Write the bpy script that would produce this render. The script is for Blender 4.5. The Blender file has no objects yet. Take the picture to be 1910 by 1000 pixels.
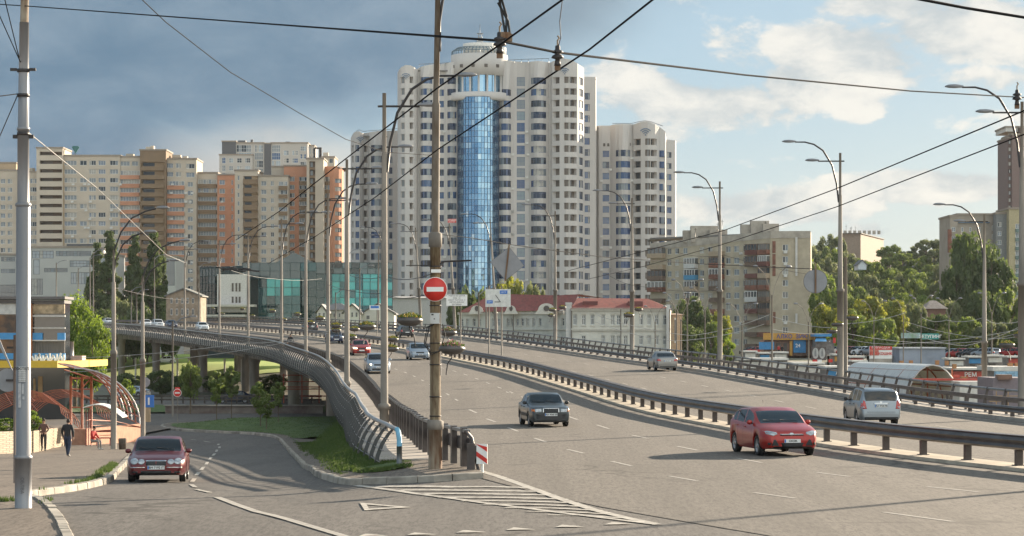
import bpy, bmesh, math, random
from mathutils import Vector, Matrix, noise
from mathutils.bvhtree import BVHTree
R = math.radians
pi = math.pi
random.seed(7)
scene = bpy.context.scene
col = scene.collection
# ------------------------------------------------------------ camera
F = 4600.0          # focal length in photo pixels (photo 1910 x 1000)
CH = 3.7            # camera height above the road
HOR = 630.0         # picture row of the horizon
cam_d = bpy.data.cameras.new('camera'); cam = bpy.data.objects.new('camera', cam_d); col.objects.link(cam)
cam.location = (0, 0, CH); cam.rotation_euler = (R(90), 0, 0)
cam_d.sensor_width = 36; cam_d.lens = 36 * F / 1910; cam_d.shift_y = (HOR - 500) / 1910
cam_d.clip_start = 0.5; cam_d.clip_end = 9000
scene.camera = cam
# ------------------------------------------------------------ light
SUN_AZ = (0.66, 0.75)     # direction towards the sun in plan
SUN_EL = R(16)
EXPO = 1.45
REAR_FILL = 1.25
scene.view_settings.view_transform = 'Standard'; scene.view_settings.look = 'None'
scene.view_settings.exposure = EXPO; scene.view_settings.gamma = 1; scene.view_settings.use_curve_mapping = False
scene.cycles.max_bounces = 6; scene.cycles.transparent_max_bounces = 8
scene.cycles.sample_clamp_indirect = 4
sd = bpy.data.lights.new('sun', 'SUN'); sd.energy = 5.0; sd.angle = R(0.6); sd.color = (1, .84, .64)
so = bpy.data.objects.new('sun', sd); col.objects.link(so)
ch_ = math.cos(SUN_EL)
n_ = math.hypot(*SUN_AZ)
tosun = Vector((SUN_AZ[0] / n_ * ch_, SUN_AZ[1] / n_ * ch_, math.sin(SUN_EL)))
so.rotation_euler = tosun.to_track_quat('Z', 'Y').to_euler()
so.location = tosun * 300
world = bpy.data.worlds.new('World'); scene.world = world; world.use_nodes = True
NT = world.node_tree; NT.nodes.clear()
def N(t, **k):
    n = NT.nodes.new(t)
    for a, b in k.items(): setattr(n, a, b)
    return n
def Ln(a, b): NT.links.new(a, b)
def vm(op, a, b=None, c=None):
    n = N('ShaderNodeMath', operation=op)
    for i, v in enumerate((a, b, c)):
        if v is None: continue
        if isinstance(v, (int, float)): n.inputs[i].default_value = v
        else: Ln(v, n.inputs[i])
    return n.outputs[0]
def vmix(f, a, b):
    n = N('ShaderNodeMix', data_type='RGBA')
    if isinstance(f, (int, float)): n.inputs[0].default_value = f
    else: Ln(f, n.inputs[0])
    for i, v in ((6, a), (7, b)):
        if isinstance(v, tuple): n.inputs[i].default_value = v + (1,)
        else: Ln(v, n.inputs[i])
    return n.outputs[2]
def vss(x, a, b):   # smoothstep
    n = N('ShaderNodeMapRange', interpolation_type='SMOOTHSTEP')
    Ln(x, n.inputs[0]); n.inputs[1].default_value = a; n.inputs[2].default_value = b
    return n.outputs[0]
sky = N('ShaderNodeTexSky', sky_type='NISHITA'); sky.sun_disc = False
sky.sun_elevation = SUN_EL; sky.sun_rotation = math.atan2(SUN_AZ[0], SUN_AZ[1])
sky.altitude = 150; sky.air_density = 1.0; sky.dust_density = 1.5; sky.ozone_density = 2.0
tc = N('ShaderNodeTexCoord')
sp = N('ShaderNodeSeparateXYZ'); Ln(tc.outputs['Generated'], sp.inputs[0])
az = vm('ARCTAN2', sp.outputs[0], sp.outputs[1]); el = vm('ARCSINE', sp.outputs[2])
cb = N('ShaderNodeCombineXYZ'); Ln(vm('MULTIPLY', az, 1.0), cb.inputs[0]); Ln(vm('MULTIPLY', el, 1.9), cb.inputs[1])
def noise_n(scale, detail, rough, dist=0, seed=0.0):
    n = N('ShaderNodeTexNoise', noise_dimensions='4D'); Ln(cb.outputs[0], n.inputs['Vector'])
    n.inputs['Scale'].default_value = scale; n.inputs['Detail'].default_value = detail
    n.inputs['Roughness'].default_value = rough; n.inputs['Distortion'].default_value = dist
    n.inputs['W'].default_value = seed
    return n.outputs[0]
nA = noise_n(9, 7, .55, .25, 3.3); nB = noise_n(22, 8, .6, .35, 1.1); nC = noise_n(5, 3, .5, 0, 8.0)
k_ = 1.0 / 2 ** EXPO
def cc(r, g, b): # display 0..255 -> radiance
    f = lambda v: (((v / 255 + .055) / 1.055) ** 2.4) * k_
    return (f(r), f(g), f(b))
# veiled blue of the open sky: physical sky mixed with thin high cloud
skyc = N('ShaderNodeVectorMath', operation='SCALE'); Ln(sky.outputs[0], skyc.inputs[0]); skyc.inputs['Scale'].default_value = .06
blue = vmix(vss(el, 0.0, .12), cc(194, 214, 224), cc(160, 191, 213))
base = vmix(.80, skyc.outputs[0], blue)
# pale cumulus on the right
blobs = None
for (bx, by, rx, ry, am) in ((1300, 190, 240, 70, .95), (1380, 120, 120, 45, .6), (1150, 150, 90, 50, .6), (1585, 110, 170, 80, 1.1), (1480, 165, 80, 60, 1.0), (1800, 60, 170, 65, 1.15), (1680, 12, 200, 40, .9), (1600, 195, 45, 40, .9), (1880, 110, 90, 40, .7), (1460, 388, 200, 40, 1.15), (1740, 352, 190, 34, 1.15), (1250, 250, 120, 30, .6), (1850, 160, 120, 40, .7), (1620, 432, 80, 26, .8), (1400, 300, 120, 30, .3), (1340, 70, 120, 50, .5), (1560, 440, 60, 30, .7), (2150, 200, 260, 90, .8), (520, 283, 230, 34, .0)):
    if not am: continue
    ax_ = vm('MULTIPLY', vm('SUBTRACT', az, math.atan((bx - 955) / F)), F / rx); ay_ = vm('MULTIPLY', vm('SUBTRACT', el, math.atan((HOR - by) / F)), F / ry)
    g_ = vm('MULTIPLY', vm('EXPONENT', vm('MULTIPLY', vm('ADD', vm('MULTIPLY', ax_, ax_), vm('MULTIPLY', ay_, ay_)), -1.0)), am)
    blobs = g_ if blobs is None else vm('MAXIMUM', blobs, g_)
nD = noise_n(34, 9, .62, .3, 5.7)
far_ = vss(vm('ABSOLUTE', vm('SUBTRACT', az, .05)), .25, .5)
cl_m = vss(vm('ADD', vm('ADD', vm('MULTIPLY', vm('MAXIMUM', blobs, vm('MULTIPLY', far_, .5)), .95), vm('MULTIPLY', vm('SUBTRACT', nB, .5), 2.3)), vm('MULTIPLY', vm('SUBTRACT', nD, .5), 1.3)), .30, .60)
cl_col = vmix(vss(vm('ADD', nD, vm('MULTIPLY', nB, .8)), .72, 1.08), cc(203, 209, 210), cc(255, 249, 238))
s1 = vmix(vm('MULTIPLY', cl_m, .85), base, cl_col)
# warm bright bank low over the roofs, left of the tower and right of it
bank = vm('MULTIPLY', vss(vm('ADD', el, vm('MULTIPLY', vm('SUBTRACT', nA, .5), .06)), .088, .062), vss(az, .10, -.06))
s2 = vmix(vm('MULTIPLY', bank, .8), s1, cc(232, 221, 206))
# slate storm cloud over the left half
e1 = vm('ADD', az, vm('MULTIPLY', vm('SUBTRACT', nC, .5), .12))
e2 = vm('ADD', el, vm('MULTIPLY', vm('SUBTRACT', nA, .5), .05))
up = vm('SUBTRACT', vm('MULTIPLY', vm('SUBTRACT', e2, .064), 1.0), vm('MULTIPLY', vm('MAXIMUM', vm('ADD', e1, .09), 0.0), .38))
storm = vss(up, -.006, .03)
left_all = vm('MULTIPLY', vss(e1, -.09, -.15), vss(e2, .02, .05))
stm = vm('MULTIPLY', vm('MAXIMUM', storm, left_all), vss(e1, .16, .04))
st_col = vmix(vss(vm('ADD', nB, vm('MULTIPLY', el, 1.4)), .40, .95), cc(102, 131, 156), cc(140, 161, 179))
st_col2 = vmix(vss(az, -.06, .07), st_col, cc(150, 168, 180))
s3_ = vmix(vm('MULTIPLY', stm, .95), s2, st_col2)
# unseen sky behind the camera, boosted and warmed as fill for the facades
bk = N('ShaderNodeVectorMath', operation='SCALE'); Ln(s3_, bk.inputs[0]); Ln(vm('MULTIPLY_ADD', vss(sp.outputs[1], .35, -.45), REAR_FILL, 1.0), bk.inputs['Scale'])
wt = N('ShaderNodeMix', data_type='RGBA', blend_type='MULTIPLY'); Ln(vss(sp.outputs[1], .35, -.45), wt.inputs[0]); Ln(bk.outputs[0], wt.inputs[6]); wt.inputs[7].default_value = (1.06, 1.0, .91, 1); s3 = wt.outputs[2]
# sky with the rear boost goes to the background
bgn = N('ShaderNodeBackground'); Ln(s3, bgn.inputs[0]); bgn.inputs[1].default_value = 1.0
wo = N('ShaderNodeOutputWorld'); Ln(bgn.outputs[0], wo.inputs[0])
try: world.cycles.sampling_method = 'AUTOMATIC'
except Exception: pass

# ------------------------------------------------------------ helpers
def px(x, y, d):
    "point seen at photo pixel (x, y), d metres ahead"
    return Vector(((x - 955) / F * d, d, CH - (y - HOR) / F * d))
def pX(x, d): return (x - 955) / F * d
def pZ(y, d): return CH - (y - HOR) / F * d
def hermite(xs, ys):
    n = len(xs); d = [(ys[i + 1] - ys[i]) / (xs[i + 1] - xs[i]) for i in range(n - 1)]
    m = [d[0]] + [0 if d[i - 1] * d[i] <= 0 else 2 * d[i - 1] * d[i] / (d[i - 1] + d[i]) for i in range(1, n - 1)] + [d[-1]]
    def f(x):
        if x <= xs[0]: return ys[0] + m[0] * (x - xs[0])
        if x >= xs[-1]: return ys[-1] + m[-1] * (x - xs[-1])
        i = 0
        while x > xs[i + 1]: i += 1
        h = xs[i + 1] - xs[i]; t = (x - xs[i]) / h
        return (2*t**3-3*t*t+1)*ys[i]+(t**3-2*t*t+t)*h*m[i]+(-2*t**3+3*t*t)*ys[i+1]+(t**3-t*t)*h*m[i+1]
    return f
def lin(xs, ys):
    def f(x):
        if x <= xs[0]: return ys[0]
        if x >= xs[-1]: return ys[-1]
        i = 0
        while x > xs[i + 1]: i += 1
        t = (x - xs[i]) / (xs[i + 1] - xs[i]); return ys[i] * (1 - t) + ys[i + 1] * t
    return f
def sst(a, b, x):
    t = min(1, max(0, (x - a) / (b - a))); return t * t * (3 - 2 * t)

class MB:
    def __init__(s): s.v = []; s.f = []; s.m = []; s.sm = []
    def add(s, vs, fs, m=0, sm=False):
        b = len(s.v); s.v.extend([tuple(v) for v in vs])
        for f in fs: s.f.append([b + i for i in f]); s.m.append(m); s.sm.append(sm)
        return s
    def quad(s, a, b, c, d, m=0): return s.add([a, b, c, d], [(0, 1, 2, 3)], m)
    def box(s, c, size, m=0, rz=0.0, mt=None):
        hx, hy, hz = size[0] / 2, size[1] / 2, size[2] / 2
        vs = [Vector((x, y, z)) for x in (-hx, hx) for y in (-hy, hy) for z in (-hz, hz)]
        if mt is None: mt = Matrix.Rotation(rz, 3, 'Z')
        vs = [mt @ v + Vector(c) for v in vs]
        return s.add(vs, [(0, 1, 3, 2), (4, 6, 7, 5), (0, 4, 5, 1), (2, 3, 7, 6), (0, 2, 6, 4), (1, 5, 7, 3)], m)
    def tube(s, pts, r, n=8, m=0, cap=True, sm=True, up=None):
        pts = [Vector(p) for p in pts]; rs = r if isinstance(r, (list, tuple)) else [r] * len(pts)
        vs = []; last = None
        for i, p in enumerate(pts):
            t = (pts[min(i + 1, len(pts) - 1)] - pts[max(i - 1, 0)]).normalized()
            if last is None:
                a = Vector((0, 0, 1)) if abs(t.z) < .9 else Vector((1, 0, 0)); u = t.cross(a).normalized()
            else:
                u = (last - t * last.dot(t)).normalized()
            last = u; w = t.cross(u)
            for k in range(n):
                a = 2 * pi * k / n; vs.append(p + (u * math.cos(a) + w * math.sin(a)) * rs[i])
        fs = [(i * n + k, i * n + (k + 1) % n, (i + 1) * n + (k + 1) % n, (i + 1) * n + k) for i in range(len(pts) - 1) for k in range(n)]
        s.add(vs, fs, m, sm)
        if cap:
            b = len(s.v) - len(vs); e = b + (len(pts) - 1) * n
            s.f.append([b + k for k in range(n)]); s.f.append([e + n - 1 - k for k in range(n)]); s.m += [m, m]; s.sm += [False, False]
        return s
    def lathe(s, prof, n=16, m=0, c=(0, 0, 0), sm=True, sx=1, sy=1, a0=0, a1=2 * pi):
        full = abs(a1 - a0 - 2 * pi) < 1e-6; k_ = n if full else n + 1
        vs = [(c[0] + r * sx * math.cos(a0 + (a1 - a0) * k / n), c[1] + r * sy * math.sin(a0 + (a1 - a0) * k / n), c[2] + z) for (r, z) in prof for k in range(k_)]
        fs = [(i * k_ + k, i * k_ + (k + 1) % k_, (i + 1) * k_ + (k + 1) % k_, (i + 1) * k_ + k) for i in range(len(prof) - 1) for k in range(n)]
        return s.add(vs, fs, m, sm)
    def prism(s, poly, z0, z1, m=0):
        n = len(poly); vs = [(p[0], p[1], z0) for p in poly] + [(p[0], p[1], z1) for p in poly]
        fs = [(k, (k + 1) % n, n + (k + 1) % n, n + k) for k in range(n)] + [tuple(range(n - 1, -1, -1)), tuple(range(n, 2 * n))]
        return s.add(vs, fs, m)
    def extrude(s, poly, T, th, m=0):
        "poly of (u,v); T maps (u,v,w) to 3-D; thickness th along w"
        n = len(poly); vs = [T(u, v, 0) for u, v in poly] + [T(u, v, th) for u, v in poly]
        fs = [(k, (k + 1) % n, n + (k + 1) % n, n + k) for k in range(n)] + [tuple(range(n - 1, -1, -1)), tuple(range(n, 2 * n))]
        return s.add(vs, fs, m)
    def mesh(s, name, mats):
        me = bpy.data.meshes.new(name); me.from_pydata(s.v, [], s.f)
        for m in (mats if isinstance(mats, (list, tuple)) else [mats]): me.materials.append(m)
        me.polygons.foreach_set('material_index', s.m); me.polygons.foreach_set('use_smooth', s.sm)
        me.update(); return me
    def build(s, name, mats, parent=None, fix=False):
        me = s.mesh(name, mats)
        if fix:
            bm = bmesh.new(); bm.from_mesh(me); bmesh.ops.recalc_face_normals(bm, faces=bm.faces); bm.to_mesh(me); bm.free()
        return link(name, me, parent)
def link(name, data, parent=None, loc=None, rz=None):
    o = bpy.data.objects.new(name, data); col.objects.link(o)
    if parent is not None: o.parent = parent
    if loc is not None: o.location = loc
    if rz is not None: o.rotation_euler = (0, 0, rz)
    return o
def tag(o, label, cat, group=None, kind=None):
    if label: o['label'] = label
    if cat: o['category'] = cat
    if group: o['group'] = group
    if kind: o['kind'] = kind
    return o
def struct(o, kind='structure'): o['kind'] = kind; return o
def thing(name, label, cat, loc=(0, 0, 0), rz=0, group=None):
    o = bpy.data.objects.new(name, None); col.objects.link(o); o.empty_display_size = .3
    o.location = loc; o.rotation_euler = (0, 0, rz)
    return tag(o, label, cat, group)
def dup(o, loc=None, rz=None, label=None, scale=None):
    def cp(a, par):
        c = a.copy(); col.objects.link(c)
        if par is not None: c.parent = par
        for ch in kids.get(a.name, ()): cp(ch, c)
        return c
    kids = {}
    def walk(a):
        kids[a.name] = list(a.children)
        for c in a.children: walk(c)
    walk(o)
    c = cp(o, None)
    if loc is not None: c.location = loc
    if rz is not None: c.rotation_euler = (0, 0, rz)
    if scale is not None: c.scale = scale if isinstance(scale, (tuple, list)) else (scale,) * 3
    if label: c['label'] = label
    return c

# ------------------------------------------------------------ materials
MATS = {}
def mat(name, c, rough=.7, metal=0.0, var=.12, scale=3.0, bump=0.0, c2=None, bscale=None, spec=.5, stretch=None, detail=6, coat=0, trans=0, emit=None, coords='Object'):
    if name in MATS: return MATS[name]
    m = bpy.data.materials.new(name); m.use_nodes = True; t = m.node_tree; n = t.nodes; b = n['Principled BSDF']
    b.inputs['Roughness'].default_value = rough; b.inputs['Metallic'].default_value = metal
    b.inputs['Specular IOR Level'].default_value = spec
    if coat: b.inputs['Coat Weight'].default_value = coat; b.inputs['Coat Roughness'].default_value = .06
    tx = n.new('ShaderNodeTexCoord'); mp = n.new('ShaderNodeMapping'); t.links.new(tx.outputs[coords], mp.inputs[0])
    if stretch: mp.inputs['Scale'].default_value = stretch
    nz = n.new('ShaderNodeTexNoise'); t.links.new(mp.outputs[0], nz.inputs['Vector']); nz.inputs['Scale'].default_value = scale; nz.inputs['Detail'].default_value = detail; nz.inputs['Roughness'].default_value = .6
    cr = n.new('ShaderNodeValToRGB'); t.links.new(nz.outputs[0], cr.inputs[0])
    lo = tuple(v * (1 - var) for v in c) if c2 is None else c2; hi = tuple(min(1, v * (1 + var)) for v in c) if c2 is None else c
    cr.color_ramp.elements[0].position = .35; cr.color_ramp.elements[1].position = .65
    cr.color_ramp.elements[0].color = lo + (1,); cr.color_ramp.elements[1].color = hi + (1,)
    t.links.new(cr.outputs[0], b.inputs['Base Color'])
    if bump:
        nb = n.new('ShaderNodeTexNoise'); t.links.new(mp.outputs[0], nb.inputs['Vector']); nb.inputs['Scale'].default_value = bscale or scale * 8; nb.inputs['Detail'].default_value = 4
        bp = n.new('ShaderNodeBump'); bp.inputs['Strength'].default_value = bump; bp.inputs['Distance'].default_value = .02
        t.links.new(nb.outputs[0], bp.inputs['Height']); t.links.new(bp.outputs[0], b.inputs['Normal'])
    if trans:
        o = n['Material Output']; tr = n.new('ShaderNodeBsdfTranslucent'); ms = n.new('ShaderNodeMixShader'); ms.inputs[0].default_value = trans
        hs = n.new('ShaderNodeHueSaturation'); hs.inputs['Value'].default_value = 1.5; hs.inputs['Saturation'].default_value = 1.15; hs.inputs['Hue'].default_value = .487
        t.links.new(cr.outputs[0], hs.inputs['Color']); t.links.new(hs.outputs[0], tr.inputs[0])
        t.links.new(b.outputs[0], ms.inputs[1]); t.links.new(tr.outputs[0], ms.inputs[2]); t.links.new(ms.outputs[0], o.inputs[0])
    if emit:
        b.inputs['Emission Color'].default_value = emit[:3] + (1,); b.inputs['Emission Strength'].default_value = emit[3]
    MATS[name] = m; return m
def glass(name, c, rough=.06, metal=.0, spec=1.0):
    if name in MATS: return MATS[name]
    m = bpy.data.materials.new(name); m.use_nodes = True; b = m.node_tree.nodes['Principled BSDF']
    b.inputs['Base Color'].default_value = c + (1,); b.inputs['Roughness'].default_value = rough; b.inputs['Metallic'].default_value = metal
    b.inputs['Specular IOR Level'].default_value = spec; MATS[name] = m; return m

def asphalt_mat(name, c, c2, coarse=.35):
    m = bpy.data.materials.new(name); m.use_nodes = True; t = m.node_tree; n = t.nodes; b = n['Principled BSDF']
    tx = n.new('ShaderNodeTexCoord')
    def nz(scale, det=5, stretch=None, rough=.6):
        mp = n.new('ShaderNodeMapping'); t.links.new(tx.outputs['Object'], mp.inputs[0])
        if stretch: mp.inputs['Scale'].default_value = stretch
        a = n.new('ShaderNodeTexNoise'); t.links.new(mp.outputs[0], a.inputs['Vector']); a.inputs['Scale'].default_value = scale; a.inputs['Detail'].default_value = det; a.inputs['Roughness'].default_value = rough
        return a.outputs[0]
    def mix(f, a, bb, bt='MIX'):
        x = n.new('ShaderNodeMix'); x.data_type = 'RGBA'; x.blend_type = bt
        if isinstance(f, float): x.inputs[0].default_value = f
        else: t.links.new(f, x.inputs[0])
        for i, v in ((6, a), (7, bb)):
            if isinstance(v, tuple): x.inputs[i].default_value = v + (1,)
            else: t.links.new(v, x.inputs[i])
        return x.outputs[2]
    def rng(x, a, bb, lo=0, hi=1):
        r = n.new('ShaderNodeMapRange'); t.links.new(x, r.inputs[0]); r.inputs[1].default_value = a; r.inputs[2].default_value = bb; r.inputs[3].default_value = lo; r.inputs[4].default_value = hi
        return r.outputs[0]
    big = nz(.12, 4, (1, .35, 1)); fine = nz(9, 8, (1, 1, 1), .8); mid = nz(1.3, 6, (1, .25, 1))
    base = mix(rng(big, .35, .65), c2, c)
    base = mix(rng(mid, .3, .75, 0, .35), base, tuple(v * .72 for v in c))
    fi = nz(9, 4, (1, .14, 1), .95)
    base = mix(rng(fi, .40, .62, 0, coarse), base, tuple(min(1, v * 1.5) for v in c))
    base = mix(rng(fi, .5, .34, 0, coarse), base, tuple(v * .5 for v in c))
    tr = nz(1.0, 3, (.9, .012, 1), .5); pt = nz(.5, 2, (.5, .16, 1), .3)
    base = mix(rng(tr, .42, .62, 0, .34), base, tuple(v * .60 for v in c)); base = mix(rng(pt, .62, .66, 0, .22), base, tuple(v * .62 for v in c)); base = mix(rng(pt, .36, .32, 0, .2), base, tuple(v * 1.35 for v in c))
    # cracks
    vo = n.new('ShaderNodeTexVoronoi'); vo.feature = 'DISTANCE_TO_EDGE'; mp = n.new('ShaderNodeMapping'); mp.inputs['Scale'].default_value = (.16, .07, 1)
    wn = n.new('ShaderNodeTexNoise'); wn.inputs['Scale'].default_value = .8; wn.inputs['Detail'].default_value = 6; t.links.new(tx.outputs['Object'], wn.inputs['Vector'])
    vv = n.new('ShaderNodeVectorMath'); vv.operation = 'MULTIPLY_ADD'; t.links.new(wn.outputs['Color'], vv.inputs[0]); vv.inputs[1].default_value = (3, 3, 0); t.links.new(tx.outputs['Object'], vv.inputs[2])
    t.links.new(vv.outputs[0], mp.inputs[0]); t.links.new(mp.outputs[0], vo.inputs['Vector']); vo.inputs['Scale'].default_value = 1
    cm = n.new('ShaderNodeMath'); cm.operation = 'MULTIPLY'; t.links.new(rng(vo.outputs[0], .011, .003), cm.inputs[0]); t.links.new(rng(big, .44, .56, .0, .8), cm.inputs[1])
    base = mix(cm.outputs[0], base, tuple(v * .35 for v in c))
    t.links.new(base, b.inputs['Base Color']); b.inputs['Roughness'].default_value = .82; b.inputs['Specular IOR Level'].default_value = .3
    bp = n.new('ShaderNodeBump'); bp.inputs['Strength'].default_value = .5; bp.inputs['Distance'].default_value = .012; t.links.new(fine, bp.inputs['Height']); t.links.new(bp.outputs[0], b.inputs['Normal'])
    MATS[name] = m; return m
M_ASPH = asphalt_mat('asphalt', (.122, .106, .090), (.100, .088, .077), .85)
M_ASPH2 = asphalt_mat('asphalt_slip', (.105, .094, .084), (.09, .081, .075), .8)
M_PAVE = asphalt_mat('pavement_asphalt', (.145, .118, .095), (.112, .093, .077), .8)
M_PAINT = mat('road_paint', (.52, .48, .42), .75, var=.0, scale=4.5, c2=(.20, .18, .16), detail=10)
M_PAINT2 = mat('worn_lane_paint', (.40, .37, .33), .8, var=.0, scale=7, c2=(.22, .20, .18))
M_KERB = mat('kerb_stone', (.29, .26, .22), .9, var=.38, scale=1.1, bump=.4)
M_CONC = mat('concrete', (.34, .30, .26), .85, var=.28, scale=.5, bump=.3, stretch=(1, 1, .35))
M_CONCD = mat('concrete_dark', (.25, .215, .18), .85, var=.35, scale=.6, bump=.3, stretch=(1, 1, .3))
M_DIRT = mat('soil', (.22, .18, .13), .95, var=.3, scale=.2)
M_GRASS = mat('grass_blades', (.085, .125, .03), .8, c2=(.05, .085, .022), scale=.9, trans=.25)
M_GRASSG = mat('grass_ground', (.085, .125, .03), .95, c2=(.05, .085, .022), scale=.9, bump=.8, detail=9)
M_RAIL = mat('rail_steel_brown', (.085, .072, .068), .42, metal=.35, var=.3, scale=1.2, bump=.15)
M_RAILG = mat('rail_steel_grey', (.15, .155, .158), .42, metal=.5, var=.22, scale=1.5)
M_PCONC = mat('pole_concrete', (.205, .178, .15), .8, var=.3, scale=1.5, bump=.3, stretch=(1, 1, .15))
M_STEELP = mat('pole_steel', (.23, .23, .24), .5, metal=.45, var=.2, scale=2, stretch=(1, 1, .12))
M_DARK = mat('dark_metal', (.035, .03, .03), .5, metal=.3)
M_RUST = mat('rust', (.12, .055, .025), .85, var=.0, c2=(.27, .22, .16), scale=4.5, bump=.3, stretch=(2, 2, .28), detail=10)
M_LAMP = mat('lamp_housing', (.20, .20, .21), .4, metal=.4)
M_BLACK = mat('black', (.012, .012, .013), .6)
M_WHITE = mat('white_paint', (.78, .77, .74), .5, var=.04)
M_RED = mat('sign_red', (.58, .03, .02), .4, var=.08)
M_BLUE = mat('sign_blue', (.03, .16, .50), .4, var=.05)
# ------------------------------------------------------------ road geometry
zr0 = hermite([0, 110, 150, 188, 219, 235, 287, 345, 386, 440, 500, 560, 700], [0, 0, .45, 1.15, 1.72, 2.02, 2.97, 4.0, 4.75, 5.6, 6.35, 6.9, 7.4])
med = hermite([20, 40, 55, 69, 77, 85, 103, 126, 155, 185, 218, 250, 279, 325, 381, 452, 500, 560, 640], [33, 24.4, 18.8, 14.4, 12.4, 11.0, 8.9, 6.5, 3.9, .6, -4.4, -9.4, -14.8, -25, -40, -61, -78, -104, -146])
def tang(Y):
    d = (med(Y + 1.5) - med(Y - 1.5)) / 3; n = math.hypot(d, 1); return d / n, 1 / n
bank = lambda Y: .034 * sst(225, 330, Y)
def deck(Y, o, h=0.0):
    "point on the viaduct: station Y (on the median), o metres right of it, h above the surface"
    tx, ty = tang(Y); k = sst(95, 150, Y)
    # near the camera the offsets are measured straight across
    X = med(Y) + o * (ty * k + 1 * (1 - k)); YY = Y - o * tx * k
    return Vector((X, YY, zr0(Y) + bank(Y) * o + h))
oG = lin([55, 67, 84, 108, 130], [-17.2, -16.2, -14.5, -13.8, -13.4])     # left guard rail
oH = lin([60, 69.5, 75, 87, 110, 128], [-19, -17.4, -16.7, -15.9, -15.1, -15.0])  # sculptural railing
OR, ORH = 14.3, 16.2   # right guard rail, right handrail
def at_px(x, o, Y0=60, Y1=560):
    of = o if callable(o) else (lambda Y: o)
    best = None; Y = Y0
    while Y < Y1:
        p = deck(Y, of(Y)); e = abs(955 + F * p.x / p.y - x)
        if best is None or e < best[0]: best = (e, Y)
        if e < 1.0 and best[0] < e: break
        Y += .5
    return best[1]
zl = hermite([0, 50, 56, 77, 121, 138, 160, 209, 260, 400, 520, 650, 900, 1300], [0, 0, -.12, -.79, -2.18, -2.68, -3.1, -3.6, -3.9, -4.0, -3.3, -1.7, -.8, -.5])
def edge(Y): return med(Y) + oG(Y)
def zs(X, Y):
    "surface of slip road side, blending into the main road"
    if Y < 110: W = 6 - 2 * sst(70, 100, Y)
    else: W = 4
    w = sst(0, W, edge(Y) - X) if Y < 130 else 1
    return w * zl(Y)
def ztop(X, Y): return zs(X, Y)
# right lower ground
zrt = hermite([0, 60, 90, 130, 300, 450, 600, 800, 1000], [-.6, -.6, -1.5, -2.9, -3.0, -2.0, -.9, 0, 0])
def ground(X, Y):
    a = zl(Y) - .06
    b = zrt(Y)
    c = med(Y) if Y < 560 else med(560)
    t = sst(-6, 18, X - c)
    g = a * (1 - t) + b * t
    if Y < 96:      # under the carriageway that lies on the ground
        k = sst(2, -1, edge(Y) - X) if True else 0
        inside = sst(0, 2.5, X - edge(Y)) * sst(20, 17.5, X - c)
        g = min(g, -.25) if inside > .3 else g
    # wooded hill at the right
    if Y > 640 and X > 60:
        hx = sst(60, 190, X); hy = sst(680, 1050, Y); g += 40 * hx * hy
    if Y > 640: g += 4 * sst(700, 1500, Y)
    return g
# ------------------------------------------------------------ ground sheet
mb = MB()
ys = [0, 10, 20, 30] + [40 + 4 * i for i in range(60)] + [280 + 12 * i for i in range(40)] + [770, 800, 850, 900, 950, 1000, 1100, 1250, 1500]
nx = 110
def gx(j, Y):
    u = (j / nx) * 2 - 1; w = 40 + Y * .34 if Y < 1000 else 380 + (Y - 1000) * 1.2
    return u * w
V = []
for Y in ys:
    for j in range(nx + 1):
        X = gx(j, Y); V.append((X, Y, ground(X, Y) - .10))
Fq = [(i * (nx + 1) + j, i * (nx + 1) + j + 1, (i + 1) * (nx + 1) + j + 1, (i + 1) * (nx + 1) + j) for i in range(len(ys) - 1) for j in range(nx)]
mb.add(V, Fq, 0, True)
gm = asphalt_mat('ground_mix', (.15, .135, .115), (.085, .105, .045), .3)
struct(mb.build('ground', gm))

def strip(name, ys, xl, xr, n, zf, m, off=0.0, parent=None, skirt=0.0, skm=None):
    mb = MB(); V = []
    for Y in ys:
        a, b = xl(Y), xr(Y)
        for j in range(n + 1):
            X = a + (b - a) * j / n; V.append((X, Y, zf(X, Y) + off))
    Fc = [(i * (n + 1) + j, i * (n + 1) + j + 1, (i + 1) * (n + 1) + j + 1, (i + 1) * (n + 1) + j) for i in range(len(ys) - 1) for j in range(n)]
    mb.add(V, Fc, 0, True); return mb.build(name, m, parent)
def frange(a, b, s):
    r = []; x = a
    while x < b - 1e-6: r.append(x); x += s
    r.append(b); return r
# main carriageway (ground part and viaduct deck), in deck coordinates
def dstrip(name, Ys, oa, ob, n, m, h=0.0, kind=True, parent=None):
    mb = MB(); V = []
    oa_ = oa if callable(oa) else (lambda Y: oa); ob_ = ob if callable(ob) else (lambda Y: ob)
    for Y in Ys:
        a, b = oa_(Y), ob_(Y)
        for j in range(n + 1): V.append(deck(Y, a + (b - a) * j / n, h))
    mb.add(V, [(i * (n + 1) + j, i * (n + 1) + j + 1, (i + 1) * (n + 1) + j + 1, (i + 1) * (n + 1) + j) for i in range(len(Ys) - 1) for j in range(n)], 0, True)
    o = mb.build(name, m, parent)
    if kind: struct(o)
    return o
YD = frange(24, 150, 3) + frange(154, 620, 4)
dstrip('main_road', YD, lambda Y: oG(Y) - (.0 if Y > 67 else 0), 15.2, 12, M_ASPH, 0.0)
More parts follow.
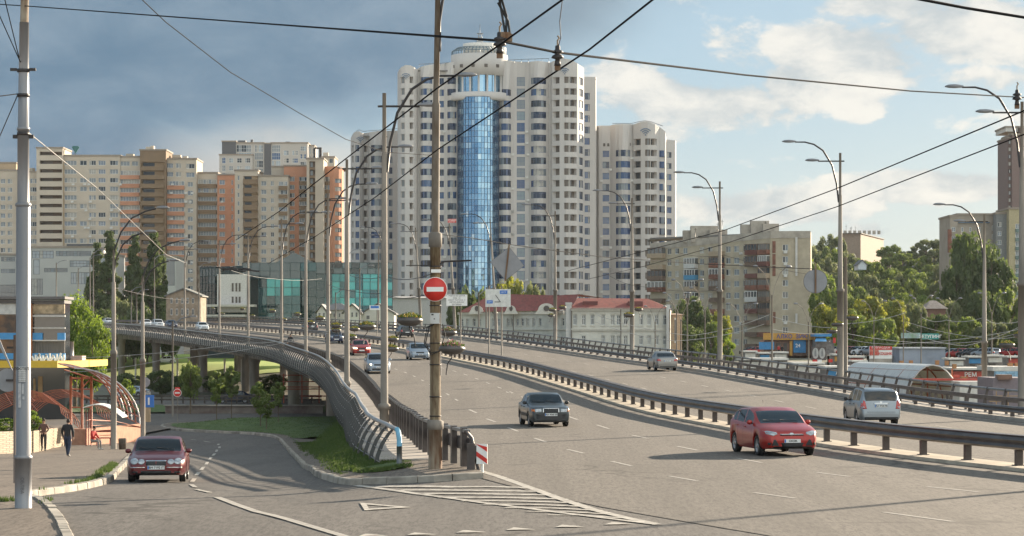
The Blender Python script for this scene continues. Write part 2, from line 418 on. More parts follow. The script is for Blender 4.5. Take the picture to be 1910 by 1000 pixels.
# median strip: raised concrete slab
def curb_sweep(name, pts, prof, m, kind='structure', label=None, parent=None, close=False):
    "sweep a (offset, height) profile along 3-D points, offset to the right of travel"
    mb = MB(); n = len(prof); V = []
    for i, p in enumerate(pts):
        q = pts[min(i + 1, len(pts) - 1)]; r = pts[max(i - 1, 0)]
        t = Vector((q[0] - r[0], q[1] - r[1], 0)).normalized(); rt = Vector((t.y, -t.x, 0))
        for (a, h) in prof: V.append(Vector(p) + rt * a + Vector((0, 0, h)))
    Fc = [(i * n + j, i * n + j + 1, (i + 1) * n + j + 1, (i + 1) * n + j) for i in range(len(pts) - 1) for j in range(n - 1)]
    mb.add(V, Fc, 0); mb.f.append(list(range(n))); mb.m.append(0); mb.sm.append(False)
    b = (len(pts) - 1) * n; mb.f.append(list(range(b, b + n))); mb.m.append(0); mb.sm.append(False)
    o = mb.build(name, m, parent)
    if kind: o['kind'] = kind
    return o
M_SLAB = mat('median_concrete', (.42, .36, .28), .85, var=.2, scale=1.2, bump=.3)
curb_sweep('median_strip', [deck(Y, 0) for Y in YD], [(-.62, -.05), (-.60, .10), (.60, .10), (.62, -.05)], M_SLAB)
curb_sweep('right_kerb', [deck(Y, OR) for Y in YD], [(-.35, -.05), (-.33, .17), (2.3, .17), (2.35, -.9), (2.1, -1.0)], M_CONC)
YV = [y for y in YD if y >= 70]
curb_sweep('viaduct_footway', [deck(Y, oG(Y)) for Y in YV], [(.25, -.05), (.23, .16), (-1.75, .16), (-1.8, -.45)], M_CONC)
# deck body: girders and side fascia as a thing
via = thing('viaduct', 'long grey concrete viaduct curving left on round columns', 'viaduct', (0, 0, 0))
YB = [y for y in YD if y >= 146]
def sweep2(name, fn, Ys, m, parent):
    mb = MB(); P = [fn(Y) for Y in Ys]; n = len(P[0])
    mb.add([v for r in P for v in r], [(i * n + j, i * n + (j + 1) % n, (i + 1) * n + (j + 1) % n, (i + 1) * n + j) for i in range(len(P) - 1) for j in range(n)], 0)
    for b in (0, (len(P) - 1) * n): mb.f.append(list(range(b, b + n))); mb.m.append(0); mb.sm.append(False)
    return mb.build(name, m, parent)
sweep2('deck_slab', lambda Y: [deck(Y, -15.2, -.12), deck(Y, 16.3, -.12), deck(Y, 16.3, -.5), deck(Y, 14.5, -.85), deck(Y, -13.3, -.85), deck(Y, -15.2, -.5)], YB, M_CONC, via)
for go in (-11.6, -6.5, -1.5, 4, 9, 13):
    sweep2('girder', lambda Y: [deck(Y, go - .45, -.86), deck(Y, go + .45, -.86), deck(Y, go + .35, -1.75), deck(Y, go - .35, -1.75)], YB, M_CONCD, via)
# abutment wall that carries the near end
mb = MB(); P = []
Ya = frange(78, 146, 4)
for Y in Ya:
    a = deck(Y, oH(Y) + .25, -.10); g = ztop(a.x, a.y) - .6
    P.append((a, Vector((a.x, a.y, g))))
for i in range(len(P) - 1): mb.quad(P[i][0], P[i][1], P[i + 1][1], P[i + 1][0])
a = P[-1]; b = deck(146, 15, -.10); mb.quad(a[0], a[1], Vector((b.x, b.y, -3.6)), b)
c0 = deck(92, 16.5, -.1); 
prev = None
for Y in frange(84, 146, 4):
    b = deck(Y, 16.4, -.1); g = Vector((b.x, b.y, -3.7))
    if prev: mb.quad(prev[0], prev[1], g, b)
    prev = (b, g)
mb.build('abutment_wall', M_CONC, via)
# columns
def column(Y, o, r, base_extra=0):
    p = deck(Y, o, -1.74); g = ground(p.x, p.y) - .3
    m_ = MB(); m_.lathe([(r, g), (r, p.z - .9), (r * 1.25, p.z - .45), (r * 1.25, p.z)], 18, 0, (p.x, p.y, 0))
    m_.build('column', M_CONCD, via)
colY = []
for x in (622, 548, 474, 379, 291, 227):
    Y = at_px(x, -11.2, 150); colY.append(Y)
    for o in (-11.2, -5.0, 3.0, 10.0): column(Y, o, .62)
for Y in colY:
    a, b = deck(Y, -12.4, -2.0), deck(Y, 12.5, -2.0); mm = MB()
    d = (b - a); L = d.length; rot = Matrix.Rotation(math.atan2(d.y, d.x), 3, 'Z')
    mm.box((a + b) / 2 + Vector((0, 0, -.05)), (L, 1.1, .55), mt=rot); mm.build('pier_cap', M_CONCD, via)
# ------------------------------------------------------------ slip road
Lx = hermite([20, 46, 52, 57.5, 60.5, 63, 66, 71, 90, 108, 140, 167, 175], [-3, -8.24, -9.6, -10.95, -11.8, -12.0, -11.85, -12.0, -14.3, -16.8, -21.2, -24.9, -26.2])
Rx = hermite([62, 66, 68.5, 69.6, 72, 77, 88, 104, 139, 164, 174, 183], [-.2, -.6, -3.2, -4.7, -5.35, -6.3, -7.35, -9.0, -12.8, -15.6, -17.2, -20.5])
def xr(Y):
    if Y < 66: return edge(Y) + .0
    return Rx(Y)
ysl = frange(24, 66, 2) + frange(66.5, 72, .5) + frange(74, 176, 2)
struct(strip('slip_road', ysl, lambda Y: Lx(Y), lambda Y: (edge(Y) + 0.3) if Y < 66 else Rx(Y) + .2, 14, zs, M_ASPH2, -.012))
# lower road beyond, passing under the viaduct
struct(strip('lower_road', frange(172, 246, 4), lambda Y: -62, lambda Y: 24, 20, lambda X, Y: zl(Y), M_ASPH2, -.012))
# island pavement + lawn
def isl_l(Y): return Rx(Y) if Y > 66 else Rx(66)
def isl_r(Y):
    return edge(Y) + .25 if Y < 78 else deck(Y, oH(Y) - .0).x + .4
# its kerb
kp = [Vector((edge(66) + 1.2, 65.9, .0))] + [Vector((x, 66.0 + (edge(66) - x) * .55 if False else 0, 0)) for x in ()]
kpts = []
for (x, y) in ((902, 892), (860, 895), (804, 899), (720, 902), (650, 904.6), (628, 901), (616, 897.6), (600, 893), (585.6, 887), (572, 876), (557.6, 864), (546, 851), (535, 838.8), (521, 822), (511, 817), (504, 815), (470, 811), (440, 809), (408, 808), (340, 804.5), (316, 802), (306, 800), (299, 797), (302, 794.5), (312, 793), (340, 791.5), (450, 789.5), (560, 788)):
    Y = 60.0
    while Y < 240:
        X = pX(x, Y); q = HOR + F * (CH - zs(X, Y)) / Y
        if q <= y: break
        Y += .1
    kpts.append((X, Y, zs(X, Y)))
def stones(name, pts, prof, m):
    "kerb of separate stones about a metre long"
    mb = MB(); P = [Vector(p) for p in pts]; L = [0]; rd = random.Random(4)
    for i in range(1, len(P)): L.append(L[-1] + (P[i] - P[i - 1]).length)
    def at(u):
        i = 0
        while i < len(P) - 2 and u > L[i + 1]: i += 1
        t = (u - L[i]) / max(1e-6, L[i + 1] - L[i]); d = (P[i + 1] - P[i]); d.z = 0; d.normalize(); return P[i].lerp(P[i + 1], t), Vector((d.y, -d.x, 0))
    u = 0; n = len(prof)
    while u < L[-1] - .2:
        ln = min(1.0, L[-1] - u); jo, jh = rd.uniform(-.012, .012), rd.uniform(-.012, .012); V = []
        for q in (u + .015, u + ln * .5, u + ln - .015):
            p, r = at(q)
            for a, h in prof: V.append(p + r * (a + jo) + Vector((0, 0, h + (jh if h > 0 else 0))))
        mb.add(V, [(i * n + j, i * n + j + 1, (i + 1) * n + j + 1, (i + 1) * n + j) for i in range(2) for j in range(n - 1)] + [tuple(range(n)), tuple(range(2 * n, 3 * n))]); u += ln
    return struct(mb.build(name, m))
kpts[0] = (kpts[0][0], kpts[0][1], 0)
kk = []
for i in range(len(kpts) - 1):
    for t in (0, .25, .5, .75): kk.append(tuple(kpts[i][j] * (1 - t) + kpts[i + 1][j] * t for j in range(3)))
kk = [(a, b, zs(a, b)) for a, b, c in kk]
stones('island_kerb', kk, [(-.02, -.1), (0.0, .14), (.025, .165), (.16, .17), (.18, -.1)], M_KERB)
def inpoly(x, y, P):
    c = False; j = len(P) - 1
    for i in range(len(P)):
        if (P[i][1] > y) != (P[j][1] > y) and x < (P[j][0] - P[i][0]) * (y - P[i][1]) / (P[j][1] - P[i][1]) + P[i][0]: c = not c
        j = i
    return c
def poly_sheet(name, poly, zf, m, off=0, step=1.0):
    "triangulated polygon draped on a surface"
    from mathutils.geometry import delaunay_2d_cdt
    B = []
    for i, p in enumerate(poly):
        q = poly[(i + 1) % len(poly)]; n = max(1, int(math.hypot(q[0] - p[0], q[1] - p[1]) / step))
        B += [Vector((p[0] + (q[0] - p[0]) * k / n, p[1] + (q[1] - p[1]) * k / n)) for k in range(n)]
    xs = [p[0] for p in poly]; yy = [p[1] for p in poly]; I = []; j = 0; y = min(yy) + step / 2
    while y < max(yy):
        x = min(xs) + (step / 2 if j % 2 else 0)
        while x < max(xs):
            if inpoly(x, y, poly): I.append(Vector((x, y)))
            x += step
        y += step * 1.3; j += 1
    nB = len(B); vs, es, fs, *_r = delaunay_2d_cdt(B + I, [(k, (k + 1) % nB) for k in range(nB)], [], 0, .0005)
    me = bpy.data.meshes.new(name); fs = [f if (vs[f[1]] - vs[f[0]]).cross(vs[f[2]] - vs[f[0]]) > 0 else f[::-1] for f in fs if len(f) == 3]
    fs = [f for f in fs if inpoly(sum(vs[i].x for i in f) / 3, sum(vs[i].y for i in f) / 3, poly)]
    me.from_pydata([(v.x, v.y, zf(v.x, v.y) + off) for v in vs], [], fs); me.materials.append(m)
    me.polygons.foreach_set('use_smooth', [True] * len(me.polygons)); me.update()
    return link(name, me)
ip = [(x, y) for x, y, z in kpts[:]]
ip = [(a + .1 if i > 3 else a, b + .1) for i, (a, b) in enumerate(ip)] + [(-6, 214), (-2, 206)] + [(deck(Y, oH(Y)).x + .4, Y) for Y in frange(80, 158, 6)[::-1]] + [(edge(78) + .2, 78), (edge(72) + .25, 72), (edge(67) + .25, 67)]
ip = ip[::-1]
struct(poly_sheet('island_pavement', ip, lambda X, Y: zs(X, Y) + .14, M_PAVE, 0, .8))
# grass beside the wall: rises a little towards it
def kdist(X, Y): return min((X - a) ** 2 + (Y - b) ** 2 for a, b, c in kk) ** .5
def zgr(X, Y):
    if Y > 156: return zl(Y) + .155 + .5 * sst(.9, 7, kdist(X, Y))
    w = deck(Y, oH(Y)).x - .1 if Y < 150 else -9
    return zs(X, Y) + .155 + .10 * sst(4, .3, w - X) * sst(76, 84, Y) * sst(.9, 2.0, kdist(X, Y)) + .05 * sst(.9, 2, kdist(X, Y))
ga = [(x, y) for x, y, z in kpts]
def gpx(x, y, h=.17):
    Y = 60.0
    while Y < 230:
        X = pX(x, Y)
        if HOR + F * (CH - zs(X, Y) - h) / Y <= y: break
        Y += .1
    return (X, Y)
lawn = [gpx(x, y) for x, y in ((762, 870), (735, 876), (700, 880), (672, 881), (642, 876), (622, 866), (600, 853), (578, 841), (560, 829), (543, 817))]
lawn += [(Rx(152) + 1.0, 153)] + [(deck(Y, oH(Y)).x - .1, Y) for Y in (150, 140, 130, 120, 110, 100, 92, 86, 80)]
struct(poly_sheet('lawn', lawn, zgr, M_GRASSG, .0))
tip = [(x, y) for x, y, z in kpts[13:]]
tip2 = [(kpts[k][0] + (.9 if k < 24 else .5), kpts[k][1] + (.5 if k < 22 else -.6)) for k in range(13, len(kpts))]
tipl = tip2 + [(-8, 212), (-2, 208), (-6, 178), (-10.5, 158)]
struct(poly_sheet('lawn', tipl, zgr, M_GRASSG, 0, 1.5))
# green verge, low wall and far verge
struct(poly_sheet('verge', [(-42, 247), (-12, 247), (20, 247), (20, 276), (-60, 276), (-60, 247)], lambda X, Y: zl(Y) + .12, M_GRASSG, 0, 3))
struct(strip('cross_road', frange(278, 300, 3), lambda Y: -75, lambda Y: 30, 20, lambda X, Y: zl(Y), M_ASPH2, .02))
struct(strip('far_lawn', frange(430, 640, 10), lambda Y: -110, lambda Y: -20, 16, lambda X, Y: ground(X, Y), mat('far_grass', (.30, .36, .06), .9, c2=(.2, .28, .05), scale=.3), .06))
# left pavement
struct(strip('left_pavement', frange(24, 64, 2) + frange(66, 200, 3), lambda Y: -34 - Y * .12, lambda Y: (Lx(Y) if Y < 170 else -26.5) - .05, 14, zs, M_PAVE, .13))
lk = [(Lx(Y), Y) for Y in frange(36, 58, 1.5) + frange(58.4, 67, .4) + frange(68, 172, 3)]
stones('left_kerb', [(x, y, zs(x, y)) for x, y in lk], [(.02, -.1), (0, .14), (-.025, .165), (-.2, .165), (-.22, -.05)], M_KERB)
# grass tufts (real blades) on lawn edge and kerbs
def tufts(name, pts, h, m, per=14, spread=.12, label=None):
    mb = MB()
    for (x, y, z) in pts:
        for k in range(per):
            a = random.uniform(0, 2 * pi); r = random.uniform(0, spread); bx, by = x + r * math.cos(a), y + r * math.sin(a)
            hh = h * random.uniform(.5, 1.2); w = .012 + h * .03; b = random.uniform(0, 2 * pi); le = random.uniform(.0, .45) * hh
            dx, dy = math.cos(b) * w, math.sin(b) * w; c = random.uniform(0, 2 * pi)
            mb.add([(bx - dx, by - dy, z), (bx + dx, by + dy, z), (bx + le * math.cos(c), by + le * math.sin(c), z + hh)], [(0, 1, 2)], 0)
    return struct(mb.build(name, m), 'stuff')
pts = []
bm_l = [p for p in lawn]
while len(pts) < 9000:
    Y = 71 + 83 * random.random() ** 1.3; X = random.uniform(-18, -2.5)
    if inpoly(X, Y, lawn): pts.append((X, Y, zgr(X, Y) - .01))
tufts('grass', pts, .065, M_GRASS, 8, .4)
pts = []
for i in range(5):
    a, b = lawn[i], lawn[i + 1]
    for q in range(34): t = q / 34; pts.append((a[0] * (1 - t) + b[0] * t + random.uniform(-.1, .1), a[1] * (1 - t) + b[1] * t + random.uniform(0, .7), 0))
tufts('grass', [(x, y, zs(x, y) + .15) for x, y, z in pts], .13, M_GRASS, 10, .15)
pts = []
while len(pts) < 2600:
    X, Y = random.uniform(-27, -2), random.uniform(158, 212)
    if inpoly(X, Y, tipl): pts.append((X, Y, zgr(X, Y) - .02))
tufts('grass', pts, .10, M_GRASS, 8, .5)
pts = []
for Y in frange(69, 100, .5): pts.append((Lx(Y) - .35 - abs(random.gauss(0, .15)), Y, zs(Lx(Y) - .4, Y) + .13))
for Y in frange(84, 96, .4): pts.append((Lx(Y) - .3, Y, zs(Lx(Y) - .4, Y) + .13))
for k in range(6, 11): 
    for t in range(5): a, b = kpts[k], kpts[k + 1]; q = t / 5; pts.append((a[0] * (1 - q) + b[0] * q + .35, a[1] * (1 - q) + b[1] * q + .3, a[2] + .14))
pts += [(-11.3 + random.uniform(-.25, .25), 55.3 + random.uniform(-.2, .2), zs(-11, 55) + .13) for _ in range(9)] + [(-10.45, 55.5, zs(-10.4, 55) + .13), (-10.3, 54.3, zs(-10.4, 55) + .13), (-11.6, 60.8, -.05)]
tufts('grass', pts, .12, M_GRASS, 16, .16)
# ------------------------------------------------------------ markings
def road_px(x, y, zf=None, h=0):
    "photo pixel -> point on the road surface"
    f = zf or zs
    Y = 30.0
    while Y < 460:
        X = pX(x, Y); q = HOR + F * (CH - f(X, Y)) / Y
        if q <= y: break
        Y += .05
    return Vector((X, Y, f(X, Y)))
mk = MB()
def zmk(X, Y):
    if X > edge(Y) - .0:
        return zr0(Y)
    return zs(X, Y)
mk2 = MB()
def mline(P, w, off=.006, m=0, mk=mk, horizontal=False):
    P = [Vector(p) for p in P]; Q = []
    for i in range(len(P) - 1):
        n = max(1, int((P[i + 1] - P[i]).length / 1.0))
        Q += [P[i].lerp(P[i + 1], k / n) for k in range(n)]
    Q.append(P[-1]); V = []
    for i, p in enumerate(Q):
        t = (Q[min(i + 1, len(Q) - 1)] - Q[max(i - 1, 0)]); t.z = 0; t.normalize(); r = Vector((t.y, -t.x, 0)) * w / 2
        for q in (p - r, p + r): V.append((q.x, q.y, zmk(q.x, q.y) + off))
    mk.add(V, [(2 * i, 2 * i + 1, 2 * i + 3, 2 * i + 2) for i in range(len(Q) - 1)], m)
def pl(*pts): return [road_px(x, y, zmk) for x, y in pts]
# hatched gore
mline(pl((664, 906), (780, 921.6), (900, 938), (1040, 956), (1228, 979)), .2)
mline(pl((893, 878), (930, 889), (972, 904), (1040, 929), (1109.6, 952), (1170, 967), (1228, 979)), .24)
Lg = lambda t: (664 + (1190 - 664) * t, 906 + (974 - 906) * t)
for i in range(9):
    ya = 907 + i * 6.6; t = (ya - 906) / 68
    xa = 690 + (1190 - 664) * max(0, t) * .78
    # right line x at row
    yb = ya + 3.0 + i * .5
    xb = 905 + (yb - 880) * 3.05
    mline(pl((xa + 8, ya + 1), ((xa + xb) / 2, ya + 1.6), (xb - 6, yb)), (.40, .40, .38, .36, .32, .28, .24, .2, .16)[i])
# give-way triangles along the lower edge
for cx_, cy_ in ((1155, 977), (1063, 982), (972, 987), (879, 992), (787, 996.5), (696, 999)):
    A, B, C = pl((cx_ - 28, cy_ + 2.2), (cx_ + 28, cy_ + 1), (cx_ - 14, cy_ - 2.6))
    mk.add([(p.x, p.y, p.z + .006) for p in (A, B, C)], [(0, 1, 2)])
# hollow triangle
T = pl((671, 938), (767, 946.5), (680, 952.5)); Ti = pl((684, 941.5), (741, 946.3), (688, 949.3))
mk.add([(p.x, p.y, p.z + .006) for p in T + Ti], [(0, 1, 4, 3), (1, 2, 5, 4), (2, 0, 3, 5)])
# slip road centre lines
mline(pl((404.5, 927.5), (440, 941), (480, 955), (560, 976), (650, 1003)), .2, mk=mk2)
for a, b in (((408, 828), (407, 830)), ((410, 833), (409, 836)), ((405, 839), (403, 843)), ((401, 846), (397, 850)), ((394, 853), (390, 858)), ((387, 862), (384, 867)), ((380, 871), (375, 877)), ((371, 881), (366, 887)), ((363, 893), (358, 899)), ((357, 904), (364, 909)), ((366, 913), (392, 919)), ((355, 820), (366, 821)), ((380, 823), (392, 825))):
    mline(pl(a, b), .14)
for a, b in (((156, 899), (200, 886)), ((206, 884), (240, 868)), ((118, 921), (142, 920))): mline(pl(a, b), .12)
# lane dashes on the main road
def lane(o0, Y0, Y1, ph, dash=2.4, gap=5.6, w=.12):
    Y = Y0 + ph
    while Y < Y1:
        f = o0 if callable(o0) else (lambda y: o0)
        pts = [deck(Y + k * dash / 3, f(Y)) for k in range(4)]
        V = []
        for p in pts: V += [(p.x - w / 2, p.y, p.z + .006), (p.x + w / 2, p.y, p.z + .006)]
        mk2.add(V, [(2 * i, 2 * i + 1, 2 * i + 3, 2 * i + 2) for i in range(3)])
        Y += dash + gap
lane(lin([60, 72, 110, 135], [-11.0, -10.2, -9.2, -8.6]), 134, 430, 2.0)
lane(lin([60, 75, 110, 135], [-7.2, -6.2, -5.0, -4.6]), 134, 430, 5.0)
lane(4.3, 96, 430, 1.0); lane(8.9, 96, 430, 5.0)
# near dashes fixed on the ones the photograph shows
A7 = ((208,213,245,232),(298,263,340,282),(400,317,450,335),(525,368,580,390),(678,430,745,452),(870,495,965,518),(1128,565,1245,592),(500,155,545,172),(875,303,930,322),(1040,352,1112,375),(1245,412,1340,432))
A6 = ((65,378,175,400),(385,442,515,466),(805,517,985,540),(1390,593,1670,622),(25,537,175,563),(475,625,695,655),(1165,730,1535,780))
for P_, ox, oy, sc_q in ((A7, 780, 680, 3.125), (A6, 1240, 700, 2.851)):
    for a, b, c, d_ in P_: mline(pl((ox + a / sc_q, oy + b / sc_q), (ox + c / sc_q, oy + d_ / sc_q)), .13, mk=mk2)
mline([deck(Y, 13.4) for Y in frange(96, 430, 6)], .10, mk=mk2)
mline([deck(Y, oG(Y) + .75) for Y in frange(82, 430, 6)], .10, mk=mk2)
struct(mk.build('road_markings', M_PAINT)); struct(mk2.build('road_markings', M_PAINT2))
# ------------------------------------------------------------ barriers
def sweep_prof(name, fn, Ys, prof, m, parent=None, closed=True, sm=False):
    "fn(Y)->(point, right vector); prof (offset,height)"
    mb = MB(); V = []; n = len(prof)
    for Y in Ys:
        p, r = fn(Y)
        for a, h in prof: V.append(p + r * a + Vector((0, 0, h)))
    k = n if closed else n - 1
    mb.add(V, [(i * n + j, i * n + (j + 1) % n, (i + 1) * n + (j + 1) % n, (i + 1) * n + j) for i in range(len(Ys) - 1) for j in range(k)], 0, sm)
    if closed:
        for b in (0, (len(Ys) - 1) * n): mb.f.append(list(range(b, b + n))); mb.m.append(0); mb.sm.append(False)
    return mb.build(name, m, parent)
def fr(o):
    of = o if callable(o) else (lambda Y: o)
    def f(Y):
        p = deck(Y, of(Y)); q = deck(Y + .5, of(Y + .5)); t = (q - p); t.z = 0; t.normalize()
        return p, Vector((t.y, -t.x, 0))
    return f
WB = [(0, .55), (.05, .57), (.10, .62), (.05, .70), (.06, .76), (.11, .82), (.06, .90), (0, .92), (-.03, .90), (-.03, .57)]
def place_parts(name, me, mats, parent, spots, big=100):
    "spots (point, angle) nearest first; past `big` the rest is one mesh"
    spots = sorted(spots, key=lambda s: s[0].y)
    for p, a in spots[:big]: link(name, me, parent, p, a)
    if len(spots) > big:
        mb = MB()
        for p, a in spots[big:]:
            rt = Matrix.Rotation(a, 3, 'Z')
            b = len(mb.v); mb.v += [tuple(rt @ v.co + p) for v in me.vertices]
            for q in me.polygons: mb.f.append([b + i for i in q.vertices]); mb.m.append(0); mb.sm.append(q.use_smooth)
        o = mb.build(name, mats, parent); o['kind'] = 'stuff'
def ang(r): return math.atan2(r.y, r.x)
def stations(f, Y0, Y1, step):
    "stations about `step` metres apart"
    r = []; Y = Y0
    while Y < Y1:
        r.append(Y); a = f(Y)[0]; b = f(Y + 1)[0]; Y += step / (b - a).length
    return r
YR = frange(40, 150, 3) + frange(154, 560, 4)
med_t = thing('guard_rail', 'dark steel guard rail on the concrete strip between the two carriageways', 'guard rail')
sweep_prof('beam', fr(.16), YR, WB, M_RAIL, med_t)
sweep_prof('beam', fr(-.16), YR, [(-a, h) for a, h in WB], M_RAIL, med_t)
sweep_prof('top_cap', fr(0), YR, [(-.17, .93), (.17, .93), (.17, .96), (-.17, .96)], M_RAIL, med_t)
pm = MB().box((0, 0, .42), (.19, .16, .80)).box((0, 0, .02), (.3, .26, .04)).mesh('post', M_RAIL)
pf = MB().box((0, 0, .47), (.19, .16, .92)).box((0, 0, .13), (.36, .32, .22)).mesh('post', M_RAIL)
f0 = fr(0)
S = stations(f0, 60, 540, 3.3)
place_parts('post', pm, M_RAIL, med_t, [(f0(Y)[0] + Vector((0, 0, .08)), ang(f0(Y)[1])) for Y in S])
# right guard rail
rg = thing('guard_rail', 'dark guard rail with two beams along the far right edge of the road', 'guard rail')
YR2 = [y for y in YR if y >= 90]
f1 = fr(OR)
sweep_prof('beam', fr(OR - .1), YR2, [(-a, (h - .55) * .85 + .34) for a, h in WB], M_RAIL, rg)
sweep_prof('upper_beam', fr(OR + .75), YR2, [(-.05, .83), (.05, .83), (.05, .96), (-.05, .96)], M_RAIL, rg)
S = stations(f1, 94, 540, 3.3)
place_parts('post', MB().box((0, 0, .26), (.16, .16, .54)).box((.75, 0, .42), (.1, .12, .8)).mesh('post', M_RAIL), M_RAIL, rg, [(f1(Y)[0] + Vector((0, 0, .1)), ang(f1(Y)[1])) for Y in S])
# right handrail with leaning posts
rh = thing('handrail', 'low handrail on leaning posts at the outer right edge of the viaduct', 'handrail')
f2 = fr(ORH)
sweep_prof('top_rail', fr(ORH + .12), YR2, [(.09 * math.cos(a), 1.16 + .07 * math.sin(a)) for a in [k * pi / 4 for k in range(8)]], M_RAILG, rh, sm=True)
sweep_prof('middle_rail', fr(ORH - .1), YR2, [(-.03, .62), (.03, .62), (.03, .74), (-.03, .74)], M_RAIL, rh)
S = stations(f2, 94, 500, 3.0)
lp = MB(); lp.extrude([(-.28, -.3), (-.12, -.3), (.02, .6), (.16, 1.14), (.04, 1.14), (-.12, .6)], lambda u, v, w: Vector((u, w - .05, v)), .10)
place_parts('post', lp.mesh('post', M_RAIL), M_RAIL, rh, [(f2(Y)[0] + Vector((0, 0, .1)), ang(f2(Y)[1])) for Y in S])
# left guard rail: tall dark plates
lg = thing('guard_rail', 'dark guard rail of upright plates beside the footway, ending at the gore', 'guard rail')
YL = [y for y in frange(67, 151, 1.5) + frange(154, 540, 4)]
fL = fr(lambda Y: oG(Y) + .02)
sweep_prof('beam', fr(lambda Y: oG(Y) + .12), YL, [(a, h + .05) for a, h in WB], M_RAIL, lg)
sweep_prof('top_rail', fL, YL, [(-.07, 1.12), (.07, 1.12), (.07, 1.20), (-.07, 1.20)], M_RAILG, lg)
S = stations(fL, 67.6, 430, 1.75)
place_parts('post', MB().box((0, 0, .58), (.15, .28, 1.06)).mesh('post', M_RAIL), M_RAIL, lg, [(fL(Y)[0] + Vector((0, 0, .12)), ang(fL(Y)[1])) for Y in S])
e0 = fL(67)[0]
eb = MB(); eb.box((e0.x + .10, e0.y - .3, .42), (.22, .2, .84)).box((e0.x + .22, e0.y - .3, .60), (.2, .16, .36)); eb.tube([(e0.x - .05, e0.y, 1.16), (e0.x + .12, e0.y - .2, .98), (e0.x + .3, e0.y - .35, .12)], .05, 6)
eb.build('end_plate', M_RAIL, lg)
hz = thing('hazard_marker', 'red and white striped hazard marker at the end of the guard rail', 'sign', (e0.x + .40, e0.y - .42, 0))
bp = MB(); bp.box((0, 0, .56), (.30, .03, .54)); bp.box((0, .05, .35), (.05, .05, .6), 0)
bp.build('board', M_WHITE, hz)
st = MB()
for z in (.30, .62): st.extrude([(-.15, z + .20), (.15, z), (.15, z + .13), (-.15, z + .33 if z < .5 else .83)], lambda u, v, w: Vector((u, -.018 - w, v)), .004)
st.build('stripes', M_RED, hz); hz.rotation_euler = (0, 0, R(-14))
# sculptural ribbed railing
sr = thing('ribbed_railing', 'grey steel railing of curved ribs sweeping along the left edge of the viaduct', 'railing')
fH = fr(oH)
zend = lambda Y: .12 * sst(90, 69, Y)
YH = frange(70.5, 150, 2) + frange(154, 520, 4)
def hz_h(Y): return 1.08 + .12 * sst(70, 95, Y)
mb = MB(); pts = [fH(Y)[0] + Vector((0, 0, hz_h(Y))) for Y in YH]
mb.tube(pts, .07, 8); mb.build('top_rail', mat('rail_silver', (.36, .36, .36), .38, metal=.55, var=.15), sr)
p0 = fH(70.5)[0]
mb = MB(); mb.tube([pts[0], pts[0] + Vector((.05, -.35, -.05)), pts[0] + Vector((.09, -.5, -.28)), (p0.x + .09, p0.y - .5, .62)], .075, 8); mb.build('end_post', mat('post_blue', (.16, .38, .52), .5), sr)
mb = MB(); mb.tube([(p0.x + .09, p0.y - .5, .62), (p0.x + .09, p0.y - .5, .08)], .08, 8); mb.build('end_post', M_RAILG, sr)
RIBM = mat('rib_steel_dark', (.085, .088, .09), .45, metal=.4, var=.2)
# rib outline in (outward, height): bulges out and dives below the deck edge
def rib_curve(d):   # d = depth below deck
    return [(.02, 1.05), (.16, .90), (.34, .62), (.47, .28), (.53, -.05), (.50, -.30), (.40, -.52 * d - .0), (.22, -.80 * d)]
def rib_mesh(d):
    mb = MB(); C = [Vector((-a, 0, h)) for a, h in rib_curve(d)]; V = []
    for i, p in enumerate(C):
        t = (C[min(i + 1, 7)] - C[max(i - 1, 0)]).normalized(); nrm = Vector((t.z, 0, -t.x)); w = .03 + .03 * math.sin(pi * min(1, i / 6))
        for (s1, s2) in ((-1, -1), (1, -1), (1, 1), (-1, 1)): V.append(p + nrm * w * s1 + Vector((0, .022 * s2, 0)))
    mb.add(V, [(i * 4 + j, i * 4 + (j + 1) % 4, (i + 1) * 4 + (j + 1) % 4, (i + 1) * 4 + j) for i in range(7) for j in range(4)] + [(0, 1, 2, 3), (28, 29, 30, 31)], 0)
    return mb.mesh('rib', RIBM)
rm = rib_mesh(1.0); rs_ = rib_mesh(.25)
S = stations(fH, 71.5, 500, 2.3)
S0 = [Y for Y in S if Y < 79]
for Y in S0:
    link('rib', rib_mesh(max(.1, (Y - 70) / 10)), sr, fH(Y)[0] + Vector((0, 0, -.0)), ang(fH(Y)[1]))
place_parts('rib', rm, RIBM, sr, [(fH(Y)[0], ang(fH(Y)[1])) for Y in S if Y >= 79], 100 - len(S0))
rc = rib_curve(1.0)
for k, (a, h) in enumerate([(.10, .96), (.25, .77), (.40, .47), (.50, .15), (.53, -.15), (.46, -.42), (.30, -.68)]):
    Y0 = 70.8 if h > .1 else 76
    mb = MB(); mb.tube([fH(Y)[0] - fH(Y)[1] * (a + .0) + Vector((0, 0, h)) for Y in YH if Y >= Y0 - .4], .015, 5); mb.build('cross_bar', M_RAILG, sr)
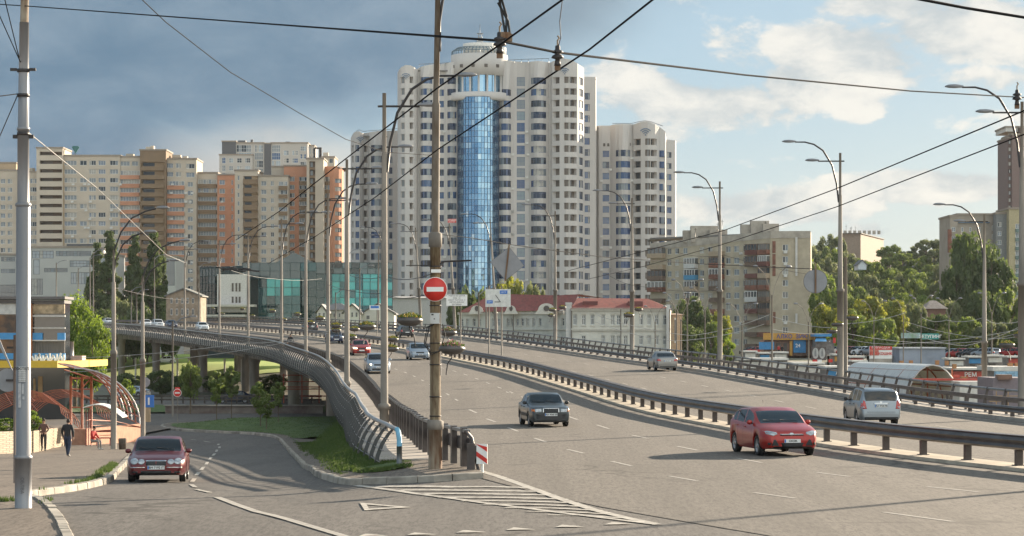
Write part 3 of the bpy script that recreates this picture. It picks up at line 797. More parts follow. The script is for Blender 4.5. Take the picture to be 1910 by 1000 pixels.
# ------------------------------------------------------------ lamp posts
def lamp_head(mb, c, d, L=.62, m=0):
    "cobra head, pointing along plan direction d"
    d = Vector((d[0], d[1], 0)).normalized(); r = Vector((-d.y, d.x, 0)); V = []
    prof = [(0, .05, .05), (.15, .09, .09), (.45, .14, .13), (.8, .13, .11), (1.0, .04, .04)]
    for t, w, h in prof:
        for k in range(8):
            a = 2 * pi * k / 8; V.append(c + d * (t * L) + r * w * math.cos(a) + Vector((0, 0, h * (.9 if math.sin(a) > 0 else .55) * math.sin(a) + .05)))
    mb.add(V, [(i * 8 + k, i * 8 + (k + 1) % 8, (i + 1) * 8 + (k + 1) % 8, (i + 1) * 8 + k) for i in range(4) for k in range(8)] + [tuple(range(8)), tuple(range(32, 40))], m, True)
def street_lamp(name, label, loc, H, side, group, wood=.42, r0=.19, r1=.10, arms=True, k=1.0, conc=M_PCONC, upper=None, head=.85, ring=.42, cat='street lamp'):
    "side = +1 arms to the right, -1 to the left; local x"
    t = thing(name, label, cat, loc, 0, group)
    mb = MB(); zr_ = H * ring
    mb.tube([(0, 0, -.3), (0, 0, zr_)], [r0, r0 * .93], 12); mb.build('pole', conc, t)
    mb = MB(); mb.lathe([(r0 * .95, zr_ - .12), (r0 * 1.22, zr_ - .08), (r0 * 1.22, zr_ + .06), (r0 * .8, zr_ + .12)], 12, 0); mb.build('collar', conc, t)
    mb = MB(); mb.tube([(0, 0, zr_), (0, 0, H * .82), (0, 0, H * .825), (0, 0, H)], [r0 * .8, r1 * 1.05, r1 * .8, r1 * .75], 10); mb.build('upper_pole', upper or conc, t)
    if arms:
        s = side
        A = [(s * r1, 0, H - 3.0 * k), (s * (r1 + .12), 0, H - 1.9 * k), (s * .5 * k, 0, H - .75 * k), (s * 1.05 * k, 0, H + .15 * k), (s * 1.6 * k, 0, H + .52 * k), (s * 2.15 * k, 0, H + .66 * k), (s * 2.75 * k, 0, H + .66 * k)]
        mb = MB(); mb.tube(A, [.055] * 4 + [.05, .045, .04], 7); mb.build('arm', M_DARK, t)
        mb = MB(); mb.tube([(-s * .25, 0, H - .5), (s * 1.35 * k, 0, H - .5)], .042, 7); mb.build('arm', M_DARK, t)
        for c in (Vector((s * 2.68 * k, 0, H + .64 * k)), Vector((s * 1.28 * k, 0, H - .5))):
            mb = MB(); lamp_head(mb, c, (s, 0), head); mb.build('lamp_head', M_LAMP, t)
    return t
LR = 'street lamps along the right edge of the viaduct'; LL = 'street lamps along the left footway of the viaduct'
rz_of = lambda Y: math.atan(tang(Y)[0] / tang(Y)[1])
wordR = ['at the right edge of the photo', 'above the round sign back', 'beside the right end of the white tower', 'in front of the lower right wing of the tower', 'in front of the tall white tower', 'right of the glass column of the tower', 'far off beside the glass column', 'far off right of the planters', 'tiny one at the far crest']
rl = None
for i, x in enumerate((1908, 1566, 1343, 1178, 1035, 926, 850, 785, 715)):
    Y = at_px(x, 15.5, 100); p = deck(Y, 15.5, .1)
    if rl is None: rl = street_lamp('street_lamp', 'tall lamp post with two lamps ' + wordR[i], p, 14.4, -1, LR, r0=.2); t = rl
    else: t = dup(rl, p, None, 'tall lamp post with two lamps ' + wordR[i])
    t.rotation_euler = (0, 0, -rz_of(Y) * 0)
    if x in (926, 850, 785): t.rotation_euler = (0, R(-3.2), 0)
for Yq, lb in ((77, 'tall lamp post just outside the photo at the right, throwing its shadow over the road'), (44, 'nearest lamp post outside the photo at the right, shadowing the near road')):
    dup(rl, Vector((med(Yq) + 15.5, Yq, .1)), None, lb)
wordL = ['with a wide steel collar, nearest behind the rusty pole', 'standing second behind the rusty pole', 'third behind the rusty pole', 'rising over the round end of the orange block', 'rising in front of the teal glass building', 'left of the teal glass wall', 'in front of the white annex', 'beside the old gabled house', 'right of the twin poplars']
M_POLEW = mat('pole_weathered', (.21, .18, .15), .8, var=.35, scale=1.2, stretch=(1, 1, .2))
ll = None; left_lamps = []
for i, x in enumerate((717, 647, 612, 570, 525, 463, 409, 345, 322)):
    if i == 8: continue
    Y = at_px(x, -14.75, 90); p = deck(Y, -14.75, .12)
    lb = 'concrete lamp post on the footway, ' + wordL[i]
    if ll is None: ll = street_lamp('street_lamp', lb, p, 12.9, 1, LL, r0=.19, conc=M_PCONC, upper=M_POLEW, ring=.075); t = ll
    else: t = dup(ll, p, None, lb)
    left_lamps.append((t, p))
# lower street on the left
lo = None
for i, (x, y, Y, lb) in enumerate(((212, 841, 139, 'pale concrete lamp post beside the litter bin'), (266, 822, 160, 'pale concrete lamp post behind the dark red saloon'))):
    p = Vector((pX(x, Y), Y, zs(pX(x, Y), Y) + .13))
    if lo is None:
        lo = thing('street_lamp', lb, 'street lamp', p, 0, 'lamp posts on the lower left pavement')
        mb = MB(); mb.tube([(0, 0, -.3), (0, 0, 5.4)], [.175, .165], 12); mb.build('pole', M_PCONC, lo)
        mb = MB(); mb.lathe([(.165, 5.3), (.2, 5.35), (.2, 5.5), (.13, 5.6)], 12); mb.build('collar', M_PCONC, lo)
        mb = MB(); mb.tube([(0, 0, 5.5), (0, 0, 9.4), (0, 0, 9.42), (0, 0, 11.2)], [.13, .11, .07, .06], 10); mb.build('upper_pole', M_POLEW, lo)
        for A in ([(0, 0, 10.2), (.05, 0, 11.2), (.4, 0, 12.2), (1.0, 0, 13.0), (1.8, 0, 13.4), (2.4, 0, 13.55)], [(0, 0, 9.6), (.1, 0, 10.6), (.5, 0, 11.5), (1.1, 0, 12.0), (1.7, 0, 12.2)]):
            mb = MB(); mb.tube(A, .045, 7); mb.build('arm', M_DARK, lo); mb = MB(); lamp_head(mb, Vector(A[-1]), (1, 0), .72); mb.build('lamp_head', M_LAMP, lo)
    else:
        t = dup(lo, p, None, lb, (1, 1, .955))
# big steel pole, near left
t = thing('tram_pole', 'thick grey steel pole with paper notices, nearest at the left edge', 'pole', (pX(43.5, 52), 52, .06))
def tp(y): return pZ(y, 52) - .06
mb = MB(); mb.tube([(0, 0, -.2), (0, 0, tp(855))], [.178, .178], 20); mb.build('base_sleeve', M_STEELP, t)
mb = MB(); mb.tube([(0, 0, tp(856)), (0, 0, tp(385)), (0, 0, tp(380)), (0, 0, tp(240))], [.155, .15, .125, .122], 20); mb.build('pole', M_STEELP, t)
mb = MB(); mb.tube([(0, 0, tp(240)), (.02, 0, tp(42))], [.118, .10], 16); mb.build('upper_pole', M_STEELP, t)
for pf_ in ([(.1, tp(244)), (.14, tp(243)), (.14, tp(238)), (.1, tp(237))], [(.15, tp(386)), (.175, tp(384)), (.16, tp(379)), (.12, tp(377))], [(.15, tp(857)), (.2, tp(856)), (.185, tp(850)), (.15, tp(848))]): MB().lathe(pf_, 16).build('collar', M_STEELP, t)
mb = MB(); mb.tube([(.02, 0, tp(48)), (.04, 0, tp(-40))], [.09, .085], 12); mb.build('pole_top', M_RUST, t)
mb = MB()
for yb in (132, 178, 250): mb.lathe([(.11, tp(yb + 3)), (.135, tp(yb + 3)), (.135, tp(yb - 3)), (.11, tp(yb - 3))], 14)
for sx in (-1, 1): mb.box((sx * .2, -.02, tp(130)), (.14, .05, .06)); mb.box((sx * .17, .0, tp(255)), (.1, .05, .08))
mb.build('clamp', M_DARK, t)
mb = MB(); V = []
def wrap(z0, z1, a0, a1, r, m=0):
    n = 8; b = [(r * math.cos(a0 + (a1 - a0) * k / n), r * math.sin(a0 + (a1 - a0) * k / n)) for k in range(n + 1)]
    mb.add([(x, y, z0) for x, y in b] + [(x, y, z1) for x, y in b], [(k, k + 1, n + 2 + k, n + 1 + k) for k in range(n)], m, True)
wrap(tp(712), tp(684), R(-118), R(-62), .158); mb.build('paper_notice', mat('paper', (.62, .62, .62), .8, var=.08, scale=12), t)
mb = MB(); wrap(tp(760), tp(714), R(-122), R(-96), .1575); wrap(tp(735), tp(716), R(-90), R(-75), .1575); wrap(tp(745), tp(739), R(-84), R(-70), .1575); mb.build('paper_notice', mat('paper_torn', (.5, .5, .5), .9, c2=(.33, .33, .35), scale=16), t)
def text_mesh(s, size, m, name='lettering', extrude=.002, align='CENTER', bold=0.0):
    c = bpy.data.curves.new(name, 'FONT'); c.body = s; c.size = size; c.align_x = align; c.align_y = 'CENTER'; c.extrude = extrude; c.offset = bold; c.resolution_u = 2
    o = bpy.data.objects.new(name, c); col.objects.link(o); dg = bpy.context.evaluated_depsgraph_get(); dg.update()
    me = bpy.data.meshes.new_from_object(o.evaluated_get(dg)); bpy.data.objects.remove(o); bpy.data.curves.remove(c)
    me.name = name; me.materials.clear(); me.materials.append(m); return me
def text(s, size, m, parent, loc, rot=(R(90), 0, 0), name='lettering', bold=0.0, align='CENTER', sx=1.0):
    me = text_mesh(s, size, m, name, bold=bold, align=align)
    o = link(name, me, parent, loc); o.rotation_euler = rot; o.scale = (sx, 1, 1); return o
text('ПОСТЕЛ', .075, M_BLACK, t, (-.005, -.168, tp(688)), bold=.002)
for i in range(5):
    text('▪▪▪▪ ▪▪▪▪▪' if False else 'ІІІІ ІІІІІІ ІІІ', .028, M_BLACK, t, (0.0, -.166, tp(693.5 + i * 4)))
g_ = text('ОБЛВА', .1, mat('marker', (.12, .12, .13), .8), t, (.01, -.185, tp(905)), (R(90), R(90), 0)) if True else None
# ------------------------------------------------------------ centre pole with no-entry sign
Yc = 67.5; xc = pX(812, Yc)
t = thing('lamp_post', 'rusty peeling concrete pole with a round sign, rising past the top of the photo', 'pole', (xc, Yc, .14))
def tq(y): return pZ(y, Yc) - .14
mb = MB(); mb.tube([(0, 0, -.25), (.0, 0, tq(800))], [.19, .185], 20); mb.build('base_sleeve', M_RUST, t)
for pf_ in ([(.17, tq(802)), (.225, tq(800)), (.225, tq(786)), (.15, tq(783))], [(.14, tq(462)), (.185, tq(460)), (.185, tq(436)), (.12, tq(433))]): MB().lathe(pf_, 20).build('collar', M_PCONC, t)
mb = MB(); mb.tube([(0, 0, tq(801)), (0, 0, tq(440))], [.15, .145], 18); mb.build('pole', mat('rusty_paint', (.23, .18, .11), .85, c2=(.075, .04, .018), scale=5, bump=.3, stretch=(2, 2, .3), detail=10), t)
mb = MB(); mb.tube([(0, 0, tq(440)), (.02, 0, tq(195)), (.02, 0, tq(190)), (.07, 0, tq(-12))], [.115, .11, .085, .075], 14); mb.build('upper_pole', mat('pole_rusty_grey', (.17, .145, .12), .8, c2=(.09, .06, .035), scale=4, stretch=(1, 1, .3)), t)
mb = MB(); mb.tube([(.1, 0, tq(95)), (.115, 0, tq(40)), (.2, 0, tq(0)), (.45, 0, tq(-50))], .04, 8); mb.tube([(.12, 0, tq(96)), (.12, 0, tq(60))], .045, 6); mb.build('arm', M_DARK, t)
mb = MB(); mb.tube([(.1, -.05, tq(500)), (.13, -.05, tq(492)), (.25, -.05, tq(488)), (1.0, -.05, tq(486))], .028, 6).tube([(.14, -.05, tq(700)), (.14, -.05, tq(500))], .018, 5)
for yb in (570, 497, 455, 640, 740, 776, 680): mb.lathe([(.15, tq(yb + 1)), (.165, tq(yb + 1)), (.165, tq(yb - 1)), (.15, tq(yb - 1))], 14)
mb.tube([(-.8, -.02, tq(495.5)), (.2, -.02, tq(495))], .014, 5); mb.box((-.17, -.1, tq(491)), (.09, .07, .14)); mb.build('bracket', M_DARK, t)
mb = MB()
for i in range(2):
    mb.tube([(.12 + .02 * i, -.12, tq(600)), (-.22 + .05 * i, -.14, tq(610)), (-.30 + .04 * i, -.14, tq(640)), (-.12, -.2, tq(662 - 4 * i)), (.12, -.2, tq(655)), (.27, -.12, tq(625)), (.2, -.08, tq(605))], .016, 5)
mb.build('cable_loop', M_BLACK, t)
mb = MB(); mb.box((0, -.20, tq(594)), (.27, .12, .29)); mb.build('control_box', mat('box_grey', (.5, .5, .49), .5), t)
mb = MB(); mb.box((-.07, -.263, tq(587)), (.06, .006, .04)).box((-.02, -.263, tq(595)), (.035, .006, .03)); mb.box((.13, -.264, tq(594)), (.008, .006, .25)); mb.build('control_plate', M_DARK, t)
mb = MB(); mb.box((.02, -.19, tq(506)), (.26, .09, .09)); mb.build('label_band', M_WHITE, t)
t = thing('no_entry_sign', 'large round red no-entry sign with white bar on the rusty pole', 'sign', (xc, Yc - .2, tq(540) + .14))
mb = MB(); mb.lathe([(0, -.012), (.335, -.012), (.335, .012), (0, .012)], 40); me = mb.build('disc', M_WHITE, t); me.rotation_euler = (R(90), 0, 0)
mb = MB(); mb.lathe([(0, 0), (.318, 0), (.318, .005), (0, .005)], 40); me = mb.build('red_face', M_RED, t); me.rotation_euler = (R(90), 0, 0); me.location = (0, -.014, 0)
mb = MB(); mb.box((0, -.026, 0), (.46, .008, .125)); mb.build('white_bar', M_WHITE, t)
# ------------------------------------------------------------ buildings
G1 = glass('window_glass', (.03, .04, .05), .06, 0, .5); G2 = glass('window_glass_blue', (.035, .07, .14), .06, 0, .6); G3 = glass('window_glass_pale', (.20, .23, .25), .25, 0, .5)
G4 = mat('curtained_window', (.34, .33, .30), .35, var=.2, scale=1.5)
WF = mat('window_frame_white', (.62, .62, .60), .5); WFB = mat('window_frame_blue', (.08, .11, .20), .5)
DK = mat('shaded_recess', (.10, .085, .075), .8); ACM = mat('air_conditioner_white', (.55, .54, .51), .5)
ROOFM = mat('roof_bitumen', (.16, .15, .14), .9)
class Path:
    def __init__(s, pts):
        s.p = [Vector((a, b)) for a, b in pts]; s.u = [0]
        for i in range(1, len(s.p)): s.u.append(s.u[-1] + (s.p[i] - s.p[i - 1]).length)
        s.L = s.u[-1]
    def at(s, u, out=0.0):
        i = 0
        while i < len(s.p) - 2 and u > s.u[i + 1]: i += 1
        t = (u - s.u[i]) / (s.u[i + 1] - s.u[i]); q = s.p[i].lerp(s.p[i + 1], t); d = (s.p[i + 1] - s.p[i]).normalized()
        return (q.x + d.y * out, q.y - d.x * out)
    def u_of_px(s, x):   # u where the path crosses photo column x
        f = lambda q: 955 + F * q[0] / q[1] - x
        for i in range(len(s.p) - 1):
            a, b = f(s.p[i]), f(s.p[i + 1])
            if a <= 0 <= b: return s.u[i] + (s.u[i + 1] - s.u[i]) * (-a / (b - a) if b != a else 0)
        return 0 if f(s.p[0]) > 0 else s.L
def win_mesh(P, u0, u1, dep, h, nm, kind, fm, gm, bulge=None, tr=.0):
    mb = MB(); b = bulge or (lambda u: 0)
    def T(u, z, o=0.0): x, y = P.at(u, b(u) - dep + o); return (x, y, z)
    seg = max(1, int((u1 - u0) / 1.1)) if bulge else 1
    us = [u0 + (u1 - u0) * i / seg for i in range(seg + 1)]
    npn = nm if kind != 'log' else 1
    for k in range(npn):
        c0, c1 = u0 + (u1 - u0) * k / npn, u0 + (u1 - u0) * (k + 1) / npn; g = random.choices((0, 2, 3), (6, 2, 1))[0] if kind != 'log' else 0
        sg = [c0] + [u for u in us if c0 + .05 < u < c1 - .05] + [c1]
        for i in range(len(sg) - 1): mb.quad(T(sg[i], 0), T(sg[i + 1], 0), T(sg[i + 1], h), T(sg[i], h), g)
    fw = .11
    if kind == 'log':
        hh = h * .42
        for i in range(seg): pass
        mb.quad(T(u0 + .3, h * .1, .02), T(u0 + (u1 - u0) * .55, h * .1, .02), T(u0 + (u1 - u0) * .55, h * .88, .02), T(u0 + .3, h * .88, .02), 1)
    else:
        def bar(a, c, z0, z1): mb.quad(T(a, z0, .05), T(c, z0, .05), T(c, z1, .05), T(a, z1, .05), 1)
        for i in range(seg): bar(us[i], us[i + 1], 0, fw); bar(us[i], us[i + 1], h - fw, h)
        for k in range(nm + 1):
            uc = u0 + (u1 - u0) * k / nm; w = fw if k in (0, nm) else fw * .8
            a = min(max(uc - w / 2, u0), u1 - w); bar(a, a + w, fw, h - fw)
        if tr: bar(u0, u1, h * tr, h * tr + .08) if not bulge else [bar(us[i], us[i + 1], h * tr, h * tr + .08) for i in range(seg)]
    return mb.mesh('window' if kind != 'log' else 'loggia', [gm, fm, G3, G4])
def facade(bld, P, z0, ztop, cols, wallm, name='wall', wins=None, thick=None):
    """cols: dict a,b (photo columns or u), rows [(z,h)], dep, n, kind, sp (spandrel material idx), bulge, gl, fm"""
    mats = [wallm]; mb = MB(); zt = ztop if callable(ztop) else (lambda u: ztop)
    def mi(m):
        if m is None: return 0
        if m not in mats: mats.append(m)
        return mats.index(m)
    C = []
    for c in cols:
        c = dict(c)
        if 'a' in c: c['u0'], c['u1'] = P.u_of_px(c['a']), P.u_of_px(c['b'])
        if c['u1'] - c['u0'] > .25: C.append(c)
    C.sort(key=lambda c: c['u0'])
    def subdiv(a, b, cur=False):
        us = [a] + [u for u in P.u if a + .02 < u < b - .02] + [b]
        if cur:
            us = [a + (b - a) * i / max(1, int((b - a) / 1.1)) for i in range(max(1, int((b - a) / 1.1)) + 1)]
        return us
    def T(u, z, o=0.0): x, y = P.at(u, o); return (x, y, z)
    for c in C:
        bg = c.get('bulge', 0); c['bf'] = (lambda q, a=c['u0'], b=c['u1'], bg=bg: bg * math.sin(pi * min(1, max(0, (q - a) / (b - a)))) ** .7) if bg else (lambda q: 0)
        c['sub'] = [c['u0'] + (c['u1'] - c['u0']) * i / max(1, int((c['u1'] - c['u0']) / 1.1)) for i in range(max(1, int((c['u1'] - c['u0']) / 1.1)) + 1)] if bg else [c['u0'], c['u1']]
        c['R'] = [(za, h) for za, h in c['rows'] if za >= z0]
    bs = sorted(set([0.0, P.L] + list(P.u) + [u for c in C for u in c['sub']])); bs = [u for i, u in enumerate(bs) if i == 0 or u - bs[i - 1] > .004 or u == P.L]
    for p, q in zip(bs, bs[1:]):
        if q - p < .003: continue
        m = (p + q) / 2; cov = [c for c in C if c['u0'] - .003 <= m <= c['u1'] + .003]
        ops = sorted([(za, h, c) for c in cov for za, h in c['R']], key=lambda t: t[0])
        z = z0
        for k, (za, h, c) in enumerate(ops):
            if za < z - .001: continue
            bf, bd, dep, sm_ = c['bf'], c.get('band', 0), c.get('dep', .22), mi(c.get('sp'))
            prev = ops[k - 1][2] if k else None
            zm = z
            if (k == 0 or prev is not c) and za - z > 3 and (bd or c.get('sp')) and not c.get('full'):
                zm = za - 1.6; mb.quad(T(p, z), T(q, z), T(q, zm), T(p, zm), 0)
            mb.quad(T(p, zm, bf(p) + bd), T(q, zm, bf(q) + bd), T(q, za, bf(q) + bd), T(p, za, bf(p) + bd), sm_)
            if bd: mb.quad(T(p, zm, 0), T(q, zm, 0), T(q, zm, bf(q) + bd), T(p, zm, bf(p) + bd), sm_)
            mb.quad(T(p, za, bf(p) + bd), T(q, za, bf(q) + bd), T(q, za, bf(q) - dep), T(p, za, bf(p) - dep), 0)
            mb.quad(T(p, za + h, bf(p) - dep), T(q, za + h, bf(q) - dep), T(q, za + h, bf(q)), T(p, za + h, bf(p)), 0)
            z = za + h
        if ops: bf = ops[-1][2]['bf']
        else: bf = lambda u: 0
        mb.quad(T(p, z, bf(p)), T(q, z, bf(q)), T(q, zt(q)), T(p, zt(p)), 0)
    for c in C:
        a, b, dep, kind = c['u0'], c['u1'], c.get('dep', .22), c.get('kind', 'win'); bf = c['bf']; bg = c.get('bulge', 0)
        for za, h in c['R']:
            mb.quad(T(a, za, -dep), T(a, za, 0), T(a, za + h, 0), T(a, za + h, -dep)); mb.quad(T(b, za, 0), T(b, za, -dep), T(b, za + h, -dep), T(b, za + h, 0))
        if c.get('band'):
            rr_ = sorted(c['R'])
            for i, (za, h) in enumerate(rr_):
                zp = rr_[i - 1][0] + rr_[i - 1][1] if i else za - 1.6
                if za - zp > 2.2: zp = za - 1.6
                bd = c['band']; mb.quad(T(a, zp, 0), T(a, zp, bd), T(a, za, bd), T(a, za, 0), mi(c.get('sp'))); mb.quad(T(b, zp, bd), T(b, zp, 0), T(b, za, 0), T(b, za, bd), mi(c.get('sp')))
        if wins is not None:
            gls = c.get('gl', (G1, G1, G2, G3)); ms = {}
            for (za, h) in c['R']:
                g = random.choice(gls); key = (g.name, round(h, 2))
                if key not in ms: ms[key] = win_mesh(P, a, b, dep, h, c.get('n', 2), kind, c.get('fm', WF), g, bf if bg else None, c.get('tr', 0))
                wins.append((c.get('pri', 0), ms[key], za, (b - a) * h))
    return mb.build(name, mats, bld)
def put_windows(bld, wins, big=100):
    by = {}
    for pri, me, z, ar in wins: by.setdefault(me.name.split('.')[0], []).append((pri, ar, me, z))
    for nm, L in by.items():
        random.shuffle(L); L.sort(key=lambda t: (-t[0], -t[1]))
        for pri, ar, me, z in L[:big]: link(nm, me, bld, (0, 0, z))
        if len(L) > big:
            mb = MB(); mats = []
            for pri, ar, me, z in L[big:]:
                mm = []
                for m in me.materials:
                    if m not in mats: mats.append(m)
                    mm.append(mats.index(m))
                b = len(mb.v); mb.v += [(v.co.x, v.co.y, v.co.z + z) for v in me.vertices]
                for q in me.polygons: mb.f.append([b + i for i in q.vertices]); mb.m.append(mm[q.material_index]); mb.sm.append(False)
            o = mb.build(nm, mats, bld); o['kind'] = 'stuff'
def rows_px(y0, pitch, n, hpx, d, skip=()):
    "rows of openings: y0 = photo row of the centre of the top row"
    return [(pZ(y0 + k * pitch + hpx / 2, d), hpx / F * d) for k in range(n) if k not in skip]
def acs(bld, P, spots, m=None):
    "air conditioners at (u, z)"
    me = MB().box((0, 0, 0), (.85, .35, .6)).mesh('air_conditioner', m or ACM)
    for (u, z) in spots:
        x, y = P.at(u, .2); link('air_conditioner', me, bld, (x, y, z))
def roof_cap(bld, pts, z, m=None, name='roof'):
    mb = MB(); mb.prism(pts, z - .4, z, 0); return mb.build(name, m or ROOFM, bld)
def bldg(name, label, cat, X, Y): return thing(name, label, cat)
def to_local(t):
    "put the empty at the base centre of its parts, keeping them in place"
    pts = []
    for c in t.children:
        if c.type == 'MESH' and len(c.data.vertices):
            vs = c.data.vertices
            for i in range(0, len(vs), max(1, len(vs) // 40)): pts.append(vs[i].co + c.location)
    xs = [p.x for p in pts]; ys_ = [p.y for p in pts]; zz = [p.z for p in pts]
    o = Vector(((min(xs) + max(xs)) / 2, (min(ys_) + max(ys_)) / 2, min(zz))); t.location = o
    for c in t.children: c.location = c.location - o
def wifi(bld, x, y, d, s, m, dy=0):
    "crest: three arcs and a drop, facing the camera"
    mb = MB(); cx, cz = pX(x, d), pZ(y, d); Yf = d + dy
    for k, r in enumerate((1.0, .68, .38)):
        n = 10; w = .16; A = [R(40 + 100 * i / n) for i in range(n + 1)]
        V = []
        for a in A:
            for q in (r - w * .5, r + w * .5): V.append((cx + s * q * math.cos(a), Yf, cz + s * (q * math.sin(a) - .75)))
        for a in A:
            for q in (r - w * .5, r + w * .5): V.append((cx + s * q * math.cos(a), Yf + .1, cz + s * (q * math.sin(a) - .75)))
        mb.add(V, [(2 * i, 2 * i + 2, 2 * i + 3, 2 * i + 1) for i in range(n)])
    mb.lathe([(0, 0), (.12 * s, 0)], 8, 0, (cx, Yf, 0)) if False else mb.box((cx, Yf, cz - s * .72), (.2 * s, .1, .2 * s))
    mb.build('emblem', m, bld)
def antenna(bld, x, y, z, h, m=M_DARK, name='aerial'):
    mb = MB(); mb.tube([(x, y, z), (x, y, z + h)], .06, 4); mb.box((x, y, z + h * .8), (.8, .06, .06)); mb.build(name, m, bld)

# ---------- white tower -------------------------------------------------------
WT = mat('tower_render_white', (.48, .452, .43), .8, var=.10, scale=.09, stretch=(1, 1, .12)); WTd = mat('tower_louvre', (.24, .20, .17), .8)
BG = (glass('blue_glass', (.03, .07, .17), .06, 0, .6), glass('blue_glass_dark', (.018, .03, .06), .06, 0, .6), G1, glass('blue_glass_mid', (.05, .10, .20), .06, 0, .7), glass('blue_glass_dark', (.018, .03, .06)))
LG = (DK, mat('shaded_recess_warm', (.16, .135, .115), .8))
def tower_cols(spec, d, y0, pitch, n):
    out = []
    for sx in spec:
        a, b, ty = sx[:3]; hh = sx[3] if len(sx) > 3 else 12.2; ex = sx[4] if len(sx) > 4 else {}
        rows = rows_px(y0 + ex.get('dy', 0), pitch, n, hh, d, ex.get('skip', ()))
        c = dict(a=a, b=b, rows=rows)
        if ty == 'bow': c.update(bulge=.9, n=5, gl=BG, fm=WFB, tr=.72, dep=.15)
        if ty == 'win': c.update(n=2, gl=BG, fm=WFB, dep=.2)
        if ty == 'win3': c.update(n=3, gl=BG, fm=WFB, dep=.2, tr=.7)
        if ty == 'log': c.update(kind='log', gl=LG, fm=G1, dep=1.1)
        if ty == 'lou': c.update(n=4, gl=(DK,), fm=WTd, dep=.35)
        if ty == 'str': c.update(n=2, gl=(glass('pale_teal_glass', (.13, .19, .22), .15), BG[0], G3), fm=WFB, dep=.12, tr=.5)
        out.append(c)
    return out
D0 = 700.0
tw = bldg('apartment_tower', 'tallest white apartment tower with a blue glass stair column and round drum on its roof', 'apartment tower', 0, D0)
def ppath(pts, d): return Path([(pX(x, d + off), d + off) for x, off in pts])
mp = [(741.5, 12), (742, 7), (744, 3.5), (748, 1.6), (756, .6), (765, .4), (772, 1.2), (777, 3), (780, 4.2), (783, 4.2), (786, 3.2), (792, 2.6), (800, 2.4), (808, 2.8), (814, 4.2), (818, 4.8), (829, 4.8), (833, 4.2), (843, 3.6), (852, 3.8), (858, 4.2), (925, 4.2), (930, 3.8), (945, 3.6), (953, 4.2), (958, 5.2), (964, 5.6), (979, 5.6), (986, 5.2), (990, 4.4), (1004, 3.6), (1019, 4.4), (1024, 5.2), (1027, 5.0), (1030, 3.2), (1044, 1.2), (1056, .6), (1068, 1.0), (1077, 2.4), (1080, 3.8), (1086, 6), (1089, 9)]
PM = ppath(mp, D0)
S0 = F / D0
topy = lin([742, 748, 756, 768, 777, 782, 800, 840, 950, 988, 1004, 1022, 1028, 1040, 1052, 1066, 1080, 1089], [130, 124.5, 121, 122, 127, 123, 119, 113.5, 110, 112, 111, 112.5, 113, 109.5, 108.5, 111, 118, 121])
def ztop_px(P, fy, d):
    tab = [(u, 955 + F * P.p[i].x / P.p[i].y) for i, u in enumerate(P.u)]
    L = lin([t[0] for t in tab], [t[1] for t in tab]); return lambda u: pZ(fy(L(u)), d)
spec = [(747.4, 754.6, 'lou'), (763.5, 771, 'log'), (785, 806.5, 'bow'), (819.5, 828, 'win'), (834.5, 851.5, 'bow'), (931, 953, 'bow', 12.2, {'dy': 22}), (964, 979, 'str', 16.5), (990.5, 1018.7, 'bow'), (1030, 1043.6, 'log'), (1052, 1062.3, 'lou'), (1063.6, 1075.7, 'log'), (1080.2, 1087.6, 'win3', 14)]
wins = []
NR = 24
cs = tower_cols(spec, D0, 148.5, 21.42, NR)
facade(tw, PM, -2, ztop_px(PM, topy, D0), cs, WT, 'wall', wins)
# shaded left flank and the lit back wing on the right
PL = Path([(pX(741.5, D0 + 12) + 1.5, D0 + 40), (pX(741.5, D0 + 12), D0 + 12)])
facade(tw, PL, -2, pZ(130, D0), [dict(u0=4 + 5 * i, u1=6 + 5 * i, rows=rows_px(150, 21.42, NR, 10, D0), n=2, gl=BG, fm=WFB) for i in range(4)], WT, 'side_wall', wins)
PR = Path([(pX(1089, D0 + 9), D0 + 9), (pX(1089, D0 + 9) + .2, D0 + 14), (pX(1111, D0 + 15), D0 + 15), (pX(1112.5, D0 + 18), D0 + 18), (pX(1112, D0 + 40), D0 + 40)])
facade(tw, PR, -2, pZ(143, D0 + 14), tower_cols([(1090.5, 1100, 'win3', 12.5, {'dy': 31})], D0 + 14, 148.5, 21.0, NR), WT, 'back_wing', wins)
put_windows(tw, wins)
roof_cap(tw, [(pX(743, D0), D0 + 5), (pX(800, D0), D0 + 3.5), (pX(890, D0), D0 + 5), (pX(1088, D0), D0 + 9), (pX(1088, D0), D0 + 35), (pX(743, D0), D0 + 38)], pZ(128, D0))
roof_cap(tw, [(pX(1086, D0 + 14), D0 + 15), (pX(1112, D0 + 15), D0 + 15.5), (pX(1111, D0 + 15), D0 + 38), (pX(1086, D0 + 14), D0 + 38)], pZ(146, D0 + 14))
cxg = pX(891.5, D0 - 1); cyg = D0 + 4.6; rg_ = 39 / S0
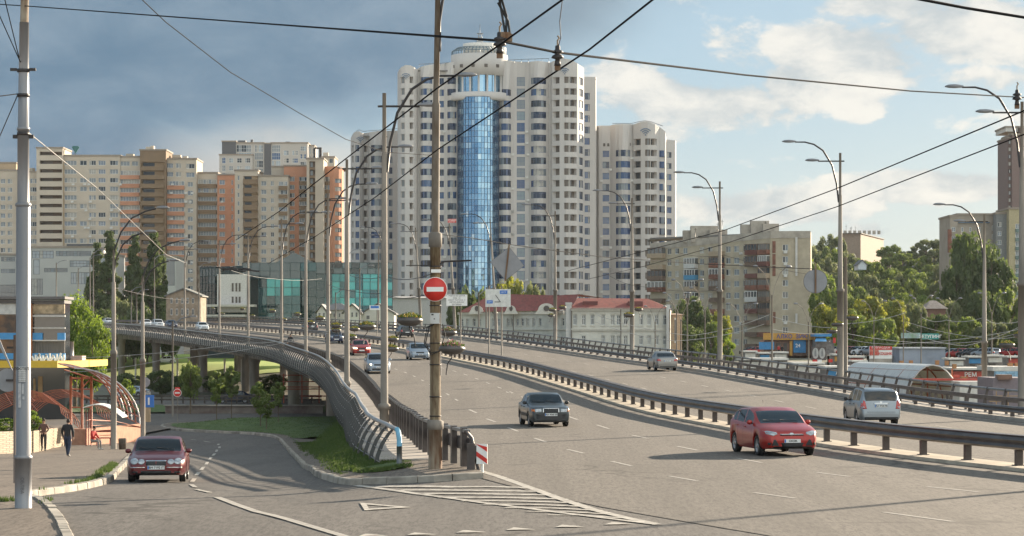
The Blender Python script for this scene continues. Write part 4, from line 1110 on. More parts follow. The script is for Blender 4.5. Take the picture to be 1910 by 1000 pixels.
# glass stair column: individually tinted panes with mullions
mbg = MB(); na = 20; zt_, zb_ = pZ(181, D0), -1.0; nz_ = int((zt_ - zb_) / 1.62)
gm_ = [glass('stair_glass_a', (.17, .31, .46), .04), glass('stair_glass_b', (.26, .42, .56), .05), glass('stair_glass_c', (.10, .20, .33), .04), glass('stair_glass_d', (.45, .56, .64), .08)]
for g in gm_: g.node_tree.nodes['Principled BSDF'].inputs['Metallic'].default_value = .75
A0, A1 = R(180), R(360)
def cyl(a, r, z): return (cxg + r * math.cos(a), cyg + r * 1.08 * math.sin(a), z)
for i in range(na):
    a, b = A0 + (A1 - A0) * i / na, A0 + (A1 - A0) * (i + 1) / na
    for k in range(nz_):
        z, w = zb_ + (zt_ - zb_) * k / nz_, zb_ + (zt_ - zb_) * (k + 1) / nz_
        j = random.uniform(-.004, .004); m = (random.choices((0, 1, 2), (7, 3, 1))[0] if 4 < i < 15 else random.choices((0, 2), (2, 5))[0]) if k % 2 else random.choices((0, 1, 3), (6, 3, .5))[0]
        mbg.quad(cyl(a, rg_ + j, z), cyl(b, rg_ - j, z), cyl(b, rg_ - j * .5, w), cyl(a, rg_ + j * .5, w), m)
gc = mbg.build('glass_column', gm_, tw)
mm = MB()
for i in range(na + 1):
    a = A0 + (A1 - A0) * i / na; mm.box(((cxg + (rg_ + .05) * math.cos(a)), cyg + (rg_ * 1.08 + .05) * math.sin(a), (zt_ + zb_) / 2), (.10, .10, zt_ - zb_), rz=a)
for k in range(0, nz_ + 1):
    z = zb_ + (zt_ - zb_) * k / nz_; mm.lathe([(rg_ + .07, z - .05), (rg_ + .07, z + .05)], na, 0, (cxg, cyg, 0), False, 1, 1.08, A0, A1)
for k in range(1, nz_, 2):
    for a in (R(205), R(265), R(272)):
        pass
mm.build('mullions', mat('mullion_blue', (.025, .05, .10), .5), gc)
ring = MB(); ring.lathe([(0, pZ(186.5, D0)), (56 / S0, pZ(186, D0)), (57.5 / S0, pZ(182, D0)), (57.5 / S0, pZ(172, D0)), (52 / S0, pZ(170.5, D0)), (0, pZ(170.5, D0))], 40, 0, (cxg + .2, cyg + 1.6, 0), True, 1, .85); ring.build('ring_slab', WT, tw)
lan = MB(); lan.lathe([(44 / S0, pZ(171, D0)), (44 / S0, pZ(139, D0))], 32, 0, (cxg + .2, cyg + 1.6, 0), False, 1, .9); lan.build('lantern_glass', gm_[1], tw)
for i in range(9):
    a = R(192 + 156 * i / 8); mb = MB(); mb.tube([(cxg + .2 + 48 / S0 * math.cos(a), cyg + 1.6 + 45 / S0 * math.sin(a), pZ(171, D0)), (cxg + .2 + 48 / S0 * math.cos(a), cyg + 1.6 + 45 / S0 * math.sin(a), pZ(138, D0))], .28, 8); mb.build('pillar', WT, tw)
mb = MB(); mb.lathe([(0, pZ(139, D0)), (53.5 / S0, pZ(139, D0)), (53.5 / S0, pZ(99, D0)), (51 / S0, pZ(98, D0)), (0, pZ(100, D0))], 40, 0, (cxg + .3, cyg + 2.4, 0), True, 1, .9); dr = mb.build('drum', WT, tw)
mb = MB()
for a in (R(206), R(232), R(258), R(284), R(310)):
    mb.lathe([(0, 0), (.45, 0)], 10, 0, (0, 0, 0)) if False else None
    c = (cxg + .3 + 54 / S0 * math.cos(a), cyg + 2.4 + 48.7 / S0 * math.sin(a), pZ(122, D0)); mb.box(c, (.9, .25, .9), rz=a + pi / 2)
mb.build('porthole', DK, dr)
mb = MB()
for i in range(22):
    a = R(180 + 180 * i / 21); c, s = math.cos(a), math.sin(a); r1, r2 = 50 / S0, 40 / S0
    mb.tube([(cxg + r1 * c, cyg + 2.4 + r1 * .9 * s, pZ(98, D0)), (cxg + r1 * 1.0 * c, cyg + 2.4 + r1 * .9 * s, pZ(92, D0)), (cxg + r2 * c, cyg + 2.4 + r2 * .9 * s, pZ(85, D0))], .13, 4)
for r, y in ((50, 92), (45, 88.5), (40, 85)): mb.tube([(cxg + r / S0 * math.cos(R(180 + 9 * i)), cyg + 2.4 + r / S0 * .9 * math.sin(R(180 + 9 * i)), pZ(y, D0)) for i in range(21)], .12, 4)
mb.build('pergola_ring', mat('teal_metal', (.12, .17, .20), .5), tw)
mb = MB(); mb.lathe([(0, pZ(99, D0)), (33 / S0, pZ(99, D0)), (33 / S0, pZ(76, D0)), (0, pZ(74.5, D0))], 28, 0, (cxg + .6, cyg + 4, 0)); mb.lathe([(0, pZ(99, D0)), (11 / S0, pZ(99, D0)), (11 / S0, pZ(84, D0)), (0, pZ(83, D0))], 16, 0, (pX(933, D0), cyg + 2, 0)); mb.build('roof_cabin', mat('tower_cap_white', (.66, .62, .56), .7), tw)
mb = MB(); X_, Y_ = pX(894.5, D0), cyg + 4
for sx in (-1, 1):
    for sy in (-1, 1): mb.tube([(X_ + sx, Y_ + sy, pZ(76, D0)), (X_ + .2 * sx, Y_ + .2 * sy, pZ(55, D0))], .09, 4)
for y, w in ((70, .8), (63, .55), (56, .9)): mb.box((X_, Y_, pZ(y, D0)), (2 * w, 2 * w, .12))
mb.tube([(X_, Y_, pZ(56, D0)), (X_, Y_, pZ(38, D0))], .07, 5); mb.build('mast', mat('mast_grey', (.16, .18, .2), .5), tw)
mb = MB(); 
for (xa, xb, ya) in ((781, 840, 118), (947, 1024, 110), (1095, 1112, 140)):
    yy = topy((xa + xb) / 2) if xa < 1090 else 143
    mb.tube([(pX(xa, D0), D0 + 4 + (11 if xa > 1090 else 0), pZ(ya - 1, D0)), (pX(xb, D0), D0 + 4 + (11 if xa > 1090 else 0), pZ(ya - 4, D0))], .07, 4)
    for i in range(7): x = xa + (xb - xa) * i / 6; mb.tube([(pX(x, D0), D0 + 4 + (11 if xa > 1090 else 0), pZ(yy + 3, D0)), (pX(x, D0), D0 + 4 + (11 if xa > 1090 else 0), pZ(ya - 1 - 3 * i / 6, D0))], .05, 4)
mb.build('roof_railing', M_RAILG, tw)
EM = mat('emblem_blue', (.10, .15, .22), .5)
wifi(tw, 757, 140, D0, 1.5, EM, -.1); wifi(tw, 1053, 130, D0, 1.6, EM, .2)
sold = thing('sale_banner', 'small red banner with white letters on the tower balcony', 'banner', (pX(843, 699), 699, pZ(412, 699)))
MB().box((0, 0, 0), (2.4, .1, 1.1)).build('cloth', M_RED, sold); text('ПРОДАЖ', .62, M_WHITE, sold, (0, -.06, .2), bold=.01); text('КВАРТИР', .4, M_WHITE, sold, (0, -.06, -.32))
sp_ = []
for _ in range(34):
    x = random.choice((829.5, 856, 943, 955, 986, 983, 781)); u = PM.u_of_px(x); sp_.append((u, pZ(148.5 + 21.42 * random.randint(4, 18) + 9, D0)))
acs(tw, PM, sp_); to_local(tw)
# right lower wing
D1 = 718.0
rw = bldg('apartment_tower', 'lower white wing at the right of the tallest tower with a dark arc emblem', 'apartment tower', 0, D1)
rp = [(1110, 14), (1112, 6), (1117, 4.6), (1123, 4.4), (1138, 4.4), (1143, 3.4), (1148, 2.6), (1162, 1.8), (1176, 2.6), (1180, 3.2), (1182, 2.4), (1196, .8), (1208, .3), (1222, .9), (1227, 2.4), (1230, 3.6), (1241, 4.4), (1243, 8), (1252, 9), (1259.5, 10), (1261, 13), (1261, 36)]
P1 = ppath(rp, D1)
ty1 = lin([1110, 1141, 1144, 1178, 1184, 1195, 1204, 1214, 1228, 1240, 1243, 1260], [232, 232, 230.5, 230, 231, 227, 226, 228, 234, 238, 256, 257])
wins = []
sp1 = [(1124, 1136.5, 'win'), (1148.7, 1175.5, 'bow'), (1182, 1195, 'log', 12.2, {'dy': -20.85}), (1203, 1213, 'lou', 12.2, {'dy': -20.85}), (1214, 1225.6, 'log', 12.2, {'dy': -20.85}), (1229.8, 1240.8, 'bow', 12), (1244, 1252.6, 'win', 11)]
facade(rw, P1, -2, ztop_px(P1, ty1, D1), tower_cols(sp1, D1, 285, 20.85, 18), WT, 'wall', wins)
for a, b in ((1124.5, 1128), (1132, 1136), (1166, 1169), (1172, 1175)): 
    u = P1.u_of_px(a); x, y = P1.at(u + .4, .03); MB().box((x, y, pZ(268, D1)), (.6, .06, .9)).build('vent', DK, rw)
put_windows(rw, wins)
roof_cap(rw, [(pX(1112, D1), D1 + 7), (pX(1205, D1), D1 + 3), (pX(1240, D1), D1 + 8), (pX(1240, D1), D1 + 34), (pX(1112, D1), D1 + 34)], pZ(240, D1))
wifi(rw, 1204, 243, D1, 1.9, EM, .1)
mb = MB(); mb.tube([(pX(x, D1), D1 + 4, pZ(y, D1)) for x, y in ((1143, 228), (1180, 228), (1192, 225), (1204, 223), (1216, 225), (1238, 233))], .08, 4); mb.build('roof_railing', M_RAILG, rw)
acs(rw, P1, [(P1.u_of_px(random.choice((1140, 1122, 1178))), pZ(285 + 20.85 * random.randint(0, 12) + 9, D1)) for _ in range(14)]); to_local(rw)
# left lower wing
D2 = 742.0
lw = bldg('apartment_tower', 'lower white wing at the left of the tallest tower, partly behind lamp posts', 'apartment tower', 0, D2)
P2 = ppath([(654, 30), (654.5, 6), (657, 3), (663, 1.2), (671, .6), (676, 1.6), (679, 3), (686, 3.6), (690, 2.6), (703, 1.6), (716, 2.6), (720, 4), (733, 4.4), (745, 5)], D2)
ty2 = lin([654, 660, 668, 676, 680, 700, 720, 745], [255, 246, 243.5, 248, 246.5, 244, 242, 241])
wins = []
sp2 = [(656, 659.5, 'log'), (662.5, 670, 'win'), (679, 685.6, 'log'), (692, 714, 'bow'), (725.5, 732, 'win3')]
facade(lw, P2, -2, ztop_px(P2, ty2, D2), tower_cols(sp2, D2, 276, 20.25, 19), WT, 'wall', wins); put_windows(lw, wins)
roof_cap(lw, [(pX(656, D2), D2 + 6), (pX(670, D2), D2 + 2), (pX(744, D2), D2 + 5), (pX(744, D2), D2 + 30), (pX(656, D2), D2 + 30)], pZ(252, D2))
wifi(lw, 672, 258, D2, 1.5, EM, .3)
mb = MB(); mb.tube([(pX(x, D2), D2 + 4, pZ(y, D2)) for x, y in ((662, 243), (668, 240), (676, 243), (700, 241), (740, 238))], .08, 4); mb.build('roof_railing', M_RAILG, lw)
acs(lw, P2, [(P2.u_of_px(random.choice((717, 735, 675))), pZ(276 + 20.25 * random.randint(1, 14) + 8, D2)) for _ in range(10)]); to_local(lw)
# ---------- apartment blocks at the left --------------------------------------
BE = mat('beige_render', (.47, .405, .325), .85, var=.07, scale=.15); BE2 = mat('tan_render', (.42, .31, .20), .85, var=.07, scale=.2)
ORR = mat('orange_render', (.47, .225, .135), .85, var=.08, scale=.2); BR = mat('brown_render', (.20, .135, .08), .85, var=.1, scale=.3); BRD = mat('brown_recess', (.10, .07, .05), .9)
PALE = (G1, G3, G4, G3, glass('grey_blue_glass', (.14, .18, .23), .15))
def block(name, label, d, x0, x1, roofy, cols, wall=BE, off=0, name_cat='apartment block', depth=16, group=None, obj=None, basez=-2, partname='wall', wl=None):
    "one section with a flat front between photo columns x0..x1"
    t = obj or bldg(name, label, name_cat, 0, d)
    P = Path([(pX(x0, d + off), d + off), (pX(x1, d + off), d + off)])
    W = wl if wl is not None else []
    facade(t, P, basez, pZ(roofy, d + off), cols, wall, partname, W)
    mb = MB(); xa, xb = pX(x0, d + off), pX(x1, d + off); z1 = pZ(roofy, d + off); Y0 = d + off
    mb.quad((xb, Y0, basez), (xb, Y0 + depth, basez), (xb, Y0 + depth, z1), (xb, Y0, z1)); mb.quad((xa, Y0 + depth, basez), (xa, Y0, basez), (xa, Y0, z1), (xa, Y0 + depth, z1))
    mb.quad((xb, Y0 + depth, basez), (xa, Y0 + depth, basez), (xa, Y0 + depth, z1), (xb, Y0 + depth, z1)); mb.build('side_wall', wall, t)
    mb = MB(); mb.box(((xa + xb) / 2, Y0 + depth / 2, z1 - .1), (xb - xa + .5, depth + .5, .5)); mb.build('roof', mat('parapet_cap', (.26, .22, .18), .8), t)
    if wl is None: put_windows(t, W)
    return t, P
DA = 820.0; PI_ = 16.15
def rw_(y0, n, h=9.0, d=DA, pitch=PI_, skip=()): return rows_px(y0, pitch, n, h, d, skip)
def wc(a, b, y0, n, nn=3, h=9.0, sp=None, band=0, dep=.25, kind='win', gl=PALE, d=DA, pitch=PI_, skip=(), fm=WF, pri=0):
    return dict(a=a, b=b, rows=rw_(y0, n, h, d, pitch, skip), n=nn, sp=sp, band=band, dep=dep, kind=kind, gl=gl, fm=fm, pri=pri)
bl = bldg('apartment_block', 'long beige apartment block with orange bands and a brown stair stack, behind the poplars', 'apartment block', 0, DA)
W = []
block(None, None, DA, -30, 34, 317, [wc(a, a + 9, 337, 13, 2) for a in (-26, -10, 1, 14)] , off=3, obj=bl, wl=W)
block(None, None, DA, -30, 30, 303, [], BE2, off=10, obj=bl, wl=W)
block(None, None, DA, 34, 69, 320, [wc(38, 50, 337, 13, 2), wc(56, 70, 337, 13, 3)], off=1, obj=bl, wl=W)
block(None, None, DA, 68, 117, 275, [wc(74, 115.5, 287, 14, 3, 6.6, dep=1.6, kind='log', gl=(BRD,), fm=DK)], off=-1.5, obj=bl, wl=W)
block(None, None, DA, 117, 224, 289.5, [wc(120, 143, 304, 15, 4), wc(149, 162, 304, 15, 2, skip=(1, 4, 6, 8)), wc(166, 179, 304, 15, 3), wc(183.5, 197, 304, 15, 3, skip=(5,)), wc(205, 220.5, 304, 15, 3)], off=0, obj=bl, wl=W)
block(None, None, DA, 117, 119.5, 300, [], BE2, off=-.5, obj=bl, wl=W)
block(None, None, DA, 224, 261, 291.5, [wc(224.6, 242, 305, 1, 3), wc(246, 258, 305, 1, 2)] + [dict(wc(224.6, 260.5, 322.5, 13, 7, 8.6, sp=ORR, band=.7, dep=.1), a=224.6, b=260.5)], off=.4, obj=bl, wl=W)
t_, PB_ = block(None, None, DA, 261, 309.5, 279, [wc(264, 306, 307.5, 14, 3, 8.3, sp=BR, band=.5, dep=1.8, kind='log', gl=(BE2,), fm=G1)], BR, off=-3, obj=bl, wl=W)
block(None, None, DA, 309.5, 366.5, 295.5, [wc(310.5, 323, 309, 2, 3), wc(328, 338, 309, 2, 2), wc(310.5, 344, 342, 13, 6, 8.4, sp=ORR, band=.6, dep=.1), wc(347, 363, 310, 2, 3), wc(350, 360, 344, 13, 2)], off=0, obj=bl, wl=W)
block(None, None, DA, 366.5, 405.5, 321.5, [wc(369.5, 404, 338, 14, 7, 8.6, sp=BR, band=.8, dep=.1)], off=3, obj=bl, wl=W)
block(None, None, DA, 405.5, 439.5, 325, [wc(409, 419.5, 340, 14, 2), wc(431.5, 434.5, 340, 14, 1, 9.5)], ORR, off=1, obj=bl, wl=W)
put_windows(bl, W)
for x, y, w, h in ((243, 290, 14, 5), (278, 277, 10, 5), (285, 276, 6, 7), (330, 292, 16, 5), (346, 294, 8, 4), (57, 317, 14, 6)): MB().box((pX(x, DA + 8), DA + 8, pZ(y, DA + 8)), (w / 5.6, 3, h / 5.6)).build('roof_cabin', BE, bl)
spts = [(p, z) for p, z in ()]
me = MB().box((0, 0, 0), (.9, .35, .65)).mesh('air_conditioner', ACM)
for x0 in (207, 223, 322, 349, 357, 167, 415, 160, 136):
    for k in range(2, 14):
        if random.random() < .5: link('air_conditioner', me, bl, (pX(x0 + random.uniform(-2, 3), DA), DA - .9, pZ(304 + PI_ * k + 8, DA)))
to_local(bl)
sg = thing('roof_sign', 'dark green triangular sign standing on the roof of the long beige block', 'sign', (pX(137, DA), DA + 4, pZ(290, DA)))
MB().extrude([(-1.25, 3.0), (-.9, 3.45), (.9, 3.45), (1.25, 3.0), (0, .9)], lambda u, v, w: Vector((u, w, v)), .5).build('panel', mat('teal_sign', (.02, .12, .12), .5), sg)
mb = MB(); mb.tube([(0, .25, 0), (0, .25, 1.2)], .1, 5); mb.tube([(-.8, .6, 0), (0, .25, 2.2)], .06, 4); mb.build('post', M_DARK, sg)
# block B
DB = 800.0; PB = 15.9
b2 = bldg('apartment_block', 'beige and orange apartment block with brown balconies, right of the long beige one', 'apartment block', 0, DB); W = []
block(None, None, DB, 438, 481, 317, [wc(443, 447, 332, 14, 1, d=DB, pitch=PB), wc(454, 483, 331.5, 14, 3, 6.5, sp=BR, band=1.0, dep=.9, kind='log', gl=(BE2,), d=DB, pitch=PB, fm=G1)], off=0, obj=b2, wl=W)
block(None, None, DB, 481, 537, 327, [wc(487, 497, 342, 14, 2, d=DB, pitch=PB), wc(505, 511.5, 342, 14, 2, d=DB, pitch=PB), wc(520, 536, 342.5, 14, 4, 8.2, sp=BR, band=.7, dep=.1, d=DB, pitch=PB)], off=.6, obj=b2, wl=W)
put_windows(b2, W); to_local(b2)
b3 = bldg('apartment_block', 'orange apartment block with a beige stair column and rounded right end', 'apartment block', 0, DB); W = []
PR_ = 15.5
block(None, None, DB, 507, 530, 310, [], BE, off=12, obj=b3, wl=W)
block(None, None, DB, 529.5, 573, 308.5, [wc(540, 549.5, 331, 14, 2, d=DB, pitch=PR_), wc(558, 572.4, 331, 14, 3, 8, sp=BR, band=.5, dep=.2, d=DB, pitch=PR_)], ORR, off=8, obj=b3, wl=W)
block(None, None, DB, 572, 603.5, 295, [wc(577, 588, 305, 17, 2, 11.5, sp=BR, dep=.9, kind='log', gl=(BRD,), fm=G3, d=DB, pitch=PR_)], BE, off=4, obj=b3, wl=W)
Pc = ppath([(603, 9), (612, 8.5), (622, 8.5), (632, 9.2), (638, 11), (641, 15), (641, 26)], DB)
facade(b3, Pc, -2, pZ(307, DB), [wc(604, 615, 331, 14, 3, 8.5, sp=BR, band=.3, d=DB, pitch=PR_), wc(625, 637, 334, 14, 3, 8, d=DB, pitch=PR_)], ORR, 'round_wall', W)
roof_cap(b3, [(pX(603, DB), DB + 9), (pX(630, DB), DB + 9), (pX(640, DB), DB + 14), (pX(640, DB), DB + 26), (pX(603, DB), DB + 26)], pZ(308, DB))
mb = MB(); mb.box((pX(583, DB), DB + 8, pZ(285, DB)), (.7, .7, 4)).box((pX(594, DB), DB + 8, pZ(285, DB)), (.9, .7, 4)).box((pX(589, DB), DB + 8, pZ(273, DB)), (2.6, .7, .5)); mb.build('roof_frame', M_DARK, b3)
put_windows(b3, W); to_local(b3)
# far glass tower
DG = 1000.0; GRY = mat('grey_cladding', (.40, .38, .35), .7, var=.05, scale=.1); CH_ = mat('charcoal_cladding', (.075, .08, .09), .6)
gt = bldg('office_tower', 'distant grey tower with charcoal panels and glazed strips behind the apartment roofs', 'office tower', 0, DG); W = []
CG = (glass('pale_glass', (.30, .36, .40), .1), G3, G1, BG[3])
def gcol(a, b, y0, n, nn, h=11.5): return dict(a=a, b=b, rows=rows_px(y0, 14.5, n, h, DG), n=nn, gl=CG, fm=WF, dep=.15, tr=.5)
block(None, None, DG, 409, 471, 288, [gcol(414, 421, 300, 8, 2), gcol(427, 435, 300, 8, 2, 9), gcol(442, 451, 300, 8, 2, 9), gcol(457, 467, 300, 8, 3, 9)], GRY, off=-2, obj=gt, wl=W, basez=20)
block(None, None, DG, 414, 440, 263, [], CH_, off=0, obj=gt, wl=W, basez=20, depth=22)
block(None, None, DG, 440, 493, 266, [gcol(441, 469, 277, 9, 6, 13.3), gcol(475, 491, 277, 9, 4, 13.3)], GRY, off=.5, obj=gt, wl=W, basez=20)
block(None, None, DG, 493, 505.5, 267, [], CH_, off=0, obj=gt, wl=W, basez=20)
block(None, None, DG, 505.5, 574, 266, [gcol(507, 523, 277, 9, 4, 13.3), gcol(529, 539, 285, 9, 2, 9), gcol(545, 556, 285, 9, 3, 9), gcol(560, 571, 277, 9, 3, 9)], GRY, off=.5, obj=gt, wl=W, basez=20)
block(None, None, DG, 574, 586, 271, [gcol(577, 580, 280, 6, 1), gcol(582.5, 585, 280, 6, 1)], GRY, off=6, obj=gt, wl=W, basez=20)
put_windows(gt, W)
mb = MB(); mb.box((pX(449, DG), DG + 6, pZ(264, DG)), (3, 4, 1.5)).box((pX(467, DG), DG + 6, pZ(263, DG)), (1, 1, 2)).box((pX(535, DG), DG + 6, pZ(265, DG)), (2, 3, 1)); mb.build('roof_plant', CH_, gt); to_local(gt)
b4 = bldg('apartment_block', 'pale beige block end glimpsed right of the orange stair column roof', 'apartment block', 0, 950); W = []
block(None, None, 950, 596, 624, 292, [wc(614, 621, 300, 3, 2, d=950)], BE, obj=b4, wl=W, basez=20); put_windows(b4, W)
MB().box((pX(608, 955), 955, pZ(290, 955)), (2, 3, 2)).build('roof_cabin', BE, b4); to_local(b4)
# business centre with concrete and glass bands, far left
DC = 640.0; CGY = mat('grey_panel', (.38, .38, .36), .7, var=.06, scale=.2)
bc = bldg('business_centre', 'low grey business centre with glass bands behind the poplars', 'office building', 0, DC); W = []
GZ = (glass('sky_glass', (.20, .25, .29), .08), glass('sky_glass_dark', (.10, .13, .15), .1))
def bcx(a, b, z0y, h, nn): return dict(a=a, b=b, rows=[(pZ(z0y + h, DC), h / F * DC)], n=nn, gl=GZ, fm=mat('mullion_dark', (.10, .11, .12), .5), dep=.1, tr=.5)
block(None, None, DC, -30, 54, 474, [bcx(2, 28, 478, 8, 5), bcx(2, 28, 500, 8, 5), bcx(-20, 50, 530, 30, 12)], CGY, off=8, obj=bc, wl=W)
block(None, None, DC, 54, 178, 460, [bcx(60, 100, 468, 14, 6), bcx(104, 170, 468, 10, 10), bcx(62, 74, 484, 28, 1), bcx(82, 126, 500, 8, 7), bcx(58, 80, 520, 30, 4), bcx(130, 174, 486, 12, 7), bcx(132, 172, 508, 22, 8)], CGY, obj=bc, wl=W)
block(None, None, DC, 178, 215, 474, [bcx(182, 212, 480, 60, 5)], CGY, off=3, obj=bc, wl=W)
block(None, None, DC, 290, 328, 478, [bcx(294, 326, 482, 50, 6)], CGY, off=6, obj=bc, wl=W)
MB().box((pX(150, DC), DC - .3, pZ(457, DC)), (7, .3, .5)).build('sign_frame', CH_, bc)
put_windows(bc, W); to_local(bc)
# teal glass mall
DM = 560.0
ml = bldg('shopping_centre', 'wide teal glass shopping centre below the orange block', 'shopping centre', 0, DM)
tg = [glass('teal_glass_a', (.01, .065, .08), .05), glass('teal_glass_b', (.015, .15, .165), .07), glass('teal_glass_c', (.012, .04, .05), .05), glass('teal_glass_d', (.03, .24, .245), .1), glass('teal_top', (.06, .09, .10), .1), glass('teal_dark', (.012, .022, .025), .1)]
for g in tg: g.node_tree.nodes['Principled BSDF'].inputs['Metallic'].default_value = .45
MU = mat('mullion_teal', (.02, .055, .06), .5)
def curtain(t, pts, y0, y1, d, du, dz, pick, name='glass_wall', mul=MU, mats=tg):
    P = Path(pts); mb = MB(); m2 = MB(); z1, z0 = pZ(y0, d), pZ(y1, d); nz = max(1, round((z1 - z0) / dz)); nu = max(1, round(P.L / du))
    for i in range(nu):
        ua, ub = P.L * i / nu, P.L * (i + 1) / nu
        for k in range(nz):
            za, zb = z0 + (z1 - z0) * k / nz, z0 + (z1 - z0) * (k + 1) / nz
            a, b = P.at(ua + .001, random.uniform(-.02, .02)), P.at(ub - .001, random.uniform(-.02, .02))
            mb.quad((*a, za), (*b, za), (*b, zb), (*a, zb), pick(i / nu, 1 - (k + .5) / nz))
    g = mb.build(name, mats, t)
    for i in range(nu + 1):
        a = P.at(min(P.L - .001, P.L * i / nu), .06); m2.box((a[0], a[1], (z0 + z1) / 2), (.09, .09, z1 - z0))
    for k in range(nz + 1):
        z = z0 + (z1 - z0) * k / nz
        for i in range(len(P.p) - 1):
            a, b = Vector(P.at(P.u[i] + .001, .08)), Vector(P.at(P.u[i + 1] - .001, .08)); dd = b - a
            m2.box(((a.x + b.x) / 2, (a.y + b.y) / 2, z), (dd.length, .09, .10), rz=math.atan2(dd.y, dd.x))
    m2.build('mullions', mul, g)
rr = random.random
def mpts(*l): return [(pX(x, DM + o), DM + o) for x, o in l]
curtain(ml, mpts((372, 16), (400, 10), (452, 4)), 498, 585, DM, 1.5, 1.7, lambda u, v: 5 if v > .2 + .1 * rr() else 4)
curtain(ml, mpts((452, 4), (480, 2), (560, 0)), 490, 520, DM, 2.2, 1.7, lambda u, v: 4)
curtain(ml, mpts((482, 1), (560, -.5)), 520, 600, DM, 1.9, 1.9, lambda u, v: (3 if rr() < .6 else 1) if .05 < v < .5 and .1 < u < .85 else random.choice((0, 0, 2)))
curtain(ml, mpts((560, 0), (590, -1)), 490, 600, DM, 1.9, 1.9, lambda u, v: 2 if v > .15 else 0)
curtain(ml, mpts((590, -1), (650, -1), (732, 3)), 490, 511, DM, 1.9, 1.6, lambda u, v: 5 if rr() < .3 else 4)
curtain(ml, mpts((590, -1), (650, -1), (732, 3)), 511, 600, DM, 1.7, 1.8, lambda u, v: random.choice((3, 1, 1, 0, 3)) if v < .62 and u > .12 else random.choice((0, 2)))
mb = MB(); q = [Vector((a, b)) for a, b in mpts((372, 17), (452, 5), (560, 1), (590, 0), (650, 0), (732, 4), (732, 30), (372, 34))]; mb.prism([(v.x, v.y) for v in q], -1, pZ(492, DM) - .3); mb.build('core', mat('mall_core', (.05, .07, .075), .8), ml)
mb = MB(); mb.box((pX(438, DM), DM - 2, pZ(548, DM)), (6.6, 8, pZ(515, DM) - pZ(585, DM))); mb.build('white_bay', mat('bay_white', (.50, .48, .46), .6), ml)
mb = MB()
for x in (434, 441, 447): mb.box((pX(x, DM - 6), DM - 6.05, pZ(537, DM)), (.42, .06, 1.9)); mb.box((pX(x, DM - 6), DM - 6.05, pZ(560, DM)), (.42, .06, 1.4))
mb.build('window', DK, ml)
mb = MB(); mb.box((pX(430, DM), DM - 7, pZ(571, DM)), (13, 4, .5)).box((pX(420, DM), DM - 7, pZ(590, DM)), (11, 4, .6)); mb.build('canopy', mat('canopy_pale', (.45, .42, .38), .6), ml)
mb = MB(); mb.extrude([(-5, 0), (0, 2.6), (5, 0)], lambda u, v, w: Vector((pX(545, DM) + u, DM + 6 + w, pZ(491, DM) + v)), 5); mb.build('gable', tg[4], ml); to_local(ml)
# small white houses in front of the mall
DH = 470.0
M_HW = mat('house_white', (.52, .50, .47), .8, var=.08, scale=.5); M_HR = mat('roof_dark', (.10, .10, .105), .6, var=.2)
def house(x0, x1, eave, ridge, d, gable, label, wins_=(), base=610, roof=M_HR, wall=M_HW, depth=9, cat='house'):
    t = bldg('house', label, cat, 0, d); xa, xb = pX(x0, d), pX(x1, d); ze, zr_, zb = pZ(eave, d), pZ(ridge, d), pZ(base, d) - (3 if base > 510 else 0)
    mb = MB()
    if gable: mb.extrude([(xa, zb), (xb, zb), (xb, ze), ((xa + xb) / 2, zr_), (xa, ze)], lambda u, v, w: Vector((u, d + w, v)), depth)
    else: mb.box(((xa + xb) / 2, d + depth / 2, (zb + ze) / 2), (xb - xa, depth, ze - zb))
    mb.build('wall', wall, t)
    mb = MB()
    if gable:
        for s in (0, 1):
            a = (xa - .4, ze - .15) if s == 0 else (xb + .4, ze - .15); m_ = ((xa + xb) / 2, zr_ + .12)
            mb.add([(a[0], d - .4, a[1]), (m_[0], d - .4, m_[1]), (m_[0], d + depth + .3, m_[1]), (a[0], d + depth + .3, a[1]), (a[0], d - .4, a[1] + .2), (m_[0], d - .4, m_[1] + .2), (m_[0], d + depth + .3, m_[1] + .2), (a[0], d + depth + .3, a[1] + .2)], [(0, 1, 2, 3), (7, 6, 5, 4), (0, 4, 5, 1), (1, 5, 6, 2), (2, 6, 7, 3), (3, 7, 4, 0)])
    else:
        i = min(3, (xb - xa) / 3); mb.add([(xa - .5, d - .5, ze), (xb + .5, d - .5, ze), (xb + .5, d + depth + .5, ze), (xa - .5, d + depth + .5, ze), (xa + i, d + depth / 2, zr_), (xb - i, d + depth / 2, zr_)], [(0, 1, 5, 4), (1, 2, 5), (2, 3, 4, 5), (3, 0, 4), (3, 2, 1, 0)])
    mb.build('roof', roof, t)
    for (a, b, ya, yb) in wins_:
        mb = MB(); A, B = pX(a, d), pX(b, d); mb.box(((A + B) / 2, d - .03, (pZ(ya, d) + pZ(yb, d)) / 2), (B - A, .08, pZ(ya, d) - pZ(yb, d)), 1)
        mb.box(((A + B) / 2 - (B - A) * .22, d - .06, (pZ(ya, d) + pZ(yb, d)) / 2), ((B - A) * .36, .08, (pZ(ya, d) - pZ(yb, d)) * .85), 0); mb.box(((A + B) / 2 + (B - A) * .22, d - .06, (pZ(ya, d) + pZ(yb, d)) / 2), ((B - A) * .36, .08, (pZ(ya, d) - pZ(yb, d)) * .85), 0)
        mb.build('window', [G1, WF], t)
    to_local(t); return t
house(591, 609, 583, 570, DH, True, 'small white gabled house at the left of the white row', [(594, 598, 583, 592), (602, 606, 583, 592)])
house(606, 648, 578, 565, DH + 9, False, 'white house with a dark hipped roof between two white gables', [(612, 616, 584, 592), (622, 626, 584, 592), (632, 635, 584, 592)], roof=M_HR)
house(641, 672, 584, 569, DH - 1, True, 'white gabled house with three windows behind the lamp posts', [(647, 651, 582, 592), (655, 659, 582, 592), (663, 667, 582, 592)])
